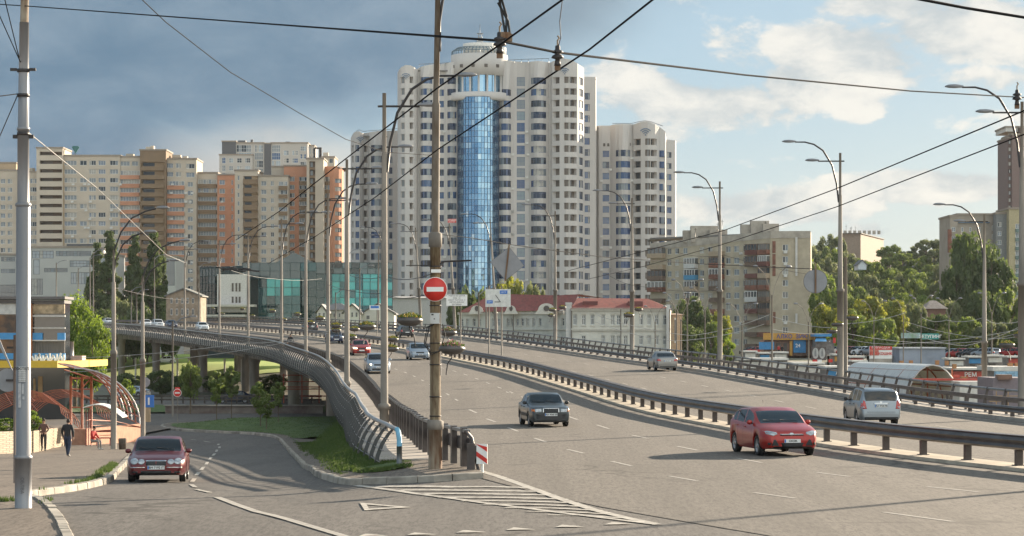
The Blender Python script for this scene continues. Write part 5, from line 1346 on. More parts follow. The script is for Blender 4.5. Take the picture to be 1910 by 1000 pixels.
house(674, 735, 585, 568, DH + 5, True, 'wide white gable with a dark roof edge right of the white houses', [(683, 690, 588, 596)])
house(310, 374, 552, 540, 480, True, 'old tan gabled house with a grey roof beside the poplars', [(318 + 10 * i, 322 + 10 * i, 556, 566) for i in range(5)] + [(318 + 10 * i, 322 + 10 * i, 576, 588) for i in range(5)], wall=mat('old_tan_wall', (.27, .21, .155), .9, var=.3, scale=1), roof=mat('old_roof', (.15, .15, .14), .7), base=605)
house(715, 860, 556, 552, 600, False, 'long plain pale annex wall below the white tower', [], wall=mat('annex_wall', (.42, .41, .41), .8, var=.08), roof=mat('annex_roof', (.35, .34, .33), .7), depth=14, cat='building')
# ---------- red roofed building -----------------------------------------------
DR = 420.0
CW = mat('cream_wall', (.54, .52, .46), .85, var=.12, scale=.35); CT = mat('cornice_cream', (.56, .53, .46), .8, var=.1); RM = mat('red_metal_roof', (.19, .04, .028), .75, var=.25, scale=.8, stretch=(3, 1, 1))
rb = bldg('school_building', 'long cream two-storey building with a red metal roof, below the white tower', 'building', 0, DR); W = []
DRr = 400.0
OG_ = (G1, glass('old_glass', (.10, .11, .11), .15), G4)
Pf = Path([(pX(1065, DRr), DRr), (pX(1250, DRr + 2), DRr + 2)])
wx = [1069, 1085, 1101, 1121, 1139, 1150, 1163, 1192, 1207, 1221, 1237]
rws = [(pZ(606, DRr), 18.5 / F * DRr), (pZ(643, DRr), 17 / F * DRr)]
def rbc(x, w, sk=()): return dict(a=x, b=x + w, rows=[r for i, r in enumerate(rws) if i not in sk], n=2, gl=OG_, fm=WF, dep=.3, tr=.62)
facade(rb, Pf, -3, pZ(577, DRr), [rbc(x, 7.4, (1,) if x in (1069, 1101) else ()) for x in wx], CW, 'wall', W)
Pg = Path([(pX(856, DR + 26), DR + 26), (pX(1000, DR + 14), DR + 14), (pX(1045, DR + 6), DR + 6), (pX(1066, DR), DR)])
rws2 = [(pZ(609, DR + 18), 15.5 / F * DR), (pZ(642, DR + 18), 14 / F * DR)]
wx2 = [859, 869.5, 882.5, 893, 918, 928, 946, 953.5, 963, 972, 982, 993, 1005, 1047]
facade(rb, Pg, -3, pZ(583, DR + 20), [dict(a=x, b=x + 5.4, rows=rws2, n=2, gl=OG_, fm=WF, dep=.3, tr=.62) for x in wx2], CW, 'wall', W)
Ps = Path([(pX(1250, DRr + 2), DRr + 2), (pX(1252, DRr + 18), DRr + 18)]); facade(rb, Ps, -3, pZ(577, DRr), [], CW, 'wall', W)
put_windows(rb, W)
def P3(x, y, d): return px(x, y, d)
mb = MB()
A = [P3(1064, 576, DRr - .6), P3(1251, 576, DRr + 1.4), P3(1208, 557, DRr + 8), P3(1077, 556, DRr + 8)]
mb.quad(*A); mb.add([A[1], P3(1253, 576, DRr + 18), A[2]], [(0, 1, 2)]); mb.quad(A[3], A[2], P3(1230, 577, DRr + 17), P3(1060, 577, DRr + 17)); mb.add([A[0], A[3], P3(1060, 577, DRr + 17)], [(0, 1, 2)])
B = [P3(854, 583, DR + 25.4), P3(1000, 580, DR + 13), P3(1066, 577, DR - 1), P3(1079, 549, DR + 10), P3(1040, 551, DR + 18), P3(955, 549, DR + 34), P3(905, 556, DR + 34)]
mb.quad(B[0], B[1], B[5], B[6]); mb.quad(B[1], B[2], B[3], B[4]); mb.add([B[1], B[4], B[5]], [(0, 1, 2)]); mb.quad(B[3], B[4], P3(1120, 556, DR + 30), P3(1140, 558, DR + 18)); mb.quad(B[6], B[5], P3(960, 556, DR + 60), P3(900, 575, DR + 50))
mb.build('roof', RM, rb)
for x in (1101, 1185): MB().box((pX(x, DRr + 3), DRr + 3.6, pZ(567, DRr + 3)), (2.4, 2.2, .85)).build('roof_hatch', mat('hatch_red', (.12, .035, .03), .6), rb)
mb = MB()
def band(P, y, h, o, d, mm=mb):
    for i in range(len(P.p) - 1):
        a, b = Vector(P.at(P.u[i] + .001, o)), Vector(P.at(P.u[i + 1] - .001, o)); dd = b - a; mm.box(((a.x + b.x) / 2, (a.y + b.y) / 2, pZ(y, d)), (dd.length, .3, h), rz=math.atan2(dd.y, dd.x))
band(Pf, 577, .45, .2, DRr); band(Pf, 614, .22, .1, DRr); band(Pf, 617, .12, .06, DRr); band(Pg, 584, .45, .2, DR + 18); band(Pg, 615, .2, .1, DR + 18)
mb.build('cornice', CT, rb)
for x0, P_, d_ in [(x, Pf, DRr) for x in wx] + [(x, Pg, DR + 18) for x in wx2]:
    u = P_.u_of_px(x0 + 3.4); x, y = P_.at(u, .06); mb = MB(); mb.box((x, y, pZ(584.5, d_)), (.85, .12, .16)); mb.box((x, y, pZ(608, d_)), (.85, .14, .12)); mb.build('window_trim', CT, rb)
mb = MB(); mb.box((pX(1061, DRr), DRr + 1.6, (pZ(566, DRr) - 3) / 2), (.9, 3, pZ(566, DRr) + 3)); mb.box((pX(1061, DRr), DRr + 1.6, pZ(566, DRr)), (1.1, 3.2, .3)); mb.build('firewall', M_HW, rb)
mb = MB(); mb.box((pX(1246.5, DRr + 1), DRr + 1.5, (pZ(568, DRr) - 3) / 2), (.6, 1, pZ(568, DRr) + 3)); mb.build('firewall', M_HW, rb)
for x0, x1, yt, dd in ((876, 903, 570, 23), (1000, 1038, 566, 7), (942, 964, 570, 17)):
    d = DR + dd; n = 12; xa, xb = pX(x0, d), pX(x1, d); cxm = (xa + xb) / 2; w = (xb - xa) / 2; zb = pZ(583, d); zt = pZ(yt, d)
    poly = [(xa - .3, zb - .3), (xb + .3, zb - .3)] + [(cxm + w * .8 * math.cos(pi * k / n), zb + .5 + (zt - zb - .5) * math.sin(pi * k / n)) for k in range(n + 1)]
    mb = MB(); mb.extrude(poly, lambda u, v, w_: Vector((u, d - 1.2 + w_, v)), 1.0); g = mb.build('gable_pediment', CT, rb)
    mb = MB(); mb.extrude([(cxm + w * .3 * math.cos(2 * pi * k / 10), zb + .7 + .5 * math.sin(2 * pi * k / 10)) for k in range(10)], lambda u, v, w_: Vector((u, d - 1.28 + w_, v)), .1); mb.build('round_window', DK, g)
for x in (1066, 1158, 957.5, 1249): 
    mb = MB(); d = DRr - .15 if x > 1050 else DR + 16; mb.tube([(pX(x, d), d, pZ(577, d)), (pX(x, d), d, -2)], .09, 5); mb.build('drainpipe', M_PCONC, rb)
to_local(rb)
an = house(1251, 1272, 587, 584, 412, False, 'tall narrow tan annex at the right end of the cream building', [(1258, 1260.5, 593, 640)], wall=mat('tan_brick', (.42, .30, .20), .85, var=.15), roof=mat('tan_roof', (.25, .17, .12), .8), depth=8, base=650, cat='building')
# ---------- cream panel block --------------------------------------------------
DP = 590.0
YB_ = mat('yellow_brick', (.40, .34, .25), .85, var=.12, scale=.5, bump=.1); YBD = mat('yellow_brick_patch', (.37, .285, .17), .85, var=.1); PAR = mat('parapet_grey', (.36, .32, .27), .85, var=.2, scale=.5)
pb = bldg('apartment_block', 'nine-storey cream brick block with brown balconies beside the white tower', 'apartment block', 0, DP); W = []
s_ = F / DP
Pq = Path([(pX(1213, DP + 30), DP + 30), (pX(1437, DP), DP), (pX(1512, DP - 1), DP - 1)])
tq_ = lambda u: lin([0, Pq.u[1], Pq.L], [pZ(455, DP + 30), pZ(432, DP), pZ(432, DP)])(u)
# true level storeys: one row table in metres
ST = 2.82; ztop_row = pZ(463, DP + 3)
def prow(h, n=9, off=0.0, skip=()): return [(ztop_row - h / 2 + off - ST * k, h) for k in range(n) if k not in skip]
def pcx(a, b, nn=2, h=1.5, kind='win', skip=(), **k): return dict(a=a, b=b, rows=prow(h, 9, skip=skip), n=nn, gl=OG_, fm=WF, dep=.18, kind=kind, **k)
cols_ = [pcx(1246, 1254), pcx(1260.5, 1268.5), pcx(1276, 1284.5), pcx(1307.5, 1316), pcx(1323, 1331.5), pcx(1356, 1365), pcx(1371, 1381), pcx(1388, 1395.5)]
cols_ += [pcx(1459.5, 1470, 2, 1.5)]
facade(pb, Pq, -2, tq_, cols_, YB_, 'wall', W)
Pe = Path([(pX(1512, DP - 1), DP - 1), (pX(1514, DP + 16), DP + 16)]); facade(pb, Pe, -2, pZ(432, DP), [], YB_, 'wall', W)
put_windows(pb, W)
mb = MB()
for i in range(2):
    a, b = Pq.p[i], Pq.p[i + 1]; dd = b - a; za = tq_(Pq.u[i]); zb2 = tq_(Pq.u[i + 1])
    n = Vector((dd.y, -dd.x)).normalized() * .12
    mb.add([(a.x + n.x, a.y + n.y, za - 1.6), (b.x + n.x, b.y + n.y, zb2 - 1.6), (b.x + n.x, b.y + n.y, zb2 + .1), (a.x + n.x, a.y + n.y, za + .1), (a.x - n.x * 4, a.y - n.y * 4, za + .1), (b.x - n.x * 4, b.y - n.y * 4, zb2 + .1)], [(0, 1, 2, 3), (3, 2, 5, 4)])
mb.build('parapet', PAR, pb)
roof_cap(pb, [(pX(1213, DP + 30), DP + 30.5), (pX(1437, DP), DP + .5), (pX(1511, DP - 1), DP), (pX(1511, DP - 1), DP + 16), (pX(1437, DP), DP + 16), (pX(1215, DP + 30), DP + 46)], pZ(434, DP))
BC = (mat('balcony_red_brown', (.17, .065, .04), .7, var=.3, scale=1), mat('balcony_brown', (.13, .085, .06), .7, var=.3), mat('balcony_white', (.50, .49, .47), .6), mat('balcony_blue', (.05, .22, .38), .6), mat('balcony_dark_red', (.12, .04, .03), .7), mat('balcony_tan', (.34, .26, .18), .7))
def balc(x0, x1, k, m, glaz=True, proj=1.3):
    u0, u1 = Pq.u_of_px(x0), Pq.u_of_px(x1); z0 = ztop_row - ST * k - 1.6; mb = MB()
    A, B, C, D_ = Pq.at(u0, 0), Pq.at(u1, 0), Pq.at(u1, proj), Pq.at(u0, proj)
    mb.prism([A, B, C, D_][::-1], z0, z0 + 1.15, 0)
    if glaz: 
        a, b, c, d = Pq.at(u0 + .1, 0), Pq.at(u1 - .1, 0), Pq.at(u1 - .1, proj - .1), Pq.at(u0 + .1, proj - .1)
        mb.prism([a, b, c, d][::-1], z0 + 1.15, z0 + 2.45, 1)
        for q in range(5):
            uu = u0 + .1 + (u1 - u0 - .2) * q / 4; x, y = Pq.at(uu, proj - .07); mb.box((x, y, z0 + 1.8), (.12, .12, 1.3), 2)
        mb.prism([A, B, C, D_][::-1], z0 + 2.45, z0 + 2.6, 2)
    b_ = mb.build('balcony', [m, random.choice(OG_[:2]), WF if m is BC[2] or m is BC[3] or random.random() < .3 else BC[1]], pb)
random.seed(21)
for x0, x1, sk in ((1212, 1243, ()), (1284, 1305, (0,)), (1331, 1354, ()), (1397, 1419, ()), (1420, 1436, ())):
    for k in range(9):
        if k in sk: continue
        m = random.choice((BC[0], BC[1], BC[0], BC[4], BC[1], BC[5]))
        if x0 == 1284 and k == 1: m = BC[2]
        if x0 == 1284 and k == 2: m = BC[3]
        if x0 == 1212 and k in (0, 1): m = BC[5]
        if x0 == 1397 and k == 4: m = BC[2]
        balc(x0, x1, k, m, random.random() < .75)
me = MB()
mb = MB()
for x0 in (1443,):
    for y0, y1 in ((450, 472), (474, 494), (496, 515), (582, 603), (624, 640)):
        mb.box((pX(1444, DP - .5), DP - .12, (pZ(y0, DP) + pZ(y1, DP)) / 2), (.75, .12, pZ(y0, DP) - pZ(y1, DP)))
mb.build('brown_panel', BC[0], pb)
mb = MB(); mb.box((pX(1484.5, DP), DP - 1.1, (pZ(443, DP) + pZ(515, DP)) / 2), (.5, .1, pZ(443, DP) - pZ(515, DP))).box((pX(1484.5, DP), DP - 1.1, (pZ(585, DP) + pZ(603, DP)) / 2), (.5, .1, pZ(585, DP) - pZ(603, DP)))
mb.build('white_stripe', M_HW, pb)
for x, y, w, h in ((1300, 431, 9, 3), (1320, 427, 12, 4), (1345, 431, 8, 3), (1403, 425, 9, 3.4), (1418, 421, 8, 4), (1437, 424, 7, 3.2)): MB().box((pX(x, DP + 8), DP + 8 + (1437 - x) * .1, pZ(y, DP + 8) - .8), (w * .55, 3, h)).build('roof_cabin', PAR, pb)
for x, y in ((1339, 420), (1347, 415), (1297, 430), (1428, 418)): antenna(pb, pX(x, DP + 8), DP + 8, pZ(y + 12, DP + 8), 2.2)
acs(pb, Pq, [(Pq.u_of_px(x), ztop_row - ST * k - 1.1) for x in (1465, 1335, 1278, 1385) for k in (0, 1, 2, 6) if random.random() < .7]); to_local(pb)
# ---------- right edge: high-rises, hill house ---------------------------------
DX = 760.0
hr = bldg('apartment_tower', 'slim brown and white high-rise cut by the right edge of the photo', 'apartment tower', 0, DX); W = []
BRK = mat('brown_tile', (.16, .11, .10), .7, var=.1)
def xc_(a, b, nn, y0=262, n=22, h=10, pitch=13.6, d=DX, **k): return dict(a=a, b=b, rows=rows_px(y0, pitch, n, h, d), n=nn, gl=PALE, fm=WF, dep=.2, **k)
block(None, None, DX, 1880, 1888, 256, [xc_(1881, 1887, 1, 264, 24, 7, kind='log')], BRK, off=2, obj=hr, wl=W)
block(None, None, DX, 1888, 1903, 250, [], BRK, off=0, obj=hr, wl=W)
block(None, None, DX, 1903, 1935, 236, [xc_(1904.5, 1911, 2, 262, 24, 10, sp=M_HW, band=.3), xc_(1915, 1930, 3, 262, 24)], BRK, off=1, obj=hr, wl=W)
block(None, None, DX, 1876, 1899, 236, [], M_HW, off=3, obj=hr, wl=W, basez=pZ(244, DX)); put_windows(hr, W); to_local(hr)
DY = 640.0
hb = bldg('apartment_block', 'grey-beige block with glazed attic behind the big tree at the right', 'apartment block', 0, DY); W = []
GB = mat('grey_beige', (.30, .265, .22), .85, var=.12, scale=.4)
def yc_(a, b, nn, y0, n=12, h=9, **k): return dict(a=a, b=b, rows=rows_px(y0, 16.5, n, h, DY), n=nn, gl=PALE, fm=WF, dep=.2, **k)
block(None, None, DY, 1772, 1786, 402, [yc_(1775, 1782, 2, 428)], GB, off=0, obj=hb, wl=W)
block(None, None, DY, 1786, 1858, 399, [yc_(1793, 1797, 1, 428, 2), yc_(1808, 1812, 1, 428, 2), yc_(1824, 1829, 1, 428, 2), yc_(1850, 1856, 2, 425, 9)], GB, off=1, obj=hb, wl=W)
mb = MB(); mb.quad(P3(1787, 416, DY + .5), P3(1846, 416, DY + .5), P3(1850, 402, DY + 4), P3(1790, 402, DY + 4)); mb.build('attic_glazing', glass('attic_glass', (.08, .14, .20), .1), hb)
mb = MB(); mb.box((pX(1770, DY), DY - 1, pZ(450, DY)), (.9, 1, 6)); mb.build('balcony_stack', BC[0], hb)
block(None, None, DY, 1858, 1884, 397, [yc_(1861, 1868, 2, 420, 9)], mat('blue_grey_wall', (.20, .21, .21), .8), off=-3, obj=hb, wl=W)
block(None, None, DY, 1882, 1935, 388, [yc_(1894, 1904, 2, 424, 13, 9, sp=mat('green_band', (.12, .17, .16), .7), band=.3)], mat('ochre_wall', (.36, .31, .19), .8), off=-6, obj=hb, wl=W)
put_windows(hb, W); to_local(hb)
hh = bldg('apartment_block', 'flat-roofed old block on the wooded hill above the trees', 'apartment block', 0, 1040)
mb = MB(); d = 1040; z0 = 20
mb.prism([(pX(1570, d), d), (pX(1604, d), d - 2), (pX(1648, d + 60), d + 60), (pX(1600, d + 60), d + 66)], z0, pZ(436.5, d), 0); mb.build('wall', mat('hill_house_wall', (.28, .21, .16), .85, var=.2), hh)
mb = MB(); mb.prism([(pX(1569, d), d - 1), (pX(1605, d), d - 3), (pX(1650, d + 60), d + 60), (pX(1600, d + 60), d + 67)], pZ(436.5, d), pZ(435, d), 0); mb.build('roof', mat('hill_roof', (.14, .12, .10), .8), hh)
for i in range(8): 
    x = 1577 + i * 9; dd = d + (0 if x < 1600 else (x - 1600) * 1.2); MB().box((pX(x, dd), dd + 1, pZ(433.5, dd)), (1.2, 1.2, 1.6)).build('chimney', PAR, hh)
for x in (1580, 1588, 1597, 1590): antenna(hh, pX(x, d), d + 3, pZ(436, d), random.uniform(2, 5))
to_local(hh)
# ------------------------------------------------------------ vegetation
def leafm(name, c, c2, tr=.45): return mat(name, c, .7, c2=c2, scale=1.1, trans=tr, detail=3)
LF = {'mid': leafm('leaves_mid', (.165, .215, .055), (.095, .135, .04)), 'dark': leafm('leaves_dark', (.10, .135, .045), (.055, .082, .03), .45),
      'yel': leafm('leaves_yellowish', (.24, .25, .055), (.13, .155, .04), .5), 'lime': leafm('leaves_lime', (.18, .25, .05), (.10, .15, .03), .5),
      'grey': leafm('leaves_greygreen', (.18, .20, .09), (.105, .13, .065), .45)}
BARK = mat('bark', (.12, .09, .06), .9, var=.3, scale=4, bump=.4)
def crown_mesh(rx, ry, rz, nclump, nleaf, leaf, seed, shape='round', m=None):
    "leaf quads gathered in clumps through an uneven crown; origin at crown base"
    rd = random.Random(seed); mb = MB(); cl = []
    for i in range(nclump):
        while True:
            v = Vector((rd.uniform(-1, 1), rd.uniform(-1, 1), rd.uniform(-1, 1)))
            if v.length <= 1: break
        if shape == 'col': w = min(1, .35 + 1.2 * min(v.z * .5 + .5 + .12, 1.05 - (v.z * .5 + .5))) ; c = Vector((v.x * rx * w, v.y * ry * w, (v.z + 1) * rz)); r = rx * rd.uniform(.28, .5)
        else:
            v = v.normalized() * (v.length ** .45); c = Vector((v.x * rx * .82, v.y * ry * .82, (v.z * .85 + 1) * rz)); r = min(rx, rz) * rd.uniform(.20, .40)
        if shape == 'round' and v.z < -.3: c.x *= .8; c.y *= .8
        cl.append((c, r))
    for c, r in cl:
        k = int(nleaf / nclump * rd.uniform(.6, 1.4))
        for _ in range(k):
            d = Vector((rd.gauss(0, 1), rd.gauss(0, 1), rd.gauss(0, .8))).normalized(); p = c + Vector((d.x * r, d.y * r, d.z * r * .8)) * rd.uniform(.55, 1.08)
            nrm = (d + Vector((rd.uniform(-1, 1), rd.uniform(-1, 1), rd.uniform(-.3, 1.2))) * .9).normalized()
            u = nrm.cross(Vector((rd.uniform(-1, 1), rd.uniform(-1, 1), rd.uniform(-1, 1)))).normalized(); w = nrm.cross(u); s = leaf * rd.uniform(.6, 1.3)
            mb.add([p - u * s, p - w * s * .55, p + u * s, p + w * s * .55], [(0, 1, 2, 3)])
    return mb.mesh('crown', m or LF['mid']), cl
def trunk_mesh(h, r, cl, seed, base=0.0):
    rd = random.Random(seed); mb = MB(); P = [Vector((0, 0, -.4)), Vector((.03 * h * rd.uniform(-1, 1), 0, h * .3)), Vector((.04 * h * rd.uniform(-1, 1), .02 * h, h * .6)), Vector((0, 0, h * .95))]
    mb.tube(P, [r * 1.25, r, r * .7, r * .25], 7)
    for c, rr in sorted(cl, key=lambda t: rd.random())[:8]:
        q = Vector((c.x, c.y, c.z + base)); s = Vector((0, 0, min(q.z * .6, h * .6))); mb.tube([s, s.lerp(q, .5) + Vector((0, 0, .05 * h)), q], [r * .45, r * .28, r * .1], 5)
    return mb.mesh('trunk', BARK)
TREES = {}
def tree_proto(key, rx, rz, base, nclump, nleaf, leaf, shape, m, r):
    cm, cl = crown_mesh(rx, rx, rz, nclump, nleaf, leaf, hash(key) % 1000 if False else sum(map(ord, key)), shape, m)
    tm = trunk_mesh(base + rz * 1.7, r, cl, 5, base); TREES[key] = (cm, tm, base)
def tree(key, x, y, z, s, label, cat='tree', group=None, name='broadleaf_tree', m=None, rz=0):
    cm, tm, b = TREES[key]; t = thing(name, label, cat, (x, y, z), rz, group); t.scale = s if isinstance(s, tuple) else (s, s, s)
    c = link('crown', cm, t, (0, 0, b)); link('trunk', tm, t)
    if m is not None: c.material_slots[0].link = 'OBJECT'; c.material_slots[0].material = m
    return t
tree_proto('A', 3.6, 3.4, 2.0, 34, 5200, .26, 'round', LF['mid'], .22)
tree_proto('B', 4.0, 2.9, 2.2, 30, 4800, .28, 'round', LF['mid'], .24)
tree_proto('C', 3.2, 4.0, 1.8, 38, 5200, .26, 'round', LF['mid'], .22)
tree_proto('D', 4.4, 3.4, 1.2, 44, 6500, .27, 'round', LF['mid'], .25)
tree_proto('P', 1.75, 9.0, 1.2, 130, 19000, .24, 'col', LF['dark'], .3)
tree_proto('N', 2.4, 2.6, 1.4, 46, 9500, .13, 'round', LF['lime'], .16)
tree_proto('S', .75, 1.05, 1.1, 22, 2300, .085, 'round', LF['mid'], .035)
tree_proto('T', 1.0, 1.5, .6, 26, 2600, .10, 'round', LF['mid'], .05)
def by_px(key, x, ytop, ybase_z, d, w, label, mk='mid', group=None, name='broadleaf_tree', cat='tree', wide=None):
    "tree whose crown top is at photo row ytop; w = crown width in photo px"
    cm, tm, b = TREES[key]; dims = {'A': (3.6, 3.4), 'B': (4.0, 2.9), 'C': (3.2, 4.0), 'D': (4.4, 3.4), 'P': (1.75, 9.0), 'N': (2.4, 2.6), 'S': (.75, 1.05), 'T': (1.0, 1.5)}[key]
    H = pZ(ytop, d) - ybase_z; sz = H / (b + dims[1] * 2 * .97); sx = (w / F * d) / (2 * dims[0])
    return tree(key, pX(x, d), d, ybase_z, (sx, sx, sz), label, cat, group, name, LF[mk], random.uniform(0, 6))
# poplars beyond the viaduct
for x, yt, d, w, lb in ((181, 462, 565, 34, 'dark poplar, leftmost and shortest of the left pair'), (205, 441, 560, 42, 'tall dark poplar behind the lamp post, left pair'), (251, 448, 560, 36, 'tall slim poplar, left of the right-hand pair'), (287, 444, 562, 40, 'tall broad poplar, right of the right-hand pair'), (303, 470, 568, 20, 'narrow poplar tucked behind the right-hand pair')):
    by_px('P', x, yt, -2.5, d, w, lb, 'dark', 'poplars beyond the viaduct', 'poplar_tree')
by_px('A', 222, 545, -2.5, 545, 40, 'low bushy tree at the foot of the left poplars', 'grey'); by_px('B', 235, 562, -2.5, 540, 46, 'low olive tree between the two poplar pairs', 'grey')
by_px('C', 168, 500, -2.5, 570, 22, 'small dark tree at the left foot of the poplars', 'dark')
for i, (x, yt, w) in enumerate(((320, 560, 50), (275, 570, 50), (195, 575, 60), (150, 560, 60), (250, 580, 60))): by_px('D', x, yt, -2.5, 525 - i, w, 'dark hedge-like tree behind the far end of the viaduct, ' + ('fifth' , 'fourth', 'second', 'first', 'third')[i] + ' from the left', 'dark')
# leafy linden beside the blue building
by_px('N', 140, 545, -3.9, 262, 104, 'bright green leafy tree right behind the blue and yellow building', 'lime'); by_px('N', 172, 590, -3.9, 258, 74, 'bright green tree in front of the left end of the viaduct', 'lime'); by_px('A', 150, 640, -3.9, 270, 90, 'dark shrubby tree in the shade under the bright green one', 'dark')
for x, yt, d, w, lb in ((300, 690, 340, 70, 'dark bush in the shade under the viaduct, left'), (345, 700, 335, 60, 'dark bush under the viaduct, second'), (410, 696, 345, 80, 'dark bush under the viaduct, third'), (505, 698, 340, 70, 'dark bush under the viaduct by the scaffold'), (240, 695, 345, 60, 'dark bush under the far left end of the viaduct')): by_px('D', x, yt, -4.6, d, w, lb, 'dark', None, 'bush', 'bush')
# young trees near the island
for x, yt, yb, d, w, k, lb in ((404, 692, 806, 205, 34, 'S', 'young thin tree left on the far lawn'), (432, 682, 790, 225, 34, 'S', 'young tree in front of the dark car'), (355, 672, 760, 245, 44, 'A', 'small tree beside the little no-entry sign'), (486, 704, 806, 186, 40, 'T', 'leafy sapling, left of the pair on the island lawn'), (519, 712, 800, 190, 30, 'S', 'slim sapling, right of the pair on the island lawn'), (497, 735, 806, 183, 34, 'T', 'bushy sapling in front of the pair on the island lawn'), (239, 700, 770, 232, 30, 'T', 'small bright sapling behind the red steel arches')):
    by_px(k, x, yt, zl(d) + (.5 if d < 200 else .1), d, w, lb, 'lime' if x == 239 else 'mid', None, 'sapling_tree')
by_px('T', 65, 760, -2.3, 142, 40, 'leafy bush behind the low brick wall', 'lime', None, 'bush', 'bush'); by_px('T', 20, 775, -2.1, 134, 60, 'green bush at the left edge behind the low brick wall', 'lime', None, 'bush', 'bush')
# right of the teal mall and round the cream building
for x, yt, d, w, k, mk, lb in ((868, 528, 455, 52, 'A', 'dark', 'dark green tree at the left end of the red-roofed building'), (900, 540, 458, 34, 'B', 'mid', 'green tree just left of the information board'), (848, 545, 450, 30, 'C', 'dark', 'dark tree behind the rusty pole'), (960, 505, 470, 52, 'A', 'yel', 'tall yellow-green tree behind the diamond sign'), (935, 528, 465, 36, 'B', 'yel', 'lower yellow-green tree behind the boards'), (990, 530, 472, 48, 'B', 'grey', 'rounded olive tree above the red roof'), (1012, 540, 476, 30, 'B', 'grey', 'small olive tree right of the rounded one'),
    (1285, 545, 480, 56, 'C', 'dark', 'dark tree right of the tan annex'), (1262, 580, 470, 40, 'A', 'dark', 'dark low tree behind the tan annex'), (1312, 572, 475, 44, 'A', 'dark', 'dark tree below the blue balcony'), (1285, 605, 465, 70, 'D', 'dark', 'broad dark bush right of the annex'), (1345, 577, 455, 42, 'A', 'yel', 'bright yellow-green tree in front of the cream block'), (1330, 600, 450, 44, 'B', 'mid', 'round green tree left of the yellow-green one'), (1358, 612, 448, 30, 'T', 'lime', 'small bright bush before the cream block')):
    by_px(k, x, yt, -2.5, d, w, lb, mk)
# wooded hill
random.seed(5)
seen = {}
top_y = lin([1505, 1540, 1570, 1605, 1640, 1660, 1690, 1730, 1760, 1780, 1850, 1930], [440, 436, 450, 462, 460, 462, 458, 452, 447, 446, 470, 500])
rowsH = [(1000, 0), (960, 16), (900, 34), (850, 52), (800, 72), (740, 92), (690, 112), (640, 135)]
pos_words = ['at the skyline', 'just below the skyline', 'high on the slope', 'on the upper slope', 'on the middle slope', 'on the lower slope', 'near the foot of the hill', 'at the foot of the hill']
side = lambda x: 'far left' if x < 1560 else 'left' if x < 1620 else 'centre left' if x < 1680 else 'centre' if x < 1730 else 'centre right' if x < 1790 else 'right' if x < 1850 else 'far right'
for r, (d, dy) in enumerate(rowsH):
    x = 1500 + random.uniform(0, 16)
    while x < 1930:
        w = random.uniform(36, 62); yt = top_y(x) + dy + random.uniform(-9, 9)
        if r == 0 and 1575 < x < 1650: x += w * .6; continue
        k = random.choice('ABCD'); mk = random.choice(('mid', 'dark', 'mid', 'lime', 'grey') if r > 3 else ('mid', 'grey', 'mid'))
        gx_ = pX(x, d); gz = min(ground(gx_, d) - .5, pZ(yt, d) - 11)
        cnt_ = seen.get((r, side(x)), 0); seen[(r, side(x))] = cnt_ + 1
        by_px(k, x, yt, gz, d, w, 'tree on the wooded hill, %s, %s side%s' % (pos_words[r], side(x), ('', ', second', ', third', ', fourth', ', fifth')[cnt_]), mk, 'trees on the wooded hill'); x += w * random.uniform(.5, .75)
big = [(1815, 432, 560, 120, 'D', 'dark', 'huge dark tree in front of the grey-beige block'), (1850, 462, 555, 90, 'C', 'dark', 'right shoulder of dark foliage beside the huge tree'), (1785, 480, 552, 70, 'A', 'dark', 'dark tree leaning left of the huge tree'), (1880, 540, 540, 70, 'B', 'mid', 'lower tree right of the huge dark tree'), (1838, 540, 535, 90, 'D', 'dark', 'broad dark tree below the huge tree'), (1768, 560, 530, 70, 'B', 'grey', 'olive tree below left of the huge tree'),
    (1545, 560, 450, 60, 'A', 'yel', 'yellow-green tree right of the cream block'), (1530, 520, 520, 44, 'C', 'mid', 'green tree at the corner of the cream block'), (1620, 545, 470, 80, 'C', 'yel', 'tall yellow-green tree left of centre behind the market'), (1660, 552, 475, 70, 'C', 'yel', 'tall yellow-green tree in the middle behind the market'), (1590, 575, 460, 60, 'A', 'mid', 'green tree behind the big right lamp post'), (1640, 590, 455, 80, 'D', 'mid', 'round green tree low behind the market'), (1705, 565, 490, 60, 'B', 'grey', 'olive tree right of the yellow-green ones'), (1800, 590, 470, 80, 'D', 'mid', 'broad green tree behind the far lamp post at right'), (1850, 600, 465, 80, 'B', 'grey', 'olive tree low at the right edge'), (1745, 585, 480, 70, 'D', 'dark', 'dark bushy tree below the tiled roof'), (1900, 590, 460, 60, 'D', 'dark', 'dark tree cut by the right edge of the photo'), (1560, 610, 440, 40, 'B', 'lime', 'small bright tree above the kiosks'), (1695, 600, 478, 60, 'D', 'dark', 'dark hedge tree behind the green billboard')]
for x, yt, d, w, k, mk, lb in big: by_px(k, x, yt, -2.5, d, w, lb, mk)
house(1601, 1616, 494, 486, 760, True, 'tiny pale gabled house among the hillside trees', [], wall=mat('blue_white', (.5, .55, .6), .7), base=503)
house(1730, 1764, 576, 560, 500, False, 'old house with a weathered tiled roof behind the trees', [], wall=mat('old_brick', (.16, .09, .07), .9), roof=mat('weathered_tile', (.30, .24, .20), .85, var=.25, scale=2), base=600)
# ------------------------------------------------------------ street things, lower left
def gz(X, Y): return zs(X, Y)
M_ORS = mat('orange_steel', (.33, .085, .035), .55, var=.25, scale=2); M_SILV = mat('bright_steel', (.45, .43, .42), .4, metal=.5)
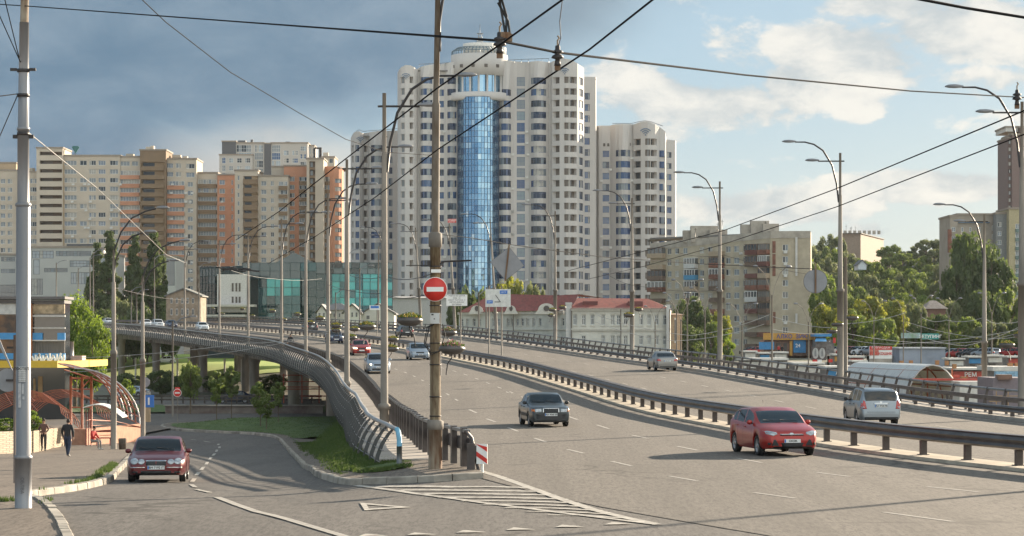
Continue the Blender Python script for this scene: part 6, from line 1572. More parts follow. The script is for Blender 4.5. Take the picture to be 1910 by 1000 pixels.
# blue and yellow building
d = 225.0
bb = bldg('shop_building', 'two-storey glass shop building with blue bands and a yellow canopy at the left edge', 'shop building', 0, d)
def bxp(mb, x0, x1, y0, y1, d0, dep, m=0):
    X0, X1, Z1, Z0 = pX(x0, d0), pX(x1, d0), pZ(y0, d0), pZ(y1, d0); mb.box(((X0 + X1) / 2, d0 + dep / 2, (Z0 + Z1) / 2), (X1 - X0, dep, Z1 - Z0), m)
def prt(t, name, m, *L):
    mb = MB()
    for a in L: bxp(mb, *a)
    return mb.build(name, m, t)
DGL = glass('dark_glass', (.03, .035, .04), .08); BLP = mat('blue_panel', (.05, .24, .52), .5, var=.1); YEL = mat('yellow_canopy', (.62, .40, .03), .5, var=.06)
prt(bb, 'wall', DGL, (-40, 121, 565, 800, d, 2.6))
prt(bb, 'roof', mat('shop_roof', (.12, .11, .11), .7), (-44, 121, 553, 558, d - 1.2, 4.6), (-44, 120, 560, 566, d - .7, 3.6))
prt(bb, 'sign_band', mat('white_fascia', (.50, .50, .49), .6), (-40, 29, 566, 586, d - .5, .5), (60, 121, 588, 591, d - .35, .35), (60, 121, 611, 613, d - .35, .35), (60, 121, 634, 636, d - .4, .2))
prt(bb, 'lettered_band', mat('tan_band', (.46, .36, .24), .8, var=.55, scale=1.1), (60, 120, 568, 585, d - .3, .3))
prt(bb, 'blue_band', BLP, (60, 79, 621, 634, d - .3, .3), (107, 121, 621, 634, d - .3, .3), (60, 121, 659, 671, d - .45, .4), (-40, 29, 621, 633, d - .5, .4), (-40, 29, 659, 670, d - .5, .4))
prt(bb, 'louvre_wall', mat('ribbed_grey', (.10, .095, .09), .7, var=.5, scale=5, stretch=(4, 1, .1)), (60, 120.5, 637, 658, d - .2, .2))
prt(bb, 'advert', mat('advert_brown', (.20, .11, .06), .7, c2=(.06, .045, .04), scale=.8), (-40, 29, 588, 620, d - .4, .3), (-40, 29, 634, 658, d - .4, .3))
prt(bb, 'corner_post', mat('orange_brown_post', (.30, .12, .05), .6), (56, 59.5, 566, 672, d - .6, .5))
mb = MB(); mb.prism([(pX(-44, d - 5), d - 5), (pX(107, d - 5), d - 5), (pX(150, d - 1), d - 1), (pX(178, d + 5), d + 5), (pX(178, d + 5), d + 12), (pX(-44, d), d + 12)], pZ(686, d - 5), pZ(673.5, d - 5)); mb.build('canopy', YEL, bb)
prt(bb, 'shopfront', mat('entrance_dark', (.05, .045, .04), .6), (-40, 110, 690, 800, d + 1, 2))
prt(bb, 'doorway', mat('door_tan', (.40, .26, .12), .6), (62, 66, 706, 742, d - .1, .3), (71, 79, 702, 740, d - .1, .3))
mb = MB()
for i in range(14): x = 62 + i * 4.4; mb.box((pX(x, d - 2.5), d - 2.5, pZ(669 - (i % 3), d - 2.5)), (.15, .1, .5 + .12 * (i % 4)), mt=Matrix.Rotation(.4 * ((i % 3) - 1), 3, 'Y'))
mb.build('roof_letters', M_WHITE, bb); prt(bb, 'rooftop_unit', mat('pinkish_unit', (.46, .33, .30), .7), (132, 153, 664, 675, d + 2, 2))
mb = MB(); mb.tube([px(132, 672, d + 4), px(132, 637, d + 4)], .28, 10); mb.build('flue', M_STEELP, bb); to_local(bb)
# red steel vaults of the underpass
def vault(name, label, x0, x1, y_top, y_base, d0, d1, n, half=False, bars=7, r=.05, ok=-.22, m=M_ORS, rib_m=M_SILV, panels=None, group=None):
    t = thing(name, label, 'canopy', (0, 0, 0), 0, group); Ar = []
    for i in range(n):
        dd = d0 + (d1 - d0) * i / (n - 1); sh = (x1 - x0) * .0
        Xa, Xb, Zb, Zt = pX(x0, d0), pX(x1, d0), pZ(y_base, d0), pZ(y_top, d0); off = (dd - d0) * ok
        pts = []
        for k in range(13):
            a = pi * (1 - k / 12) if not half else pi * .5 * (1 - k / 12)
            if half: pts.append(Vector((Xa + off + (Xb - Xa) * math.cos(a), dd, Zb + (Zt - Zb) * math.sin(a))))
            else: pts.append(Vector(((Xa + Xb) / 2 + off + (Xb - Xa) / 2 * math.cos(a), dd, Zb + (Zt - Zb) * math.sin(a))))
        Ar.append(pts); mb = MB(); mb.tube(pts, r, 6); mb.build('rib', rib_m if i % 2 == 0 else m, t)
    for k in range(0, 13, max(1, 12 // bars)):
        mb = MB(); mb.tube([A[k] for A in Ar], r * .8, 5); mb.build('purlin', m, t)
    if panels:
        mb = MB()
        for i in range(n - 1):
            for k in range(1, 12): mb.quad(*[p + Vector((0, 0, .06)) for p in (Ar[i][k], Ar[i][k + 1], Ar[i + 1][k + 1], Ar[i + 1][k])])
        mb.build('panels', panels, t)
    return t, Ar
va, A_ = vault('steel_vault', 'tall orange and silver arched steel frame over the underpass stairs', 138, 261, 687, 792, 158, 186, 8, half=True)
mb = MB()
for x, yb in ((132, 800), (153, 802), (170, 800)):
    mb = MB(); mb.tube([px(x, yb, 154), px(x, 702, 154)], .085, 6); mb.build('post', M_ORS, va)
mb = MB(); mb.tube([px(132, 726, 154), px(170, 726, 154)], .04, 5).tube([px(132, 706, 154), px(170, 706, 154)], .06, 5).tube([px(154, 722, 154), px(170, 706, 154)], .04, 5).tube([px(120, 690, 154), px(172, 706, 154), px(222, 728, 154)], .05, 5).tube([px(132, 760, 154), px(170, 760, 154)], .04, 5); mb.build('brace', M_ORS, va); to_local(va)
vb, _ = vault('steel_vault', 'low tangle of rusty red arches sinking into the underpass at the left', -20, 150, 748, 800, 166, 200, 9, bars=5, r=.032, rib_m=M_ORS); 
vb2, _ = vault('steel_vault', 'second low red arched frame between the tall one and the building', 60, 215, 740, 792, 188, 214, 8, bars=5, r=.032, rib_m=mat('rust_red_steel', (.25, .075, .04), .7)); to_local(vb); to_local(vb2)
pw = thing('parapet_wall', 'low orange-painted parapet round the underpass stairs', 'wall')
mb = MB(); mb.prism([(pX(85, 150), 150), (pX(160, 149), 149), (pX(262, 158), 158), (pX(262, 159), 158.6), (pX(160, 149.6), 149.7), (pX(85, 150), 150.6)], gz(-22, 152) - .3, pZ(797, 152)); mb.build('wall', mat('salmon_wall', (.42, .20, .12), .8, var=.15), pw)
mb = MB(); mb.tube([px(165, 783, 150.5), px(215, 786, 153), px(262, 797, 158)], .03, 5); mb.build('rail', M_ORS, pw); to_local(pw)
brw = thing('brick_wall', 'low tan openwork brick wall behind the walking men', 'wall'); BRM = bpy.data.materials.new('tan_brickwork'); BRM.use_nodes = True
t_ = BRM.node_tree; bt = t_.nodes.new('ShaderNodeTexBrick'); tx_ = t_.nodes.new('ShaderNodeTexCoord'); mp_ = t_.nodes.new('ShaderNodeMapping'); mp_.inputs['Rotation'].default_value = (R(90), 0, 0)
t_.links.new(tx_.outputs['Object'], mp_.inputs[0]); t_.links.new(mp_.outputs[0], bt.inputs['Vector']); bt.inputs['Color1'].default_value = (.42, .33, .22, 1); bt.inputs['Color2'].default_value = (.34, .26, .17, 1); bt.inputs['Mortar'].default_value = (.12, .09, .06, 1); bt.inputs['Scale'].default_value = 2.6; bt.inputs['Mortar Size'].default_value = .03
t_.links.new(bt.outputs[0], t_.nodes['Principled BSDF'].inputs['Base Color'])
mb = MB(); wp = [(pX(-30, 124), 122), (pX(60, 128), 128), (pX(96, 141), 141), (pX(117, 146), 146)]
for (a, b), (c, e) in zip(wp, wp[1:]):
    za, zb = gz(a, b) - .2, gz(c, e) - .2; mb.add([(a, b, za), (c, e, zb), (c, e, zb + 1.45), (a, b, za + 1.45), (a, b + .35, za), (c, e + .35, zb), (c, e + .35, zb + 1.45), (a, b + .35, za + 1.45)], [(0, 1, 2, 3), (3, 2, 6, 7), (5, 4, 7, 6), (1, 5, 6, 2), (4, 0, 3, 7)])
mb.build('wall', BRM, brw); to_local(brw)
# bus stop
d = 147.0; bs = thing('bus_shelter', 'small dark red bus shelter with a curved white roof', 'bus shelter', (pX(172, d), d, gz(pX(172, d), d) + .13))
def bl_(x, y, dd=0): v = px(x, y, d + dd); return v - bs.location
for x, dd in ((160.5, 0), (165.5, 1.2), (170, 0), (208, 0), (208, 1.4)):
    mb = MB(); mb.tube([Vector((bl_(x, 800, dd).x, dd, 0)), Vector((bl_(x, 765, dd).x, dd, 2.15))], .035, 5); mb.build('post', mat('dark_red_steel', (.20, .03, .025), .5), bs)
mb = MB(); P_ = []
for k in range(11): 
    t2 = k / 10; P_.append((-.5 + 2.35 * t2, 2.15 + .42 * math.sin(pi * min(1, t2 * .85 + .12)) - .45 * t2 * t2))
mb.extrude(P_ + [(a, b - .05) for a, b in reversed(P_)], lambda u, v, w: Vector((u, -.4 + w, v)), 2.0); mb.build('roof', M_WHITE, bs)
mb = MB(); mb.box((.6, .55, .45), (1.3, .35, .06)).box((.6, .75, .85), (1.3, .05, .12)).box((.2, .55, .22), (.05, .3, .44)).box((1.0, .55, .22), (.05, .3, .44)); mb.build('bench', mat('dark_red_steel', (.2, .03, .02), .5), bs)
mb = MB()
for z in (.5, 1.0, 1.5): mb.tube([Vector((bl_(160.5, 0).x, 0, z)), Vector((bl_(165.5, 0, 1.2).x, 1.2, z))], .02, 4); mb.tube([Vector((bl_(170, 0).x, 0, z * .6 + .3)), Vector((bl_(208, 0).x, 1.4, z * .6 + .3))], .02, 4)
mb.build('rail', M_ORS, bs)
d = 138.0; X = pX(228.5, d); tb = thing('litter_bin', 'squat dark concrete litter bin beside the pale lamp post', 'litter bin', (X, d, gz(X, d) + .13))
mb = MB(); mb.lathe([(0, 0), (.20, 0), (.24, .55), (.22, .62), (.17, .62), (.15, .3), (0, .3)], 14); mb.build('bin', mat('bin_concrete', (.12, .095, .075), .9, var=.3), tb)
# signs
def sign_post(name, label, x, ybase_z, ztop, d, parts, r=.035, m=M_PCONC, cat='sign'):
    t = thing(name, label, cat, (pX(x, d), d, ybase_z)); mb = MB(); mb.tube([(0, 0, -.2), (0, 0, ztop - ybase_z)], r, 6); mb.build('post', m, t)
    for nm, mtl, build in parts: mb = MB(); build(mb); mb.build(nm, mtl, t)
    return t
def disc(c, r, y=0.0, n=24, th=.02):
    def f(mb):
        mb.extrude([(c[0] + r * math.cos(2 * pi * k / n), c[1] + r * math.sin(2 * pi * k / n)) for k in range(n)], lambda u, v, w: Vector((u, y - w, v)), th)
    return f
def rect(c, w, h, y=0.0, th=.02): return lambda mb: mb.box((c[0], y - th / 2, c[1]), (w, th, h))
M_SB = mat('sign_back_grey', (.24, .245, .26), .45, metal=.3, var=.1)
z = zl(208); sign_post('no_entry_sign', 'small red no-entry sign on a thin post on the far lawn', 331, z + .2, z + 3.0, 203, [('disc', M_WHITE, disc((0, 2.55), .34, -.04)), ('red_face', M_RED, disc((0, 2.55), .30, -.062)), ('white_bar', M_WHITE, rect((0, 2.55), .4, .11, -.086)), ('hood', M_RED, rect((0, 2.86), .4, .3, -.0))], .03)
z = zl(170); X = 273; sign_post('blue_sign', 'blue rectangular road sign behind the second pale lamp post', 271, z, z + 3.2, 172, [('panel', M_BLUE, rect((.22, 2.5), .8, .85, -.03)), ('arrow', M_WHITE, rect((.25, 2.5), .12, .5, -.055)), ('board', mat('tan_board', (.36, .27, .17), .8), rect((.12, 1.55), .5, 1.0, -.03))], .03)
z = zl(176); sign_post('round_sign', 'round grey sign back beside the second pale lamp post', 268, z, z + 4.2, 176, [('disc', M_SB, disc((.1, pZ(713, 176) - z), .36, -.03))], .03)
z = zs(-14, 70); t = sign_post('road_sign', 'backs of a triangular and a round road sign on one post at the left edge', 27.5, z + .1, pZ(625, 70), 70, [('triangle', M_SB, lambda mb: mb.extrude([(-.62, pZ(610, 70) - z), (.02, pZ(712, 70) - z), (.0 - .85, pZ(600, 70) - z)], lambda u, v, w: Vector((u, .05 + w, v)), .02)), ('disc', M_SB, disc((-.22, pZ(716, 70) - z), .33, .09)), ('clamp', M_DARK, lambda mb: (mb.box((-.08, .02, pZ(655, 70) - z), (.3, .05, .06)), mb.box((-.1, .02, pZ(716, 70) - z), (.3, .05, .06))))], .04, mat('thin_post_rust', (.16, .12, .10), .7))
# hanging sign backs on the span cable
def hang(name, label, x, y, d, poly, bar, tilt):
    t = thing(name, label, 'sign', px(x, y, d)); mb = MB(); mb.extrude(poly, lambda u, v, w: Vector((u, w, v)), .02); mb.build('panel', M_SB, t)
    mb = MB(); mb.extrude([(a * 1.03, b * 1.03) for a, b in poly], lambda u, v, w: Vector((u, .02 + w, v)), .01); mb.build('rim', mat('rim_dark', (.12, .12, .13), .5), t)
    mb = MB(); mb.box((bar[0], -.03, bar[1]), (.05, .04, bar[2]), mt=Matrix.Rotation(tilt, 3, 'Y')); mb.build('bar', M_RUST, t); return t
a = .49; hang('diamond_sign', 'grey back of a diamond sign hung on a rusty bar above the far road', 946, 492, 73, [(-a, .05), (.06, a), (a, -.06), (-.05, -a)], (0, .03, 1.1), R(6))
hang('round_sign', 'grey back of a round sign hung on a dark bar above the market', 1521, 525, 73, [(.345 * math.cos(2 * pi * k / 26), .345 * math.sin(2 * pi * k / 26)) for k in range(26)], (0, .1, .9), 0)
# information boards
Y = 262; t = thing('information_board', 'white board with black lines of writing right of the rusty pole', 'information board', px(852, 560, Y)); W_, H_ = 39 / F * Y, 21 / F * Y
MB().box((0, 0, 0), (W_, .08, H_)).build('panel', M_WHITE, t)
for i, s in enumerate(('ЧЕРНІГІВ ЦЕНТР', 'Київ  12', 'МОСТ ПАТОНА  2', 'МЕТРО-РИНОК', 'ШУЛЯВКА')): text(s, .21, M_BLACK, t, (0, -.05, H_ * (.38 - .19 * i)))
mb = MB(); mb.tube([(.4, .1, -5), (.4, .1, -H_ / 2)], .07, 5); mb.build('post', M_PCONC, t)
Y = 235; t = thing('direction_board', 'pale direction board with two blue patches and black route lines', 'direction board', px(929, 556, Y)); W_, H_ = 47 / F * Y, 33 / F * Y
MB().box((0, 0, 0), (W_, .08, H_)).build('panel', mat('board_pale', (.6, .6, .57), .6), t)
mb = MB(); mb.box((W_ * .22, -.05, H_ * .33), (W_ * .3, .03, H_ * .2)).box((-W_ * .33, -.05, -H_ * .22), (W_ * .24, .03, H_ * .18)); mb.build('blue_patch', M_BLUE, t)
mb = MB(); mb.box((0, -.05, -.05), (.06, .03, H_ * .5), mt=Matrix.Rotation(R(-35), 3, 'Y')).box((-.05, -.05, -H_ * .22), (W_ * .22, .03, .06)); mb.build('route_line', M_BLACK, t)
text('ЦЕНТР', .16, M_WHITE, t, (W_ * .22, -.068, H_ * .33)); text('ВДНГ', .15, M_WHITE, t, (-W_ * .33, -.068, -H_ * .22))
for x in (-W_ * .36, W_ * .14): mb = MB(); mb.tube([(x, .1, -5.5), (x, .1, H_ * .7)], .07, 5); mb.build('post', M_PCONC, t)
Y = 330; t = thing('direction_board', 'small white and blue direction sign among the lamp posts', 'direction board', px(699, 574, Y)); MB().box((0, 0, 0), (1.4, .08, .6)).build('panel', M_WHITE, t); MB().box((0, -.05, .08), (1.1, .03, .3)).build('blue_patch', M_BLUE, t); mb = MB(); mb.tube([(.3, .1, -4), (.3, .1, 0)], .06, 5); mb.build('post', M_PCONC, t)
# low wall, crash barrier and scaffold under the viaduct
lwl = thing('concrete_wall', 'long low concrete wall between the far lawn and the verge', 'wall'); prt(lwl, 'wall', mat('stained_concrete', (.28, .25, .22), .9, c2=(.15, .11, .10), scale=.6), (308, 602, 757, 774, 247, .5)); prt(lwl, 'coping', M_CONC, (305, 604, 755.5, 757.5, 246.8, .9)); to_local(lwl)
cb = thing('crash_barrier', 'dark crash barrier along the road under the viaduct', 'crash barrier'); prt(cb, 'beam', M_RAIL, (150, 600, 737, 741.5, 277, .12), (150, 600, 743.5, 747, 277, .12))
for i in range(22): prt(cb, 'post', M_RAIL, (160 + i * 20, 163 + i * 20, 738, 753, 277.2, .2))
to_local(cb)
sc_ = thing('scaffold', 'rust-red scaffold and beams between the columns under the viaduct', 'scaffold'); RS = mat('scaffold_red', (.26, .06, .03), .7)
for i, (x, yb) in enumerate(((528, 752), (562, 752), (594, 752), (608, 785))): prt(sc_, 'post', RS, (x, x + 2.2, 697, yb, 232 + 3 * i, .12))
for i, (x0, x1, y) in enumerate(((526, 612, 699), (526, 612, 721), (526, 612, 725), (560, 612, 738), (526, 600, 711))): prt(sc_, 'beam', RS, (x0, x1, y, y + 1.8, 234 + i, .12))
to_local(sc_)
for i, x in enumerate((364, 442, 514, 752)): pass
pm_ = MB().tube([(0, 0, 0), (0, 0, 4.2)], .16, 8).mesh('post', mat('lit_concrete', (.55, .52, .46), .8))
for i, (x, d, lb) in enumerate(((253, 430, 'first'), (268, 436, 'second'), (331, 425, 'third'), (352, 430, 'fourth'), (419, 410, 'fifth'), (451, 400, 'sixth'))):
    t = thing('bollard_column', 'slim bright concrete post under the viaduct, %s from the left' % lb, 'column', (pX(x, d), d, -4), 0, 'slim bright posts under the viaduct'); link('post', pm_, t)
# planters
FLW = mat('planter_leaves', (.10, .16, .03), .8, c2=(.05, .09, .02), scale=9, trans=.3); FLY = mat('flowers_yellow', (.60, .42, .05), .7, c2=(.5, .25, .04), scale=14); FLP = mat('flowers_pink', (.55, .10, .14), .7, c2=(.5, .25, .3), scale=14); BOW = mat('planter_bowl', (.085, .075, .07), .5, var=.15)
def planter_mesh(seed, fm):
    rd = random.Random(seed); b = MB(); b.lathe([(0, 0), (.12, .0), (.25, .04), (.355, .13), (.36, .17), (.30, .24), (.27, .25), (0, .23)], 22)
    p = MB(); f = MB()
    for i in range(520):
        a, r = rd.uniform(0, 2 * pi), .33 * rd.random() ** .5; z = .22 + rd.uniform(0, .17) * (1.15 - r / .4); c = Vector((r * math.cos(a), r * math.sin(a), z)); n = Vector((rd.uniform(-1, 1), rd.uniform(-1, 1), rd.uniform(-.2, 1))).normalized(); u = n.orthogonal().normalized(); w = n.cross(u); s = rd.uniform(.014, .03)
        (f if rd.random() < .3 else p).add([c - u * s, c - w * s, c + u * s, c + w * s], [(0, 1, 2, 3)])
    br = MB(); br.tube([(0, 0, .0), (.0, 0, -.08), (.12, 0, -.25), (.16, 0, -.55)], .018, 5)
    return b.mesh('bowl', BOW), p.mesh('plants', FLW), f.mesh('flowers', fm), br.mesh('bracket', M_DARK)
PM_ = [planter_mesh(3, FLY), planter_mesh(9, FLP)]
pls = [(764, 600, 50, 0), (843, 653, 50, 1), (836, 622, 33, 1), (730, 652, 28, 0), (732, 634, 23, 0), (685, 611, 33, 0), (661, 615, 20, 0), (654, 631, 24, 0), (627, 609, 22, 0), (627, 617, 19, 0), (579, 603, 16, 0), (597, 595, 18, 0), (555, 587, 14, 0), (529, 597, 13, 0), (508, 581, 13, 0), (471, 590, 10, 0), (452, 577, 10, 0), (415, 586, 9, 0), (397, 576, 8, 0), (923, 584, 11, 0), (1030, 579, 15, 0), (1028, 589, 13, 0), (1049, 574, 14, 0), (1173, 589, 20, 0), (1191, 578, 16, 0), (1590, 594, 23, 0), (1562, 606, 23, 0), (1552, 619, 21, 0), (1878, 645, 30, 0), (1903, 627, 26, 0)]
pl_lab = ['largest, left of the rusty pole', 'with pink flowers, largest right of the rusty pole', 'with pink flowers, above and behind the largest right of the rusty pole', 'lower of two right of the collared lamp post', 'upper of two right of the collared lamp post', 'wide one left of the collared lamp post', 'left half of the wide pair left of the collared post', 'low one in front of the second lamp post', 'upper one on the third lamp post', 'lower one on the third lamp post', 'on the lamp post over the dark minivan', 'above the dark minivan, right', 'above the walker on the viaduct, right', 'on the post above the walker', 'in front of the teal glass, left', 'on the thin post before the white bay', 'above the one on the thin post, left', 'far left on the thin post beside the old house', 'farthest left beside the old house', 'right below the direction board', 'left upper one on the post before the red roof', 'left lower one on the post before the red roof', 'right one on the post before the red roof', 'left one on the post before the cream building end', 'right one on the post before the cream building end', 'right one on the post behind the round sign', 'middle one on the post behind the round sign', 'lowest one on the post behind the round sign', 'lower one at the right edge', 'upper one at the right edge']
for i, (x, y, w, k) in enumerate(pls):
    d = F * .72 / w; t = thing('flower_planter', 'flower bowl, ' + pl_lab[i], 'planter', px(x, y, d) - Vector((0, 0, .12)), random.uniform(-.3, .3) + (pi if i % 2 else 0), 'hanging flower bowls on the lamp posts')
    for me in PM_[k]: link(me.name.split('.')[0], me, t)
# ------------------------------------------------------------ overhead wires
M_WIRE = mat('wire_black', (.015, .015, .016), .95, spec=.05); M_WIREL = mat('cable_pale', (.40, .39, .37), .6, spec=.2)
def wire(label, pts, r, m=M_WIRE, name='overhead_wire', group='overhead wires', sag=0.0, cat='wire'):
    P = [px(*p) for p in pts]; Q = []
    for i in range(len(P) - 1):
        n = 10
        for k in range(n):
            t = k / n; v = P[i].lerp(P[i + 1], t); v.z -= sag * 4 * t * (1 - t); Q.append(v)
    Q.append(P[-1]); mb = MB(); mb.tube(Q, r, 5, cap=False); o = mb.build(name, m); tag(o, label, cat, group); c = Q[len(Q) // 2].copy()
    for v in o.data.vertices: v.co -= c
    o.location = c; return o
def d6(y, h=2.3): return F * h / (HOR - y)
def tw_(x, y, h=2.3): return (x, y, d6(y, h))
wire('trolley wire from the top edge right of the tower down to the left', [(1232, -12, 16.5), tw_(1100, 92), tw_(1000, 158), tw_(815, 280), tw_(700, 368), tw_(590, 440), tw_(500, 492)], .008)
wire('trolley wire from the top edge through the left insulator down to the left', [(1065, -12, 16.5), tw_(940, 78), tw_(815, 165), tw_(640, 300), tw_(520, 395), tw_(440, 448)], .008)
wire('upper of the two trolley wires crossing the sky at the right', [(1930, 198, 24.5), tw_(1890, 215), tw_(1560, 352), tw_(1350, 430), tw_(1180, 474), tw_(1060, 505)], .0085)
wire('lower of the two trolley wires crossing the sky at the right', [(1930, 243, 27.5), tw_(1560, 386), tw_(1345, 457), tw_(1200, 497), tw_(1100, 520)], .0085)
wire('long span wire from the left pole across the whole sky', [(-20, 7, 53), (45, 11, 52), (450, 41, 36), (930, 76, 20), (1040, 98, 21), (1390, 140, 30), (1700, 170, 38), (1893, 181, 44), (1930, 183, 45)], .011)
wire('slack cable hanging from the top left towards the lamp posts', [(255, -10, 40), (310, 42, 42), (430, 135, 47), (560, 212, 53), (645, 260, 58), (720, 284, 63), (808, 290, 67)], .009, mat('wire_grey', (.05, .05, .05), .95, spec=.05))
wire('thick pair of black cables at the top right corner', [(1690, -6, 18), (1800, 15, 18.5), (1930, 36, 19)], .012)
wire('thin drop wire above the right insulator', [(1050, -8, 21), (1044, 40, 21), (1046, 70, 21), (1040, 92, 21)], .004, M_DARK)
wire('cable from the rusty pole bracket over the diamond sign to the right', [(818, 437, 67.5), (880, 444, 70), (950, 456, 73), (1120, 479, 80), (1300, 492, 90), (1521, 502, 73)], .012, mat('wire_grey', (.05, .05, .05), .95, spec=.05))
wire('thin guy wire from the left steel pole down to the far lamp post', [(50, 245, 52), (180, 350, 80), (310, 475, 120), (345, 490, 140)], .012, M_WIREL)
for i, (a, b) in enumerate((((8, -5, 50), (36, 110, 52)), ((-5, 20, 50), (40, 120, 52)), ((-5, 265, 50), (34, 175, 52)), ((-5, 180, 50), (34, 175, 52)))): wire('short wire reaching the left steel pole, %s' % ('steep one from the top', 'from the left edge above', 'from the left edge below', 'level one')[i], [a, b], .011)
lcab = [((120, 668, 150), (460, 640, 120), (612, 618, 110)), ((120, 694, 150), (300, 672, 130), (612, 622, 110)), ((430, 504, 210), (510, 520, 220), (600, 520, 230)), ((180, 540, 140), (215, 537, 139), (350, 560, 200)), ((652, 513, 130), (720, 515, 99), (805, 511, 67)), ((610, 530, 160), (715, 548, 99), (800, 548, 67))]
for i, P_ in enumerate(lcab): wire('thin pale cable low over the lower left street, %s' % ('upper long one', 'lower long one', 'by the teal glass', 'left of the poplars', 'to the rusty pole, upper', 'to the rusty pole, lower')[i], list(P_), .014, M_WIREL if i < 3 else M_DARK, sag=.15)
rc_ = [((1115, 588, 200), (1290, 626, 200), (1440, 585, 200)), ((1440, 590, 205), (1565, 612, 205)), ((1440, 614, 200), (1570, 620, 205), (1760, 640, 210), (1905, 620, 200)), ((1570, 604, 230), (1690, 583, 230)), ((1720, 592, 220), (1765, 597, 220), (1835, 592, 220)), ((1835, 592, 220), (1870, 602, 220), (1920, 590, 220)), ((1690, 617, 210), (1800, 645, 210), (1920, 600, 210)), ((1690, 600, 230), (1835, 630, 230), (1920, 622, 230)), ((1110, 600, 190), (1260, 636, 190), (1425, 605, 190)), ((1580, 632, 215), (1700, 640, 215), (1920, 610, 215)), ((1260, 470, 220), (1350, 476, 220), (1570, 520, 220)), ((1130, 510, 200), (1200, 535, 200), (1350, 540, 200))]
for i, P_ in enumerate(rc_): wire('pale sagging tram cable over the market, %s' % ('before the cream block', 'short one at the block corner', 'long one passing behind the big lamp post', 'rising left of the green billboard', 'short one above the green billboard', 'short one at the right edge', 'deep one at the right', 'flatter one at the right', 'lower one before the cream block', 'lowest long one', 'high one across the cream block', 'in front of the tower wing')[i], list(P_), .022 if i < 10 else .015, M_WIREL if i < 10 else M_DARK, sag=.25)
def insul(x, y, d, label, s=1.0, rx=0):
    t = thing('insulator', label, 'insulator', px(x, y, d), 0, 'insulators on the span wire'); t.scale = (s,) * 3; t.rotation_euler = (rx, 0, 0)
    mb = MB(); mb.lathe([(0, .09), (.02, .085), (.022, .05), (.045, .04), (.05, .025), (.02, .015), (.045, 0), (.055, -.02), (.02, -.03), (.025, -.06), (.03, -.085), (0, -.09)], 12); mb.build('bell', M_DARK, t)
    mb = MB(); mb.tube([(0, 0, .08), (0, 0, .13), (.015, 0, .15), (0, 0, .17)], .008, 5).box((0, 0, -.1), (.05, .03, .05)); mb.build('hook', M_RUST, t)
insul(932, 80, 20, 'dark bell insulator left of the black cable loops'); insul(1040, 104, 21, 'dark bell insulator under the thin drop wire'); insul(1897, 182, 44, 'dark insulator lying along the wire at the right edge', 1.6)
t = thing('cable_loops', 'pair of thick black cable loops clamped to the trolley wire at the top', 'cable', px(943, 66, 20)); 
for k, P_ in enumerate((((930, -10), (936, 25), (942, 60)), ((933, -10), (945, 30), (944, 62)), ((929, 5), (948, 40), (951, 64)))): mb = MB(); mb.tube([px(x, y, 20) - t.location for x, y in P_], .011, 6); mb.build('cable', M_BLACK, t)
mb = MB(); mb.box((0, 0, 0), (.08, .05, .05)).box((.03, 0, -.02), (.05, .06, .06)); mb.build('clamp', M_RUST, t)
for x, y, d in ((432, 503, 205), (458, 503, 210)): 
    t = thing('wire_junction', 'dark trolley wire junction hanging over the far left road, ' + ('left one' if x < 440 else 'right one'), 'wire fitting', px(x - 30, y - 6, d) if False else px(x, y, d)); mb = MB(); mb.tube([(-1.3, 0, .25), (-.6, 0, .05), (0, 0, .0), (.7, 0, -.1), (1.2, 0, -.15)], .07, 5).tube([(-.8, 0, -.1), (-.2, 0, .12), (.5, 0, .02)], .06, 5); mb.build('fitting', M_DARK, t)
# ------------------------------------------------------------ market and street at the right
def kbox(t, nm, m, *L): return prt(t, nm, m, *L)
OB = mat('orange_band', (.50, .26, .05), .6); KW = mat('kiosk_wall_grey', (.20, .18, .17), .7, var=.3); KB = mat('kiosk_blue', (.04, .22, .45), .5); WR = mat('white_roof', (.60, .58, .54), .6, var=.1); RED2 = mat('market_red', (.45, .07, .05), .6, var=.2); BROWNK = mat('brick_brown', (.20, .12, .09), .8, var=.2)
t = bldg('shop_row', 'row of shops with a long orange sign band under the cream block', 'shops', 0, 0); d = 400
kbox(t, 'wall', BROWNK, (1425, 1520, 634, 668, d, 6)); kbox(t, 'sign_band', OB, (1424, 1521, 621.5, 634, d - .6, .6)); kbox(t, 'blue_panel', KB, (1480, 1503, 634, 658, d - .2, .2), (1416, 1444, 638, 652, d - .3, .3)); kbox(t, 'doorway', DK, (1448, 1456, 640, 664, d - .1, .1), (1462, 1468, 640, 664, d - .1, .1)); kbox(t, 'advert_column', OB, (1473, 1478, 636, 664, d - .3, .3))
me = text('АЛКО  ЗИКІ', .9, mat('letter_blue', (.06, .08, .25), .6), t, (pX(1478, d), d - .65, pZ(628, d)), bold=.02); text('24', .8, M_WHITE, t, (pX(1488, d), d - .25, pZ(645, d)), bold=.02); to_local(t)
t = bldg('kiosk', 'small kiosk with a blue awning right of the orange sign band', 'kiosk', 0, 0); d = 395
kbox(t, 'wall', KW, (1522, 1556, 634, 662, d, 5)); kbox(t, 'roof', KB, (1519, 1552, 622, 628, d - .8, 6)); mb = MB(); mb.quad(px(1520, 637, d - 2), px(1542, 637, d - 2), px(1540, 630, d), px(1522, 630, d)); mb.build('awning', mat('awning_blue', (.12, .35, .60), .6), t); kbox(t, 'red_sign', M_RED, (1554, 1559, 630, 640, d - .3, .3)); to_local(t)
t = thing('twin_boards', 'dark board with two white oval faces above red and white blocks', 'sign board'); d = 300
kbox(t, 'panel', mat('dark_board', (.10, .08, .075), .7), (1514, 1541, 647, 672, d, .3))
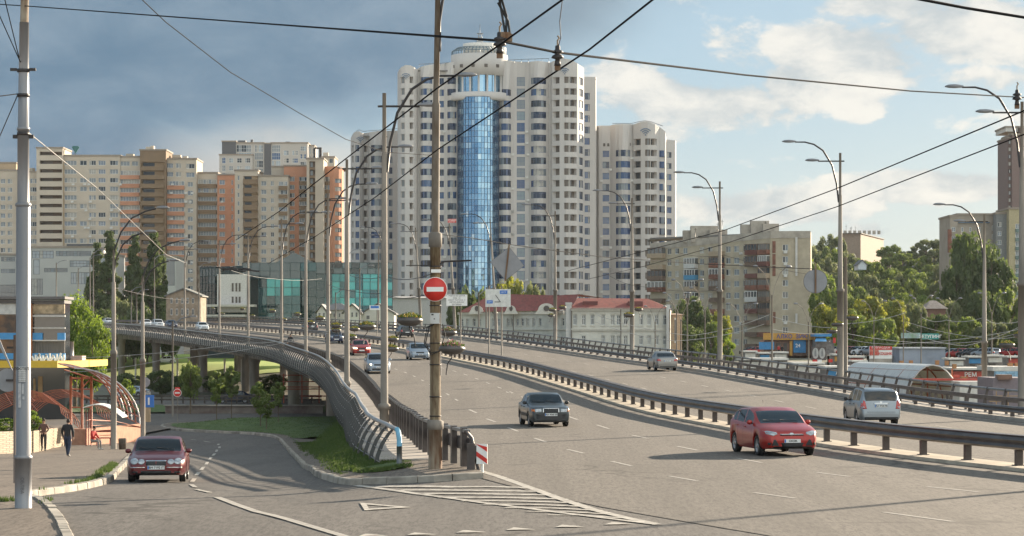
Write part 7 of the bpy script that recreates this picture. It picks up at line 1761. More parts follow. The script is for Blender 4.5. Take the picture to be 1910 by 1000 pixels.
for x in (1521, 1533.5):
    mb = MB(); mb.extrude([(pX(x, d) + .38 * math.cos(2 * pi * k / 20), pZ(659, d) + .66 * math.sin(2 * pi * k / 20)) for k in range(20)], lambda u, v, w: Vector((u, d - .02 - w, v)), .05); mb.build('oval_face', mat('oval_pale', (.45, .44, .42), .7), t)
    mb = MB(); mb.box((pX(x, d), d - .12, pZ(660, d)), (.22, .06, .6)).box((pX(x, d), d - .12, pZ(654, d)), (.09, .06, .4)); mb.build('bottle_mark', mat('mark_grey', (.25, .25, .25), .6), t)
kbox(t, 'red_block', M_RED, (1516, 1524, 671, 676, d - .5, .5), (1546, 1553, 670, 676, d - .5, .5)); kbox(t, 'white_block', M_WHITE, (1525, 1533, 671, 676, d - .5, .5)); kbox(t, 'base', M_CONC, (1514, 1541, 676, 700, d, .6)); to_local(t)
t = thing('billboard', 'red and white hoarding with lettering behind the market roofs', 'billboard'); d = 330
kbox(t, 'panel', M_WHITE, (1622, 1664, 646, 669, d, .4)); kbox(t, 'red_top', M_RED, (1622, 1664, 646, 652.5, d - .06, .05)); kbox(t, 'red_field', mat('pale_red', (.55, .16, .12), .6, var=.2, scale=1.5), (1622, 1639, 653, 663, d - .06, .05))
text('РОЗПРОДАЖ', .38, M_WHITE, t, (pX(1643, d), d - .08, pZ(649, d))); text('РОЗ КОШИК', .5, M_RED, t, (pX(1643, d), d - .08, pZ(660, d)), bold=.01); kbox(t, 'base', M_CONC, (1622, 1664, 669, 700, d, .6)); to_local(t)
t = bldg('storage_shed', 'large windowless blue-grey shed behind the arched canopy', 'shed', 0, 0); d = 335; kbox(t, 'wall', mat('blue_grey_shed', (.25, .28, .34), .6, var=.15, scale=.5), (1678, 1763, 650, 705, d, 10)); kbox(t, 'roof', mat('shed_edge', (.42, .44, .46), .6), (1676, 1765, 648, 650.5, d - .3, 10.6)); to_local(t)
t = thing('billboard', 'teal-green billboard with white letters before the trees', 'billboard'); d = 420; kbox(t, 'panel', mat('teal_green', (.03, .26, .22), .5), (1720, 1751, 622, 633, d, .4)); text('ВЕТУПИНГ', .72, M_WHITE, t, (pX(1735.5, d), d - .03, pZ(628, d)), bold=.015); kbox(t, 'post', M_DARK, (1727, 1728, 633, 665, d, .2), (1743, 1744, 633, 665, d, .2)); to_local(t)
t = thing('billboard', 'pale blue and green advertising strip left of the teal-green billboard', 'billboard'); kbox(t, 'panel', mat('pale_blue_panel', (.35, .45, .50), .6, c2=(.2, .3, .16), scale=1), (1681, 1717, 621, 631, 421, .4)); kbox(t, 'post', M_DARK, (1690, 1691, 631, 668, 421, .2), (1708, 1709, 631, 668, 421, .2)); to_local(t)
kl = [(1540, 1606, 683, 686, 250, 'white-roofed kiosk row with a blue sign, left end of the market', KB, 'АВТО', 692), (1608, 1660, 684, 687, 240, 'white-roofed kiosk with blue letters next to the canopy', KB, 'АРТЄ', 693), (1480, 1538, 676, 680, 262, 'pale flat kiosk behind the lamp post at the market', WR, '', 0), (1776, 1842, 686, 690, 205, 'kiosk with red machine pictures right of the canopy', RED2, 'РЕМ', 700), (1853, 1912, 684, 692, 190, 'kiosk with pink lettering at the right edge', WR, 'МУРО', 698), (1384, 1470, 668, 672, 285, 'long low white market roof left of the blue sign', WR, '', 0)]
for x0, x1, ya, yb, d, lb, sm_, tx2, ty_ in kl:
    t = bldg('kiosk', lb, 'kiosk', 0, 0); kbox(t, 'wall', KW, (x0 + 1, x1 - 1, yb, yb + 50, d, 5)); kbox(t, 'roof', WR, (x0 - 1, x1 + 1, ya, yb, d - .8, 6.5)); kbox(t, 'sign', sm_, (x0 + 3, x1 - 4, yb + 3, yb + 15, d - .3, .3))
    if tx2: text(tx2, 10 / F * d * 1.1, M_WHITE if sm_ is not WR else RED2, t, (pX((x0 + x1) / 2, d), d - .34, pZ(yb + 9, d)), bold=.01)
    to_local(t)
kk2 = [(1388, 1412, 654, 2.2, 330, 'WR', 'small white kiosk far left in the market'), (1416, 1438, 657, 2.2, 322, 'KB', 'small blue-fronted kiosk left in the market'), (1443, 1470, 656, 2.4, 315, 'WR', 'white kiosk before the orange shop row'), (1555, 1580, 660, 2.2, 320, 'OB', 'small orange kiosk behind the big lamp post'), (1585, 1612, 664, 2.2, 300, 'RED2', 'small red kiosk left of the hoarding'), (1590, 1618, 672, 2.4, 270, 'WR', 'white flat stall under the hoarding'), (1770, 1800, 668, 2.4, 260, 'WR', 'white stall right of the grey shed'), (1806, 1832, 664, 2.4, 280, 'KB', 'blue stall before the parked cars'), (1842, 1872, 662, 2.6, 270, 'WR', 'white stall under the far right trees'), (1880, 1912, 664, 2.6, 260, 'RED2', 'dark red stall at the right edge')]
for x0, x1, ya, hh_, d, mm_, lb in kk2:
    t = bldg('kiosk', lb, 'kiosk', 0, 0); h_ = hh_ / d * F; kbox(t, 'wall', KW, (x0 + 1, x1 - 1, ya + 3, ya + h_ + 20, d, 3)); kbox(t, 'roof', WR, (x0 - 1, x1 + 1, ya, ya + 3, d - .6, 4.2)); kbox(t, 'front_panel', {'WR': WR, 'KB': KB, 'OB': OB, 'RED2': RED2}[mm_], (x0 + 2, x1 - 3, ya + 5, ya + 14, d - .2, .2)); kbox(t, 'shutter', DK, (x0 + 3, (x0 + x1) / 2, ya + 16, ya + 30, d - .1, .1)); to_local(t)
bxm = mat('orange_carton', (.40, .20, .09), .8, var=.1); random.seed(3)
for i, (x, y, d, w) in enumerate(((1630, 683, 238, 8), (1644, 685, 238, 7), (1681, 678, 230, 8), (1699, 677, 232, 7), (1748, 677, 225, 7), (1766, 678, 224, 7), (1780, 684, 204, 7), (1884, 683, 192, 9), (1898, 683, 192, 9), (1798, 710, 190, 12))):
    t = thing('roof_box', 'small orange box on the market roofs, %s from the left' % ('1st 2nd 3rd 4th 5th 6th 7th 8th 9th lowest'.split()[i]), 'box', px(x, y, d), 0, 'orange boxes on the market roofs'); s = w / F * d; mb = MB(); mb.box((0, 0, 0), (s, s, s)).box((0, 0, s / 2 + .03), (s * 1.06, s * 1.06, .06)); mb.build('body', bxm, t)
t = bldg('container', 'mauve-grey container with brown boxes at the right edge behind the railing', 'container', 0, 0); d = 150; kbox(t, 'wall', mat('mauve_container', (.20, .17, .19), .7, var=.1), (1852, 1925, 705, 790, d, 5)); kbox(t, 'brown_box', BROWNK, (1862, 1888, 699, 708, d - .4, 1)); kbox(t, 'frame', mat('timber', (.36, .24, .13), .8), (1845, 1905, 738, 739.5, d - 2, .1), (1845, 1905, 748, 749.5, d - 2, .1), (1858, 1859.5, 730, 775, d - 2, .1), (1880, 1881.5, 730, 775, d - 2, .1)); kbox(t, 'awning', mat('pale_blue_ribbed', (.22, .38, .50), .6, var=.3, scale=6), (1857, 1908, 693, 704, d + 6, .5)); to_local(t)
vc, Ac = vault('arched_canopy', 'arched ribbed canopy of pale panels over the underpass by the market', 1690, 1790, 681, 762, 166, 184, 6, ok=-.13, bars=6, r=.06, m=M_ORS, rib_m=M_SILV, panels=mat('polycarbonate', (.50, .50, .48), .35, var=.1)); vc['category'] = 'canopy'; to_local(vc)
t = bldg('stall', 'open timber stall with orange posts under the right end of the canopy', 'stall', 0, 0); kbox(t, 'back_wall', mat('timber_tan', (.42, .29, .13), .8, var=.15), (1722, 1757, 692, 730, 176, .3))
for x in (1729, 1757, 1775): kbox(t, 'post', M_ORS, (x, x + 2.5, 688, 742, 170, .15))
to_local(t)
t = bldg('van_stall', 'white ramp and red frame stall in front of the market, behind the handrail', 'stall', 0, 0); kbox(t, 'panel', WR, (1790, 1842, 712, 760, 160, 3)); kbox(t, 'red_frame', RED2, (1700, 1842, 706, 710, 161, .3), (1746, 1790, 700, 704, 172, .4)); to_local(t)
# lamp posts over the market
V_ = None; GL_ = 'lamp posts over the market and lower street'
bigr = street_lamp('street_lamp', 'big lamp post with two lamps standing right of centre behind the market', (pX(1836, 170), 170, -3), 15.2, -1, GL_, r0=.2); 
twn = thing('tram_pole', 'plain concrete tram pole close behind the lamp post by the round sign', 'pole', (pX(1577, 152), 152, -1)); mb = MB(); mb.tube([(0, 0, 0), (0, 0, pZ(480, 152) + 1)], [.15, .1], 8); mb.build('pole', M_PCONC, twn); mb = MB(); mb.tube([(0, 0, 9), (-.6, 0, 9.2)], .03, 5); mb.build('bracket', M_DARK, twn)
def ylamp(x, ytop, d, label, two=True, H=None, s=1.0, zb=-3):
    global V_
    z1 = pZ(ytop, d); Hh = z1 - zb
    if V_ is None:
        V_ = thing('street_lamp', label, 'street lamp', (pX(x, d), d, zb), 0, GL_); mb = MB(); mb.tube([(0, 0, 0), (0, 0, 8.0)], [.14, .09], 8); mb.build('pole', M_PCONC, V_)
        for sx in (-1, 1):
            mb = MB(); mb.tube([(0, 0, 7.6), (sx * .35, 0, 8.6), (sx * .95, 0, 9.4), (sx * 1.7, 0, 9.8)], .035, 5); mb.build('arm', M_PCONC, V_); mb = MB(); lamp_head(mb, Vector((sx * 1.6, 0, 9.76)), (sx, 0), .7); mb.build('lamp_head', M_LAMP, V_)
        V_.scale = (.7, .7, Hh / 9.9); return V_
    return dup(V_, (pX(x, d), d, zb), random.uniform(-.5, .5), label, (.7, .7, Hh / 9.9))
for i, (x, y, d, lb) in enumerate(((1270, 560, 260, 'before the cream block, left'), (1282, 520, 240, 'tallest before the cream block'), (1315, 535, 250, 'over the dark trees'), (1384, 565, 245, 'between the cream block balconies'), (1440, 495, 200, 'leaning right of the balconies'), (1508, 565, 260, 'at the cream block corner'), (1630, 560, 300, 'left of the shed'), (1685, 555, 310, 'behind the green trees'), (1718, 550, 290, 'above the billboard'), (1770, 555, 300, 'behind the market right'), (1850, 545, 280, 'near the right edge'), (1222, 570, 300, 'over the cream building roof'), (1262, 545, 280, 'beside the tan annex'))): ylamp(x, y, d, 'slim double lamp post ' + lb)
for i, (x, y0, y1, d, lb) in enumerate(((168, 480, 600, 480, 'left of the poplars'), (174, 470, 600, 485, 'just left of the poplars'), (288, 480, 600, 470, 'before the right poplars'), (371, 495, 600, 470, 'beside the old house'), (105, 490, 560, 520, 'over the business centre'), (146, 500, 560, 530, 'right on the business centre'), (245, 540, 600, 480, 'before the first poplars'), (255, 545, 600, 485, 'between the poplars'), (650, 470, 600, 420, 'before the teal glass'), (671, 500, 600, 430, 'before the right teal glass'), (626, 545, 600, 420, 'before the white houses'), (706, 460, 610, 400, 'beside the collared lamp post'), (322, 600, 760, 235, 'grey, under the viaduct'), (907, 535, 612, 330, 'before the direction board'), (893, 545, 612, 330, 'left of the direction board'))):
    t = thing('tram_pole', 'thin pole ' + lb, 'pole', (pX(x, d), d, pZ(y1, d) - 1.5), 0, 'thin background poles'); H = pZ(y0, d) - pZ(y1, d) + 1.5; mb = MB(); mb.tube([(0, 0, 0), (0, 0, H)], [.16 if d > 300 else .1, .09], 6); mb.build('pole', M_PCONC, t)
    mb = MB(); mb.tube([(0, 0, H - .4), (.8, 0, H + .3), (1.8, 0, H + .5)], .06, 4).box((2.0, 0, H + .5), (.6, .25, .15)); mb.build('arm', M_LAMP, t)
random.seed(11)
# ------------------------------------------------------------ vehicles
CGL = glass('car_glass', (.012, .016, .018), .02, spec=.55); TYRE = mat('tyre', (.018, .018, .018), .85, bump=.2); RIM = mat('wheel_rim', (.42, .42, .44), .35, metal=.8); HLM = mat('headlight_glass', (.36, .38, .40), .12, metal=.3, coat=1, var=.3, scale=9); TLM = mat('tail_light_red', (.42, .02, .015), .2, coat=1, var=.25, scale=12); CHR = mat('chrome', (.62, .62, .62), .15, metal=.95, var=.02); PLA = mat('plate_white', (.72, .72, .70), .5, var=.02); AMB = mat('indicator_amber', (.65, .16, .01), .3); PLT = mat('plastic_black', (.02, .02, .021), .6)
HLON = mat('headlight_lit', (.9, .75, .5), .3, emit=(1, .78, .45, 5))
def paint(name, c, metal=.35, rough=.32): return mat(name, c, rough, metal=metal, var=.03, scale=1.2, coat=.5, spec=.35)
def car(name, label, cat, paintm, sp, loc, rz, plate=None, detail=True, group=None, lit=False, rear_view=False, pitch=0.0):
    t = thing(name, label, cat, loc, rz, group); t.rotation_euler = (pitch, 0, rz)
    L, W, H = sp['L'], sp['W'], sp['H']; top = hermite(*zip(*sp['top'])); belt = lin([0, L], sp['belt']); wh = sp['wheels']; wrad = sp.get('wr', .315); zb0 = sp.get('zb', .2)
    S = []
    s = 0.0
    while s < L: S.append(s); s += .05 if (detail or min(abs(s - w) for w in wh) < .5) else .12
    S.append(L); S = sorted(set([round(v, 3) for v in S] + [.015, L - .015] + [round(v, 3) for r in sp['ws'] for v in r[:2]] + [round(v, 3) for v in sp['pill']]))
    ws_f, ws_r = sp['ws']
    fr_t, rr_t = sp.get('ft', .22), sp.get('rt', .14)
    V = []; n = 10
    def row(s):
        w = W / 2 * (1 - fr_t * (1 - min(1, s / .6)) ** 2.2 - rr_t * (1 - min(1, (L - s) / .5)) ** 2.2)
        e = (1 - min(1, s / .05)) ** 2 + (1 - min(1, (L - s) / .05)) ** 2
        zt = top(s); bl_ = belt(s); t_ = min(1, max(0, (zt - bl_) / .3)); b2 = min(bl_, zt - .05); zb = zb0 + .05 * e + .07 * (1 - min(1, s / .7)) * sp.get('chin', 0)
        w -= .05 * e
        xr_ = .95 * w - .30 * (zt - bl_) * sp.get('tumble', 1)
        x6 = .82 * w * (1 - t_) + xr_ * t_
        P = [(0, zb), (.9 * w, zb), (.985 * w, zb + .1), (w, zb + (b2 - zb) * .55), (.975 * w, b2 - .03), (.94 * w, b2 + .01), (x6, zt - .02 - .05 * t_), (x6 - .05 - .02 * t_, zt - .005 - .01 * t_), (x6 * .5, zt + .004), (0, zt + .01)]
        Q = []
        for k, (x, z) in enumerate(P):
            for wc_ in wh:
                ra = wrad + .055
                if abs(s - wc_) < ra and 1 <= k <= 3:
                    za = wrad + math.sqrt(ra * ra - (s - wc_) ** 2) + .006 * k; z = max(z, za)
                if abs(s - wc_) < ra + .05 and k in (2, 3): x += .012
            Q.append((x, L / 2 - s, z))
        return Q
    rows_ = [row(s) for s in S]
    parts = {}
    def add(nm, m, quad): parts.setdefault(nm, (MB(), m))[0].add(quad, [(0, 1, 2, 3)], 0, True)
    pill = sp['pill']
    def gtype(i, k):
        s = (S[i] + S[i + 1]) / 2
        if k >= 7 and ws_f[0] <= s <= ws_f[1]: return 'windscreen'
        if k >= 7 and ws_r and ws_r[0] <= s <= ws_r[1]: return 'rear_window'
        if k == 5 and top(s) - belt(s) > .16:
            for j in range(0, len(pill) - 1, 2):
                if pill[j] <= s <= pill[j + 1]: return 'side_window%d' % j
        if k == 0: return 'underbody'
        return 'body'
    body = MB(); idx = {}
    def vid(i, k, sd):
        key = (i, k, sd if k not in (0, 9) else 0)
        if key not in idx:
            x, y, z = rows_[i][k]; idx[key] = len(body.v); body.v.append((x * sd, y, z))
        return idx[key]
    others = {}
    for i in range(len(S) - 1):
        for k in range(9):
            g = gtype(i, k)
            for sd in (1, -1):
                q = [(i, k), (i + 1, k), (i + 1, k + 1), (i, k + 1)]
                if sd < 0: q = q[::-1]
                if g in ('body',): body.f.append([vid(a, b, sd) for a, b in q]); body.m.append(0); body.sm.append(True)
                else:
                    nm = g if g in ('windscreen', 'rear_window', 'underbody') else g + ('L' if sd < 0 else 'R')
                    mb = others.setdefault(nm, (MB(), {}))
                    ids = []
                    for a, b in q:
                        x, y, z = rows_[a][b]; kk_ = (round(x * sd, 5), y, round(z, 5))
                        if kk_ not in mb[1]: mb[1][kk_] = len(mb[0].v); mb[0].v.append((x * sd, y, z))
                        ids.append(mb[1][kk_])
                    mb[0].f.append(ids); mb[0].m.append(0); mb[0].sm.append(True)
    for i in (0, len(S) - 1):   # end caps
        for k in range(9):
            for sd in (1, -1):
                a, b = vid(i, k, sd), vid(i, k + 1, sd); 
        ring = [vid(i, k, 1) for k in range(10)] + [vid(i, k, -1) for k in range(8, 0, -1)]
        body.f.append(ring if i == 0 else ring[::-1]); body.m.append(0); body.sm.append(False)
    full = [Vector(v) for v in body.v]; polys = [list(f) for f in body.f]
    for nm, (mb, _) in others.items():
        b = len(full); full += [Vector(v) for v in mb.v]; polys += [[b + i for i in f] for f in mb.f]
    bvh = BVHTree.FromPolygons(full, polys)
    bo = body.build('body', paintm, t)
    for nm, (mb, _) in others.items(): mb.build('side_window' if nm.startswith('side') else nm, PLT if nm == 'underbody' else CGL, t)
    y0 = L / 2
    def decal(nm, pts, dr, m, off=.012, rings=4, parent=None):
        "pts: outline in (x,z) for front/rear, (y,z) for sides; laid on the body"
        D = {'f': Vector((0, -1, 0)), 'b': Vector((0, 1, 0)), 'r': Vector((-1, 0, 0)), 'l': Vector((1, 0, 0))}[dr]; mb = MB()
        def pr(a, b):
            o = Vector((a, y0 + 1, b)) if dr == 'f' else Vector((a, -y0 - 1, b)) if dr == 'b' else Vector((W, a, b)) if dr == 'r' else Vector((-W, a, b))
            h, nr, _, _ = bvh.ray_cast(o, D)
            if h is None: return None
            return h - D * off
        q = []
        for i in range(len(pts)):
            a, b = pts[i], pts[(i + 1) % len(pts)]; nn = max(1, int(math.hypot(b[0] - a[0], b[1] - a[1]) / .07)); q += [(a[0] + (b[0] - a[0]) * j / nn, a[1] + (b[1] - a[1]) * j / nn) for j in range(nn)]
        cx_, cz_ = sum(p[0] for p in q) / len(q), sum(p[1] for p in q) / len(q); N_ = len(q); R_ = []
        for r in range(rings): f = 1 - r / rings; R_.append([pr(cx_ + (a - cx_) * f, cz_ + (b - cz_) * f) for a, b in q])
        c = pr(cx_, cz_)
        if c is None: return None
        d0 = [v for r in R_ for v in r if v is not None]
        R_ = [[(v if v is not None else min(d0, key=lambda w: 0)) for v in r] for r in R_]
        mb.v = [tuple(v) for r in R_ for v in r] + [tuple(c)]
        for r in range(rings - 1):
            for i in range(N_): mb.f.append([r * N_ + i, r * N_ + (i + 1) % N_, (r + 1) * N_ + (i + 1) % N_, (r + 1) * N_ + i])
        for i in range(N_): mb.f.append([(rings - 1) * N_ + i, (rings - 1) * N_ + (i + 1) % N_, rings * N_])
        # rim down to the body for thickness
        b = len(mb.v); mb.v += [tuple(v + D * off * 1.5) for v in R_[0]]
        for i in range(N_): mb.f.append([b + i, b + (i + 1) % N_, (i + 1) % N_, i])
        mb.m = [0] * len(mb.f); mb.sm = [True] * len(mb.f); return mb.build(nm, m, parent or t)
    def mir(p): return [(-a, b) for a, b in p]
    def both(nm, p, dr, m, **k):
        r = [decal(nm, p, dr, m, **k), decal(nm, mir(p), dr, m, **k)] if dr in 'fb' else [decal(nm, p, 'r', m, **k), decal(nm, p, 'l', m, **k)]
        return r
    for nm, p, dr, m, mode in sp['decals']:
        mm = HLON if (lit and nm == 'headlight' and not detail) else m
        if mode == 2: both(nm, p, dr, mm)
        else: decal(nm, p, dr, mm)
    if lit and detail: both('low_beam', [(sp['lx'] + .06 * math.cos(a * pi / 4), sp['lz'] + .06 * math.sin(a * pi / 4)) for a in range(8)], 'f', HLON, off=.02, rings=2)
    # plates
    for dr, (px_, pz_) in (('f', sp['pf']), ('b', sp['pb'])):
        D = -1 if dr == 'f' else 1; h, *_ = bvh.ray_cast(Vector((px_, -D * (y0 + 1), pz_)), Vector((0, D, 0)))
        y = (h.y if h else y0) - D * .02; pl_ = MB().box((px_, y, pz_), (.52, .02, .115)).build('number_plate', PLA, t)
        if detail:
            MB().box((px_ + (-.235 if dr == 'b' else .235), y - D * .012, pz_), (.04, .006, .1)).build('blue_strip', M_BLUE, pl_)
            if plate:
                o = text(plate, .098, M_BLACK, pl_, (px_ - (.015 if dr == 'f' else -.015), y - D * .012, pz_ - .002), (R(90), 0, pi if dr == 'f' else 0), bold=.002); 
    # mirrors
    sm_ = sp.get('mir', 1.35); zm = belt(sm_) + .07; wm = rows_[min(range(len(S)), key=lambda i: abs(S[i] - sm_))][5][0]
    for sd in (1, -1):
        mb = MB(); mb.lathe([(0, -.075), (.06, -.06), (.085, 0), (.06, .06), (0, .075)], 12, 0, (0, 0, 0), True, 1.15, .55); mb.v = [(sd * (wm + .10) + x, y0 - sm_ + y, zm + z) for x, y, z in mb.v]; mo = mb.build('wing_mirror', sp.get('mirm', paintm), t)
        if detail: MB().box((sd * (wm + .01), y0 - sm_, zm - .04), (.1, .05, .03)).build('mirror_arm', PLT, mo)
    # wheels
    key = ('wheel', round(wrad, 3), sp.get('spokes', 5))
    if key not in MATS:
        ty = MB(); ty.lathe([(wrad * .66, -.095), (wrad * .93, -.10), (wrad, -.075), (wrad, .075), (wrad * .93, .10), (wrad * .66, .095), (wrad * .66, -.095)], 26)
        ri = MB(); ri.lathe([(wrad * .67, .085), (wrad * .60, .09), (wrad * .56, .03), (0, .03)], 26); ri.lathe([(0, .085), (wrad * .17, .08), (wrad * .17, .03)], 12)
        ns = sp.get('spokes', 5)
        for k in range(ns):
            a = 2 * pi * k / ns; c_, s_ = math.cos(a), math.sin(a); ri.box((wrad * .36 * c_, wrad * .36 * s_, .065), (wrad * .46, wrad * (.75 / ns), .03), rz=a)
        dk = MB(); dk.lathe([(wrad * .55, .034), (0, .034)], 20)  # black disc standing in for the shade between the spokes
        MATS[key] = (ty.mesh('wheel', TYRE), ri.mesh('rim', RIM), dk.mesh('rim_shadow', M_BLACK))
    for sw in wh:
        for sd in (1, -1):
            w = link('wheel', MATS[key][0], t, (sd * (W / 2 - .11), y0 - sw, wrad)); w.rotation_euler = (0, R(90) * sd, 0); link('rim', MATS[key][1], w)
            if detail: link('rim_shadow_disc', MATS[key][2], w)
    if detail:
        for sx in sp['seams']:
            for dr, sd in (('r', 1), ('l', -1)):
                mb = MB(); z = .3; pv = None
                while z < belt(sx) + .0:
                    h, *_ = bvh.ray_cast(Vector((sd * W, y0 - sx, z)), Vector((-sd, 0, 0)))
                    if h: 
                        q = (Vector((h.x + sd * .003, h.y - .006, z)), Vector((h.x + sd * .003, h.y + .006, z)))
                        if pv: mb.quad(pv[0], pv[1], q[1], q[0])
                        pv = q
                    z += .05
                mb.build('door_seam', M_BLACK, t)
        for sx in sp.get('handles', ()):
            for sd in (1, -1):
                h, *_ = bvh.ray_cast(Vector((sd * W, y0 - sx, belt(sx) - .12)), Vector((-sd, 0, 0)))
                if h: MB().box((h.x + sd * .015, h.y, h.z), (.03, .17, .03)).build('door_handle', sp.get('mirm', paintm), t)
        if sp.get('rails'):
            for sd in (1, -1): mb = MB(); a, b = sp['rails']; xx = rows_[len(S) // 2][6][0] - .06; mb.tube([(sd * xx, y0 - a, top(a) + .0), (sd * xx, y0 - a - .12, top(a) + .05), (sd * xx, y0 - b + .12, top(b) + .05), (sd * xx, y0 - b, top(b))], .018, 6); mb.build('roof_rail', PLT, t)
        if sp.get('aerial'): mb = MB(); a = sp['aerial']; mb.tube([(0, y0 - a, top(a)), (0, y0 - a - .12, top(a) + .22)], .006, 4); mb.build('aerial', PLT, t)
    mb = MB()
    if detail:
        for sx in (ws_f[0] + .06,): mb.tube([(-.5, y0 - sx, top(sx) + .03), (.05, y0 - sx - .1, top(sx + .1) + .03)], .01, 4); mb.tube([(.05, y0 - sx, top(sx) + .03), (.6, y0 - sx - .1, top(sx + .1) + .03)], .01, 4); mb.build('wiper', M_BLACK, t)
    return t
def q4(x0, z0, x1, z1): return [(x0, z0), (x1, z0), (x1, z1), (x0, z1)]
def circ(x, z, r, n=12, sx=1): return [(x + r * sx * math.cos(2 * pi * k / n), z + r * math.sin(2 * pi * k / n)) for k in range(n)]
HATCH = dict(L=4.36, W=1.82, H=1.48, top=[(0, .50), (.04, .66), (.2, .79), (.55, .90), (1.02, 1.00), (1.85, 1.38), (2.4, 1.475), (3.1, 1.46), (3.75, 1.36), (4.12, 1.06), (4.28, .95), (4.36, .55)], belt=(.90, 1.06), wheels=(.88, 3.53), ws=((1.06, 1.84), (3.78, 4.1)), pill=[1.55, 2.42, 2.50, 3.32, 3.38, 3.75], wr=.325, seams=(1.42, 2.46, 3.35), handles=(2.25, 3.15), pf=(0, .49), pb=(0, .62), mir=1.5, aerial=3.2, chin=1, lx=.62, lz=.72,
    decals=[('headlight', [(.46, .70), (.60, .65), (.80, .70), (.86, .80), (.70, .80), (.48, .76)], 'f', HLM, 2), ('upper_grille', q4(-.38, .655, .38, .685), 'f', PLT, 1), ('chrome_bar', q4(-.38, .69, .38, .705), 'f', CHR, 1), ('emblem', circ(0, .70, .045, 12, 1.7), 'f', CHR, 1), ('lower_grille', [(-.32, .30), (.32, .30), (.36, .43), (-.36, .43)], 'f', PLT, 1), ('side_intake', [(.42, .34), (.66, .34), (.60, .52), (.54, .54)], 'f', PLT, 2), ('fog_light', circ(.73, .40, .045), 'f', PLT, 2), ('lower_trim', q4(-.6, .235, .6, .27), 'f', PLT, 1), ('tail_light', [(.5, .8), (.82, .8), (.82, 1.0), (.6, .98)], 'b', TLM, 2)])
SEDAN = dict(L=4.45, W=1.68, H=1.39, top=[(0, .60), (.03, .76), (.15, .82), (.6, .89), (1.28, .95), (1.95, 1.32), (2.35, 1.385), (3.0, 1.37), (3.35, 1.28), (3.85, 1.0), (4.3, .97), (4.42, .93), (4.45, .6)], belt=(.88, .95), wheels=(.86, 3.52), ws=((1.32, 1.95), (3.38, 3.82)), pill=[1.7, 2.38, 2.46, 3.15, 3.2, 3.42], wr=.30, seams=(1.5, 2.42, 3.3), handles=(2.2, 3.0), pf=(0, .52), pb=(0, .72), mir=1.6, ft=.12, rt=.10, lx=.58, lz=.70, spokes=8, mirm=PLT,
    decals=[('headlight', q4(.40, .62, .68, .76), 'f', HLM, 2), ('indicator', q4(.69, .62, .79, .76), 'f', AMB, 2), ('grille', q4(-.30, .60, .30, .765), 'f', PLT, 1), ('grille_frame', q4(-.33, .768, .33, .795), 'f', CHR, 1), ('grille_frame', q4(-.335, .60, -.305, .765), 'f', CHR, 2), ('bumper', [(-.80, .27), (.80, .27), (.80, .56), (-.80, .56)], 'f', mat('bumper_dark', (.035, .035, .037), .5), 1), ('tail_light', q4(.45, .68, .78, .84), 'b', TLM, 2), ('rear_bumper', q4(-.8, .27, .8, .58), 'b', PLT, 1), ('side_trim', q4(-1.3, .42, 1.25, .55), 's', PLT, 2)])
SALOON = dict(L=4.67, W=1.79, H=1.41, top=[(0, .50), (.05, .63), (.25, .74), (.7, .83), (1.42, .94), (2.1, 1.32), (2.6, 1.405), (3.15, 1.37), (3.5, 1.28), (4.05, 1.0), (4.5, .96), (4.64, .88), (4.67, .55)], belt=(.84, .95), wheels=(.90, 3.61), ws=((1.46, 2.12), (3.45, 4.0)), pill=[1.85, 2.55, 2.62, 3.35, 3.4, 3.62], wr=.32, seams=(1.65, 2.58, 3.4), handles=(2.4, 3.2), pf=(0, .46), pb=(0, .6), mir=1.75, lx=.5, lz=.64, ft=.2, chin=.6,
    decals=[('headlight', circ(.67, .655, .10, 14, 1.25), 'f', HLM, 2), ('headlight', circ(.45, .64, .085, 14, 1.2), 'f', HLM, 2), ('grille', [(-.31, .54), (-.24, .49), (.24, .49), (.31, .54), (.31, .62), (.27, .655), (-.27, .655), (-.31, .62)], 'f', PLT, 1), ('grille_frame', [(-.33, .655), (.33, .655), (.30, .69), (-.30, .69)], 'f', CHR, 1), ('grille_divider', q4(-.02, .49, .02, .66), 'f', mat('saloon_divider', (.2, .03, .03), .4), 1), ('lower_grille', q4(-.46, .27, .46, .36), 'f', PLT, 1), ('bumper_strip', q4(.33, .455, .80, .475), 'f', CHR, 2), ('fog_light', q4(.56, .29, .74, .345), 'f', PLT, 2), ('tail_light', q4(.5, .7, .8, .86), 'b', TLM, 2)])
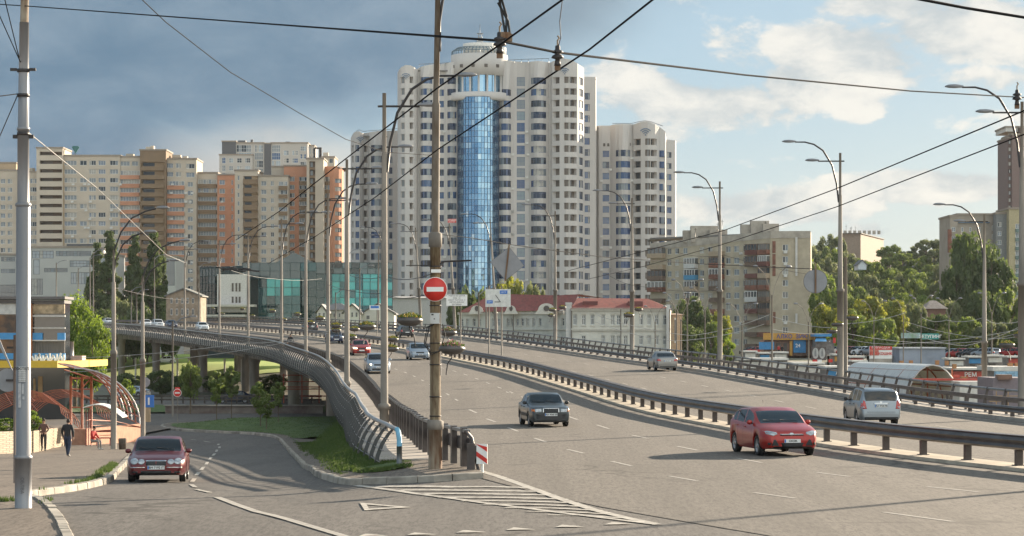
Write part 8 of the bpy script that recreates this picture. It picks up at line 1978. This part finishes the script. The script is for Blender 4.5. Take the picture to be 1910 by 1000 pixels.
SUV = dict(L=4.48, W=1.74, H=1.59, top=[(0, .60), (.04, .80), (.2, .90), (.6, .98), (1.1, 1.05), (1.72, 1.50), (2.1, 1.575), (3.2, 1.585), (4.0, 1.53), (4.15, 1.45), (4.36, 1.05), (4.42, .95), (4.48, .55)], belt=(1.0, 1.06), wheels=(.90, 3.43), ws=((1.12, 1.72), (4.14, 4.35)), pill=[1.45, 2.22, 2.3, 3.08, 3.16, 4.02], wr=.335, seams=(1.3, 2.26, 3.1), handles=(2.05, 2.9), pf=(0, .52), pb=(0, .86), mir=1.42, zb=.27, rt=.10, rails=(1.9, 4.0), lx=.6, lz=.8, mirm=PLT, tumble=.8,
    decals=[('headlight', [(.42, .74), (.78, .74), (.82, .86), (.45, .88)], 'f', HLM, 2), ('grille', q4(-.34, .72, .34, .86), 'f', PLT, 1), ('tail_light', [(.60, .74), (.86, .74), (.86, 1.04), (.74, 1.10), (.66, 1.04)], 'b', TLM, 2), ('reversing_lamp', q4(.66, .78, .82, .84), 'b', HLM, 2), ('tailgate_seam', q4(-.60, .60, .60, .612), 'b', M_BLACK, 1), ('chrome_strip', q4(-.33, .95, .33, .985), 'b', CHR, 1), ('emblem', circ(0, 1.02, .035, 10, 1.6), 'b', CHR, 1), ('lower_bumper', q4(-.7, .30, .7, .40), 'b', PLT, 1)])
MPV = dict(L=4.4, W=1.75, H=1.5, top=[(0, .55), (.05, .75), (.3, .86), (.8, .96), (1.15, 1.02), (1.95, 1.42), (2.5, 1.49), (3.4, 1.47), (4.0, 1.38), (4.25, 1.02), (4.4, .6)], belt=(.94, 1.02), wheels=(.86, 3.46), ws=((1.18, 1.95), (4.02, 4.24)), pill=[1.6, 2.4, 2.5, 3.3, 3.38, 3.9], wr=.31, seams=(), pf=(0, .5), pb=(0, .65), mir=1.55, lx=.6, lz=.72,
    decals=[('headlight', [(.42, .66), (.78, .66), (.82, .80), (.48, .76)], 'f', HLM, 2), ('grille', q4(-.36, .62, .36, .74), 'f', PLT, 1), ('lower_grille', q4(-.5, .3, .5, .42), 'f', PLT, 1), ('tail_light', q4(.6, .72, .84, .95), 'b', TLM, 2)])
RSED = dict(SALOON); RSED.update(L=4.37, W=1.70, H=1.46, top=[(0, .55), (.05, .7), (.3, .82), (.8, .92), (1.2, .98), (1.95, 1.38), (2.4, 1.455), (3.0, 1.43), (3.4, 1.32), (3.9, 1.05), (4.25, 1.0), (4.34, .9), (4.37, .55)], belt=(.90, 1.0), wheels=(.84, 3.41), ws=((1.25, 1.95), (3.35, 3.85)), pill=[1.65, 2.35, 2.42, 3.15, 3.2, 3.45], pb=(0, .76), mir=1.5,
    decals=[('headlight', [(.44, .66), (.78, .66), (.80, .80), (.5, .76)], 'f', HLM, 2), ('grille', q4(-.36, .58, .36, .70), 'f', PLT, 1), ('lower_grille', q4(-.5, .3, .5, .4), 'f', PLT, 1), ('tail_light', [(.48, .74), (.84, .76), (.84, .93), (.56, .90)], 'b', TLM, 2), ('rear_lower', q4(-.6, .28, .6, .36), 'b', PLT, 1)])
def road_at(x, y, zf=None):
    f = zf or (lambda X, Y: zr0(Y) + bank(Y) * (X - med(Y)))
    Y = 40.0
    while Y < 520:
        X = pX(x, Y)
        if HOR + F * (CH - f(X, Y)) / Y <= y: break
        Y += .1
    return Vector((X, Y, f(X, Y)))
def heading(p, toward=True, extra=0.0):
    a = math.atan2(-(med(p.y + 2) - med(p.y - 2)), 4)    # tangent of the road, away from the camera
    return a + (pi if toward else 0) + extra
def put(name, label, cat, m, sp, x, ybase, toward, plate=None, detail=False, lit=False, extra=0.0, zf=None, near='f', group=None, hd=None):
    p = road_at(x, ybase, zf); hdg = heading(p, toward, extra) if hd is None else hd
    fwd = Vector((-math.sin(hdg), math.cos(hdg), 0)); c = p + fwd * (-(sp['L'] / 2) if toward else sp['L'] / 2) * (1 if hd is None else 0)
    if zf is None: z = zr0(c.y) + bank(c.y) * (c.x - med(c.y))
    else: z = zf(c.x, c.y)
    c.z = z; dz = zr0(c.y + 1.5) - zr0(c.y - 1.5); pitch = math.atan(dz / 3) * (-1 if toward else 1)
    return car(name, label, cat, m, sp, c, hdg, plate, detail, group, lit, False, pitch if zf is None else 0)
P_RED = paint('paint_red', (.34, .02, .015), .25); P_SIL = paint('paint_silver', (.26, .285, .31), .6, .3); P_DK = paint('paint_charcoal', (.06, .07, .075), .5, .28); P_MAR = paint('paint_maroon', (.12, .012, .016), .35, .28); P_BEI = paint('paint_silver_warm', (.27, .255, .24), .6, .3); P_WHI = paint('paint_white', (.66, .67, .68), .0); P_BLU = paint('paint_dark_blue', (.02, .03, .07), .3); P_BLK = paint('paint_black', (.02, .02, .022), .2); P_ICE = paint('paint_ice_blue', (.30, .35, .41), .5)
put('hatchback', 'bright red hatchback with plate OKSIK coming down the near carriageway', 'car', P_RED, HATCH, 1478, 852, True, 'OKSIK', True, extra=-.03)
put('saloon_car', 'dark grey boxy saloon with amber indicators in the middle of the near carriageway', 'car', P_DK, SEDAN, 1028, 797, True, 'AH 9068 EP', True, extra=.02)
put('estate_car', 'silver estate car with roof rails driving away beside the median rail at the right', 'car', P_SIL, SUV, 1644, 796, False, 'AA 9768 PB', True, extra=-.06)
zsl = lambda X, Y: zs(X, Y)
pj = road_at(299, 900, zsl)
t = car('saloon_car', 'dark red saloon with round headlights driving up the lower left road', 'car', P_MAR, SALOON, (pj.x - .35, pj.y + 2.2, zs(pj.x, pj.y + 2.2)), pi + .10, 'BH 7192 IT', True); t.rotation_euler = (R(1.8), 0, pi + .10)
put('saloon_car', 'silver-beige saloon seen from behind on the far carriageway', 'car', P_BEI, RSED, 1245, 692, False, 'AA 0731', True)
put('liftback', 'pale silver-blue liftback with dark glass just right of the rusty pole signs', 'car', P_ICE, MPV, 784, 672, True, 'AI 2209', True)
put('hatchback', 'white-silver hatchback with lit headlights behind the collared lamp post', 'car', P_ICE, MPV, 707, 698, True, 'AA 4410', True, lit=True)
put('hatchback', 'small red car with lit headlights between the lamp posts', 'car', P_RED, MPV, 675, 663.5, True, None, False, lit=True)
put('minivan', 'dark blue minivan on the near carriageway beyond the red car', 'car', P_BLU, SUV, 628, 641, True, None, False, lit=False)
put('hatchback', 'black hatchback driving away on the far carriageway behind the big planter', 'car', P_BLK, MPV, 760, 629.5, False, None, False)
put('hatchback', 'dark car driving away behind a lamp post on the far carriageway', 'car', P_BLK, SUV, 583, 620.5, False, None, False)
put('saloon_car', 'white saloon alone at the far bend of the viaduct', 'car', P_WHI, RSED, 381, 617.5, True, None, False)
put('off_road_car', 'white off-road car in the group at the far bend', 'car', P_WHI, SUV, 298, 612, True, None, False)
put('saloon_car', 'dark saloon right behind the white off-road car at the far bend', 'car', P_BLU, RSED, 323, 612.5, True, None, False)
put('estate_car', 'small white car left of the white off-road car', 'car', P_WHI, MPV, 276, 611, True, None, False)
put('saloon_car', 'white and red car farthest left on the viaduct', 'car', P_WHI, RSED, 206, 606.5, True, None, False)
zl2 = lambda X, Y: zl(Y)
put('saloon_car', 'dark blue car parked under the viaduct behind the saplings', 'car', P_BLU, RSED, 437, 752, True, None, False, zf=lambda X, Y: zl(Y) + .03, hd=R(95))
put('delivery_van', 'white car beyond the lawn seen under the viaduct', 'car', P_WHI, MPV, 308, 668, True, None, False, zf=ground, hd=R(100))
put('saloon_car', 'light blue car parked behind the second pale lamp post', 'car', P_ICE, RSED, 248, 741, True, None, False, zf=lambda X, Y: zl(Y) + .03, hd=R(70))
# parked cars beyond the market
random.seed(12); PK = [P_SIL, P_BLK, P_DK, P_WHI, P_MAR, P_BEI, P_BLU, P_RED]
pk = None; protos = []
for i in range(4): 
    m = (P_SIL, P_BLK, P_WHI, P_RED)[i]
words = ['first', 'second', 'third', 'fourth', 'fifth', 'sixth', 'seventh', 'eighth', 'ninth', 'tenth', 'eleventh', 'twelfth', 'thirteenth', 'fourteenth', 'fifteenth', 'sixteenth', 'seventeenth', 'eighteenth', 'nineteenth']
cn = {0: 'silver', 1: 'black', 2: 'white', 3: 'red'}
spots = [(1545, 408), (1558, 404), (1570, 400), (1583, 398), (1597, 396), (1611, 394), (1625, 392), (1400, 420), (1412, 416), (1428, 412), (1775, 380), (1790, 372), (1808, 366), (1822, 360), (1838, 352), (1856, 372), (1872, 366), (1888, 350), (1904, 360)]
for i, (x, d) in enumerate(spots):
    k = random.choice((0, 0, 1, 1, 2, 3)) if i not in (0, 1, 2, 3) else i; zb = pZ(663 if x < 1700 else 668, d)
    lb = '%s parked car beyond the market, %s from the left' % (cn[k], words[i - 7 if 7 <= i < 10 else i + 3 if i < 7 else i])
    if i < 4: t = car('parked_car', lb, 'car', (P_SIL, P_BLK, P_WHI, P_RED)[k], (MPV, RSED, RSED, MPV)[k], (pX(x, d), d, zb), R(40), None, False, 'cars parked beyond the market'); protos.append(t)
    else: t = dup(protos[k], (pX(x, d), d, zb), R(40 + random.uniform(-8, 8)), lb)
lot = thing('raised_car_park', 'pale asphalt car park deck beyond the market', 'car park')
kbox(lot, 'deck', M_ASPH, (1380, 1930, 663.5, 668, 420, -26)) if False else None
bpy.data.objects.remove(lot)
# terrace carrying the parked cars (part of the ground)
mb = MB(); V = []
for d in (340, 360, 380, 400, 420, 470):
    for x in (1385, 1500, 1640, 1750, 1860, 1960): V.append((pX(x, d), d, pZ(663 if x < 1700 else 668, min(d, 425)) - .02))
mb.add(V, [(i * 6 + j, i * 6 + j + 1, (i + 1) * 6 + j + 1, (i + 1) * 6 + j) for i in range(5) for j in range(5)], 0); struct(mb.build('car_park', M_ASPH))
# ------------------------------------------------------------ people
SKIN = mat('skin', (.42, .24, .16), .6, var=.05); HAIR = mat('hair_dark', (.03, .02, .015), .8)
def person(label, loc, rz, J, mats, group=None, hair=True, name='person'):
    "J: joints name -> (x,y,z,radius); one skinned surface; material by region"
    E_ = [('pelvis', 'waist'), ('waist', 'chest'), ('chest', 'neck'), ('neck', 'headb'), ('headb', 'head'), ('head', 'crown')]
    for s in 'LR': E_ += [('chest', 'sh' + s), ('sh' + s, 'el' + s), ('el' + s, 'wr' + s), ('wr' + s, 'palm' + s), ('palm' + s, 'tip' + s), ('palm' + s, 'thumb' + s), ('palm' + s, 'fb' + s), ('palm' + s, 'fc' + s), ('pelvis', 'hip' + s), ('hip' + s, 'kn' + s), ('kn' + s, 'an' + s), ('an' + s, 'toe' + s)]
    for s in 'LR':
        w = Vector(J['wr' + s][:3]); e = Vector(J['el' + s][:3]); d = (w - e).normalized(); p = w + d * .07; sd = Vector((1, 0, 0)) if abs(d.x) < .8 else Vector((0, 1, 0))
        J['palm' + s] = (*p, .032); J['tip' + s] = (*(p + d * .09), .011); J['fb' + s] = (*(p + d * .085 + sd * .02 - Vector((0, .012, 0))), .010); J['fc' + s] = (*(p + d * .08 - sd * .02), .010); J['thumb' + s] = (*(p + d * .03 + Vector((0, -.05, 0)) * 1.0), .011)
    names = list(J); me = bpy.data.meshes.new('body'); me.from_pydata([J[k][:3] for k in names], [(names.index(a), names.index(b)) for a, b in E_], [])
    o = bpy.data.objects.new('body', me); col.objects.link(o); m = o.modifiers.new('s', 'SKIN'); sv = me.skin_vertices[0].data
    for i, k in enumerate(names): r = J[k][3]; sv[i].radius = (r, r * (J[k][4] if len(J[k]) > 4 else 1)); sv[i].use_root = (k == 'pelvis')
    m2 = o.modifiers.new('u', 'SUBSURF'); m2.levels = 2; dg = bpy.context.evaluated_depsgraph_get(); dg.update(); me2 = bpy.data.meshes.new_from_object(o.evaluated_get(dg)); bpy.data.objects.remove(o)
    top_, bot, shoe, skin = mats; me2.materials.clear()
    for mm in (top_, bot, shoe, skin): me2.materials.append(mm)
    reg = {}
    for a, b in E_:
        k = 0
        if a in ('neck', 'headb', 'head') or a[:2] in ('wr', 'pa'): k = 3
        if a[:3] == 'hip' or a[:2] == 'kn': k = 1
        if a[:2] == 'an': k = 2
        if a == 'pelvis' and b[:3] == 'hip': k = 1
        reg[(a, b)] = k
    segs = [(Vector(J[a][:3]), Vector(J[b][:3]), k) for (a, b), k in reg.items()]
    for p in me2.polygons:
        c = p.center; best = (9, 0)
        for a, b, k in segs:
            ab = b - a; t = max(0, min(1, (c - a).dot(ab) / ab.length_squared)); d = (a + ab * t - c).length
            if d < best[0]: best = (d, k)
        p.material_index = best[1]; p.use_smooth = True
        if best[1] == 0 and c.z < J['pelvis'][2] - .12: p.material_index = 1
    me2.name = 'body'; t = thing(name, label, 'person', loc, rz, group); link('body', me2, t)
    h = Vector(J['head'][:3]); mb = MB()
    if hair:
        mb.lathe([(.0, .125), (.05, .118), (.085, .085), (.10, .03), (.095, -.03), (.06, -.07)], 14, 0, (0, 0, 0), True, .86, 1.0); mb.v = [(x + h.x, y + h.y + .018, z + h.z + .03) for x, y, z in mb.v if True]; mb.build('hair', HAIR, t)
    f = MB()
    for sx in (-1, 1): f.box((h.x + sx * .032, h.y - .092, h.z + .02), (.022, .012, .01), 0); f.box((h.x + sx * .083, h.y + .0, h.z), (.014, .03, .05), 1)
    f.box((h.x, h.y - .10, h.z - .01), (.02, .03, .035), 1); f.box((h.x, h.y - .09, h.z - .05), (.045, .012, .008), 2)
    f.build('face', [M_BLACK, SKIN, mat('lips', (.3, .1, .08), .6)], t); return t
def stand(h=1.76, stride=.0, armsw=0.0, slim=1.0):
    k = h / 1.76; q = slim
    J = dict(pelvis=(0, 0, .94, .135 * q, .8), waist=(0, 0, 1.10, .13 * q, .8), chest=(0, .01, 1.34, .165 * q, .72), neck=(0, .0, 1.50, .06), headb=(0, -.01, 1.57, .062), head=(0, -.015, 1.65, .088, 1.1), crown=(0, -.01, 1.72, .06))
    for s, sg_ in (('L', -1), ('R', 1)):
        st = stride * sg_; J['sh' + s] = (sg_ * .17 * q, .01, 1.42, .075 * q); J['el' + s] = (sg_ * .25 * q, armsw * -sg_ * .5 + .02, 1.16, .056 * q); J['wr' + s] = (sg_ * .25 * q, armsw * -sg_ - .05, .93, .038)
        J['hip' + s] = (sg_ * .095, 0, .88, .10 * q); J['kn' + s] = (sg_ * .10, -st * .5 - (.05 if stride else 0), .49, .070 * q); J['an' + s] = (sg_ * .10, -st + .0, .09 + (.06 if st < 0 and stride else 0), .042); J['toe' + s] = (sg_ * .11, -st - .16, .04 + (.0), .042)
    return {a: tuple([v[0] * k, v[1] * k, v[2] * k] + [r * k if i == 0 else r for i, r in enumerate(v[3:])]) for a, v in J.items()}
BJ = mat('jacket_black', (.018, .018, .02), .8); JN = mat('jeans_dark', (.03, .04, .07), .85); BRJ = mat('jacket_brown', (.11, .05, .035), .7); DKT = mat('trousers_dark', (.03, .028, .03), .85); REJ = mat('jacket_red', (.45, .03, .025), .8); GRT = mat('trousers_grey', (.22, .20, .19), .85); SHW = mat('shoes_pale', (.45, .43, .40), .7); SHB = mat('shoes_black', (.03, .03, .03), .7)
def pground(x, y): 
    p = road_at(x, y, lambda X, Y: zs(X, Y) + .13); return p
p = pground(126.5, 853); J = stand(1.78, .20, .10, 1.15); J['headb'] = (0, -.05, 1.56, .06); J['head'] = (0, -.08, 1.63, .09, 1.1); J['crown'] = (0, -.09, 1.70, .06)
person('man in a black jacket and dark jeans walking away on the left pavement', p, pi - .2, J, (BJ, JN, SHW, SKIN))
p = pground(81.5, 842); J = stand(1.74, .10, .02, 1.0)
for s, sg_ in (('L', -1), ('R', 1)): J['el' + s] = (sg_ * .26, .03, 1.18, .052); J['wr' + s] = (sg_ * .14, -.14, 1.02, .037)
person('man in a brown jacket and narrow dark trousers walking by the brick wall', p, .1, J, (BRJ, DKT, SHB, SKIN))
p = pground(174, 839); J = dict(pelvis=(0, .05, .50, .14, .9), waist=(0, .04, .66, .13, .8), chest=(0, .0, .90, .16, .75), neck=(0, -.03, 1.06, .06), headb=(0, -.06, 1.12, .06), head=(0, -.08, 1.19, .088, 1.1), crown=(0, -.08, 1.26, .06))
for s, sg_ in (('L', -1), ('R', 1)):
    J['sh' + s] = (sg_ * .17, -.01, .98, .07); J['el' + s] = (sg_ * .22, -.12, .74, .055); J['wr' + s] = (sg_ * .12, -.32, .64, .038); J['hip' + s] = (sg_ * .09, .02, .48, .10); J['kn' + s] = (sg_ * .11, -.42, .50, .07); J['an' + s] = (sg_ * .11, -.40, .09, .042); J['toe' + s] = (sg_ * .12, -.56, .04, .04)
person('person in a red jacket sitting in the bus shelter', p, R(65), J, (REJ, GRT, SHW, SKIN))
Yp = 245; pp = deck(Yp, -12.2, .0); px_ = 541; 
for yy in range(200, 320):
    q = deck(yy, -13.2, 0)
    if abs(955 + F * q.x / q.y - px_) < 2: pp = q; break
person('walker in black clothes on the viaduct near the teal glass building', pp + Vector((0, 0, .1)), 0, stand(1.75, .12, .12, 1.15), (BJ, BJ, SHB, SKIN))
for i, (x, y, d) in enumerate(((1450, 662, 398), (1456, 662, 398))): person('tiny person standing before the orange shop row, %s one' % ('left' if i == 0 else 'right'), (pX(x, d), d - 2, pZ(663, d)), i * .5, stand(1.7, .05, .05), (BJ if i else REJ, DKT, SHB, SKIN))
# ------------------------------------------------------------ haze
mb = MB(); mb.box((0, 740, 46), (2000, 1560, 112)); hzb = mb.build('haze', None if False else M_WHITE); hzb.data.materials.clear()
hm = bpy.data.materials.new('haze_air'); hm.use_nodes = True; hm.node_tree.nodes.clear(); pv = hm.node_tree.nodes.new('ShaderNodeVolumePrincipled'); ho = hm.node_tree.nodes.new('ShaderNodeOutputMaterial')
pv.inputs['Color'].default_value = (.85, .9, .95, 1); pv.inputs['Density'].default_value = .000035; pv.inputs['Anisotropy'].default_value = 0; hm.node_tree.links.new(pv.outputs[0], ho.inputs['Volume']); hzb.data.materials.append(hm); hzb['kind'] = 'stuff'
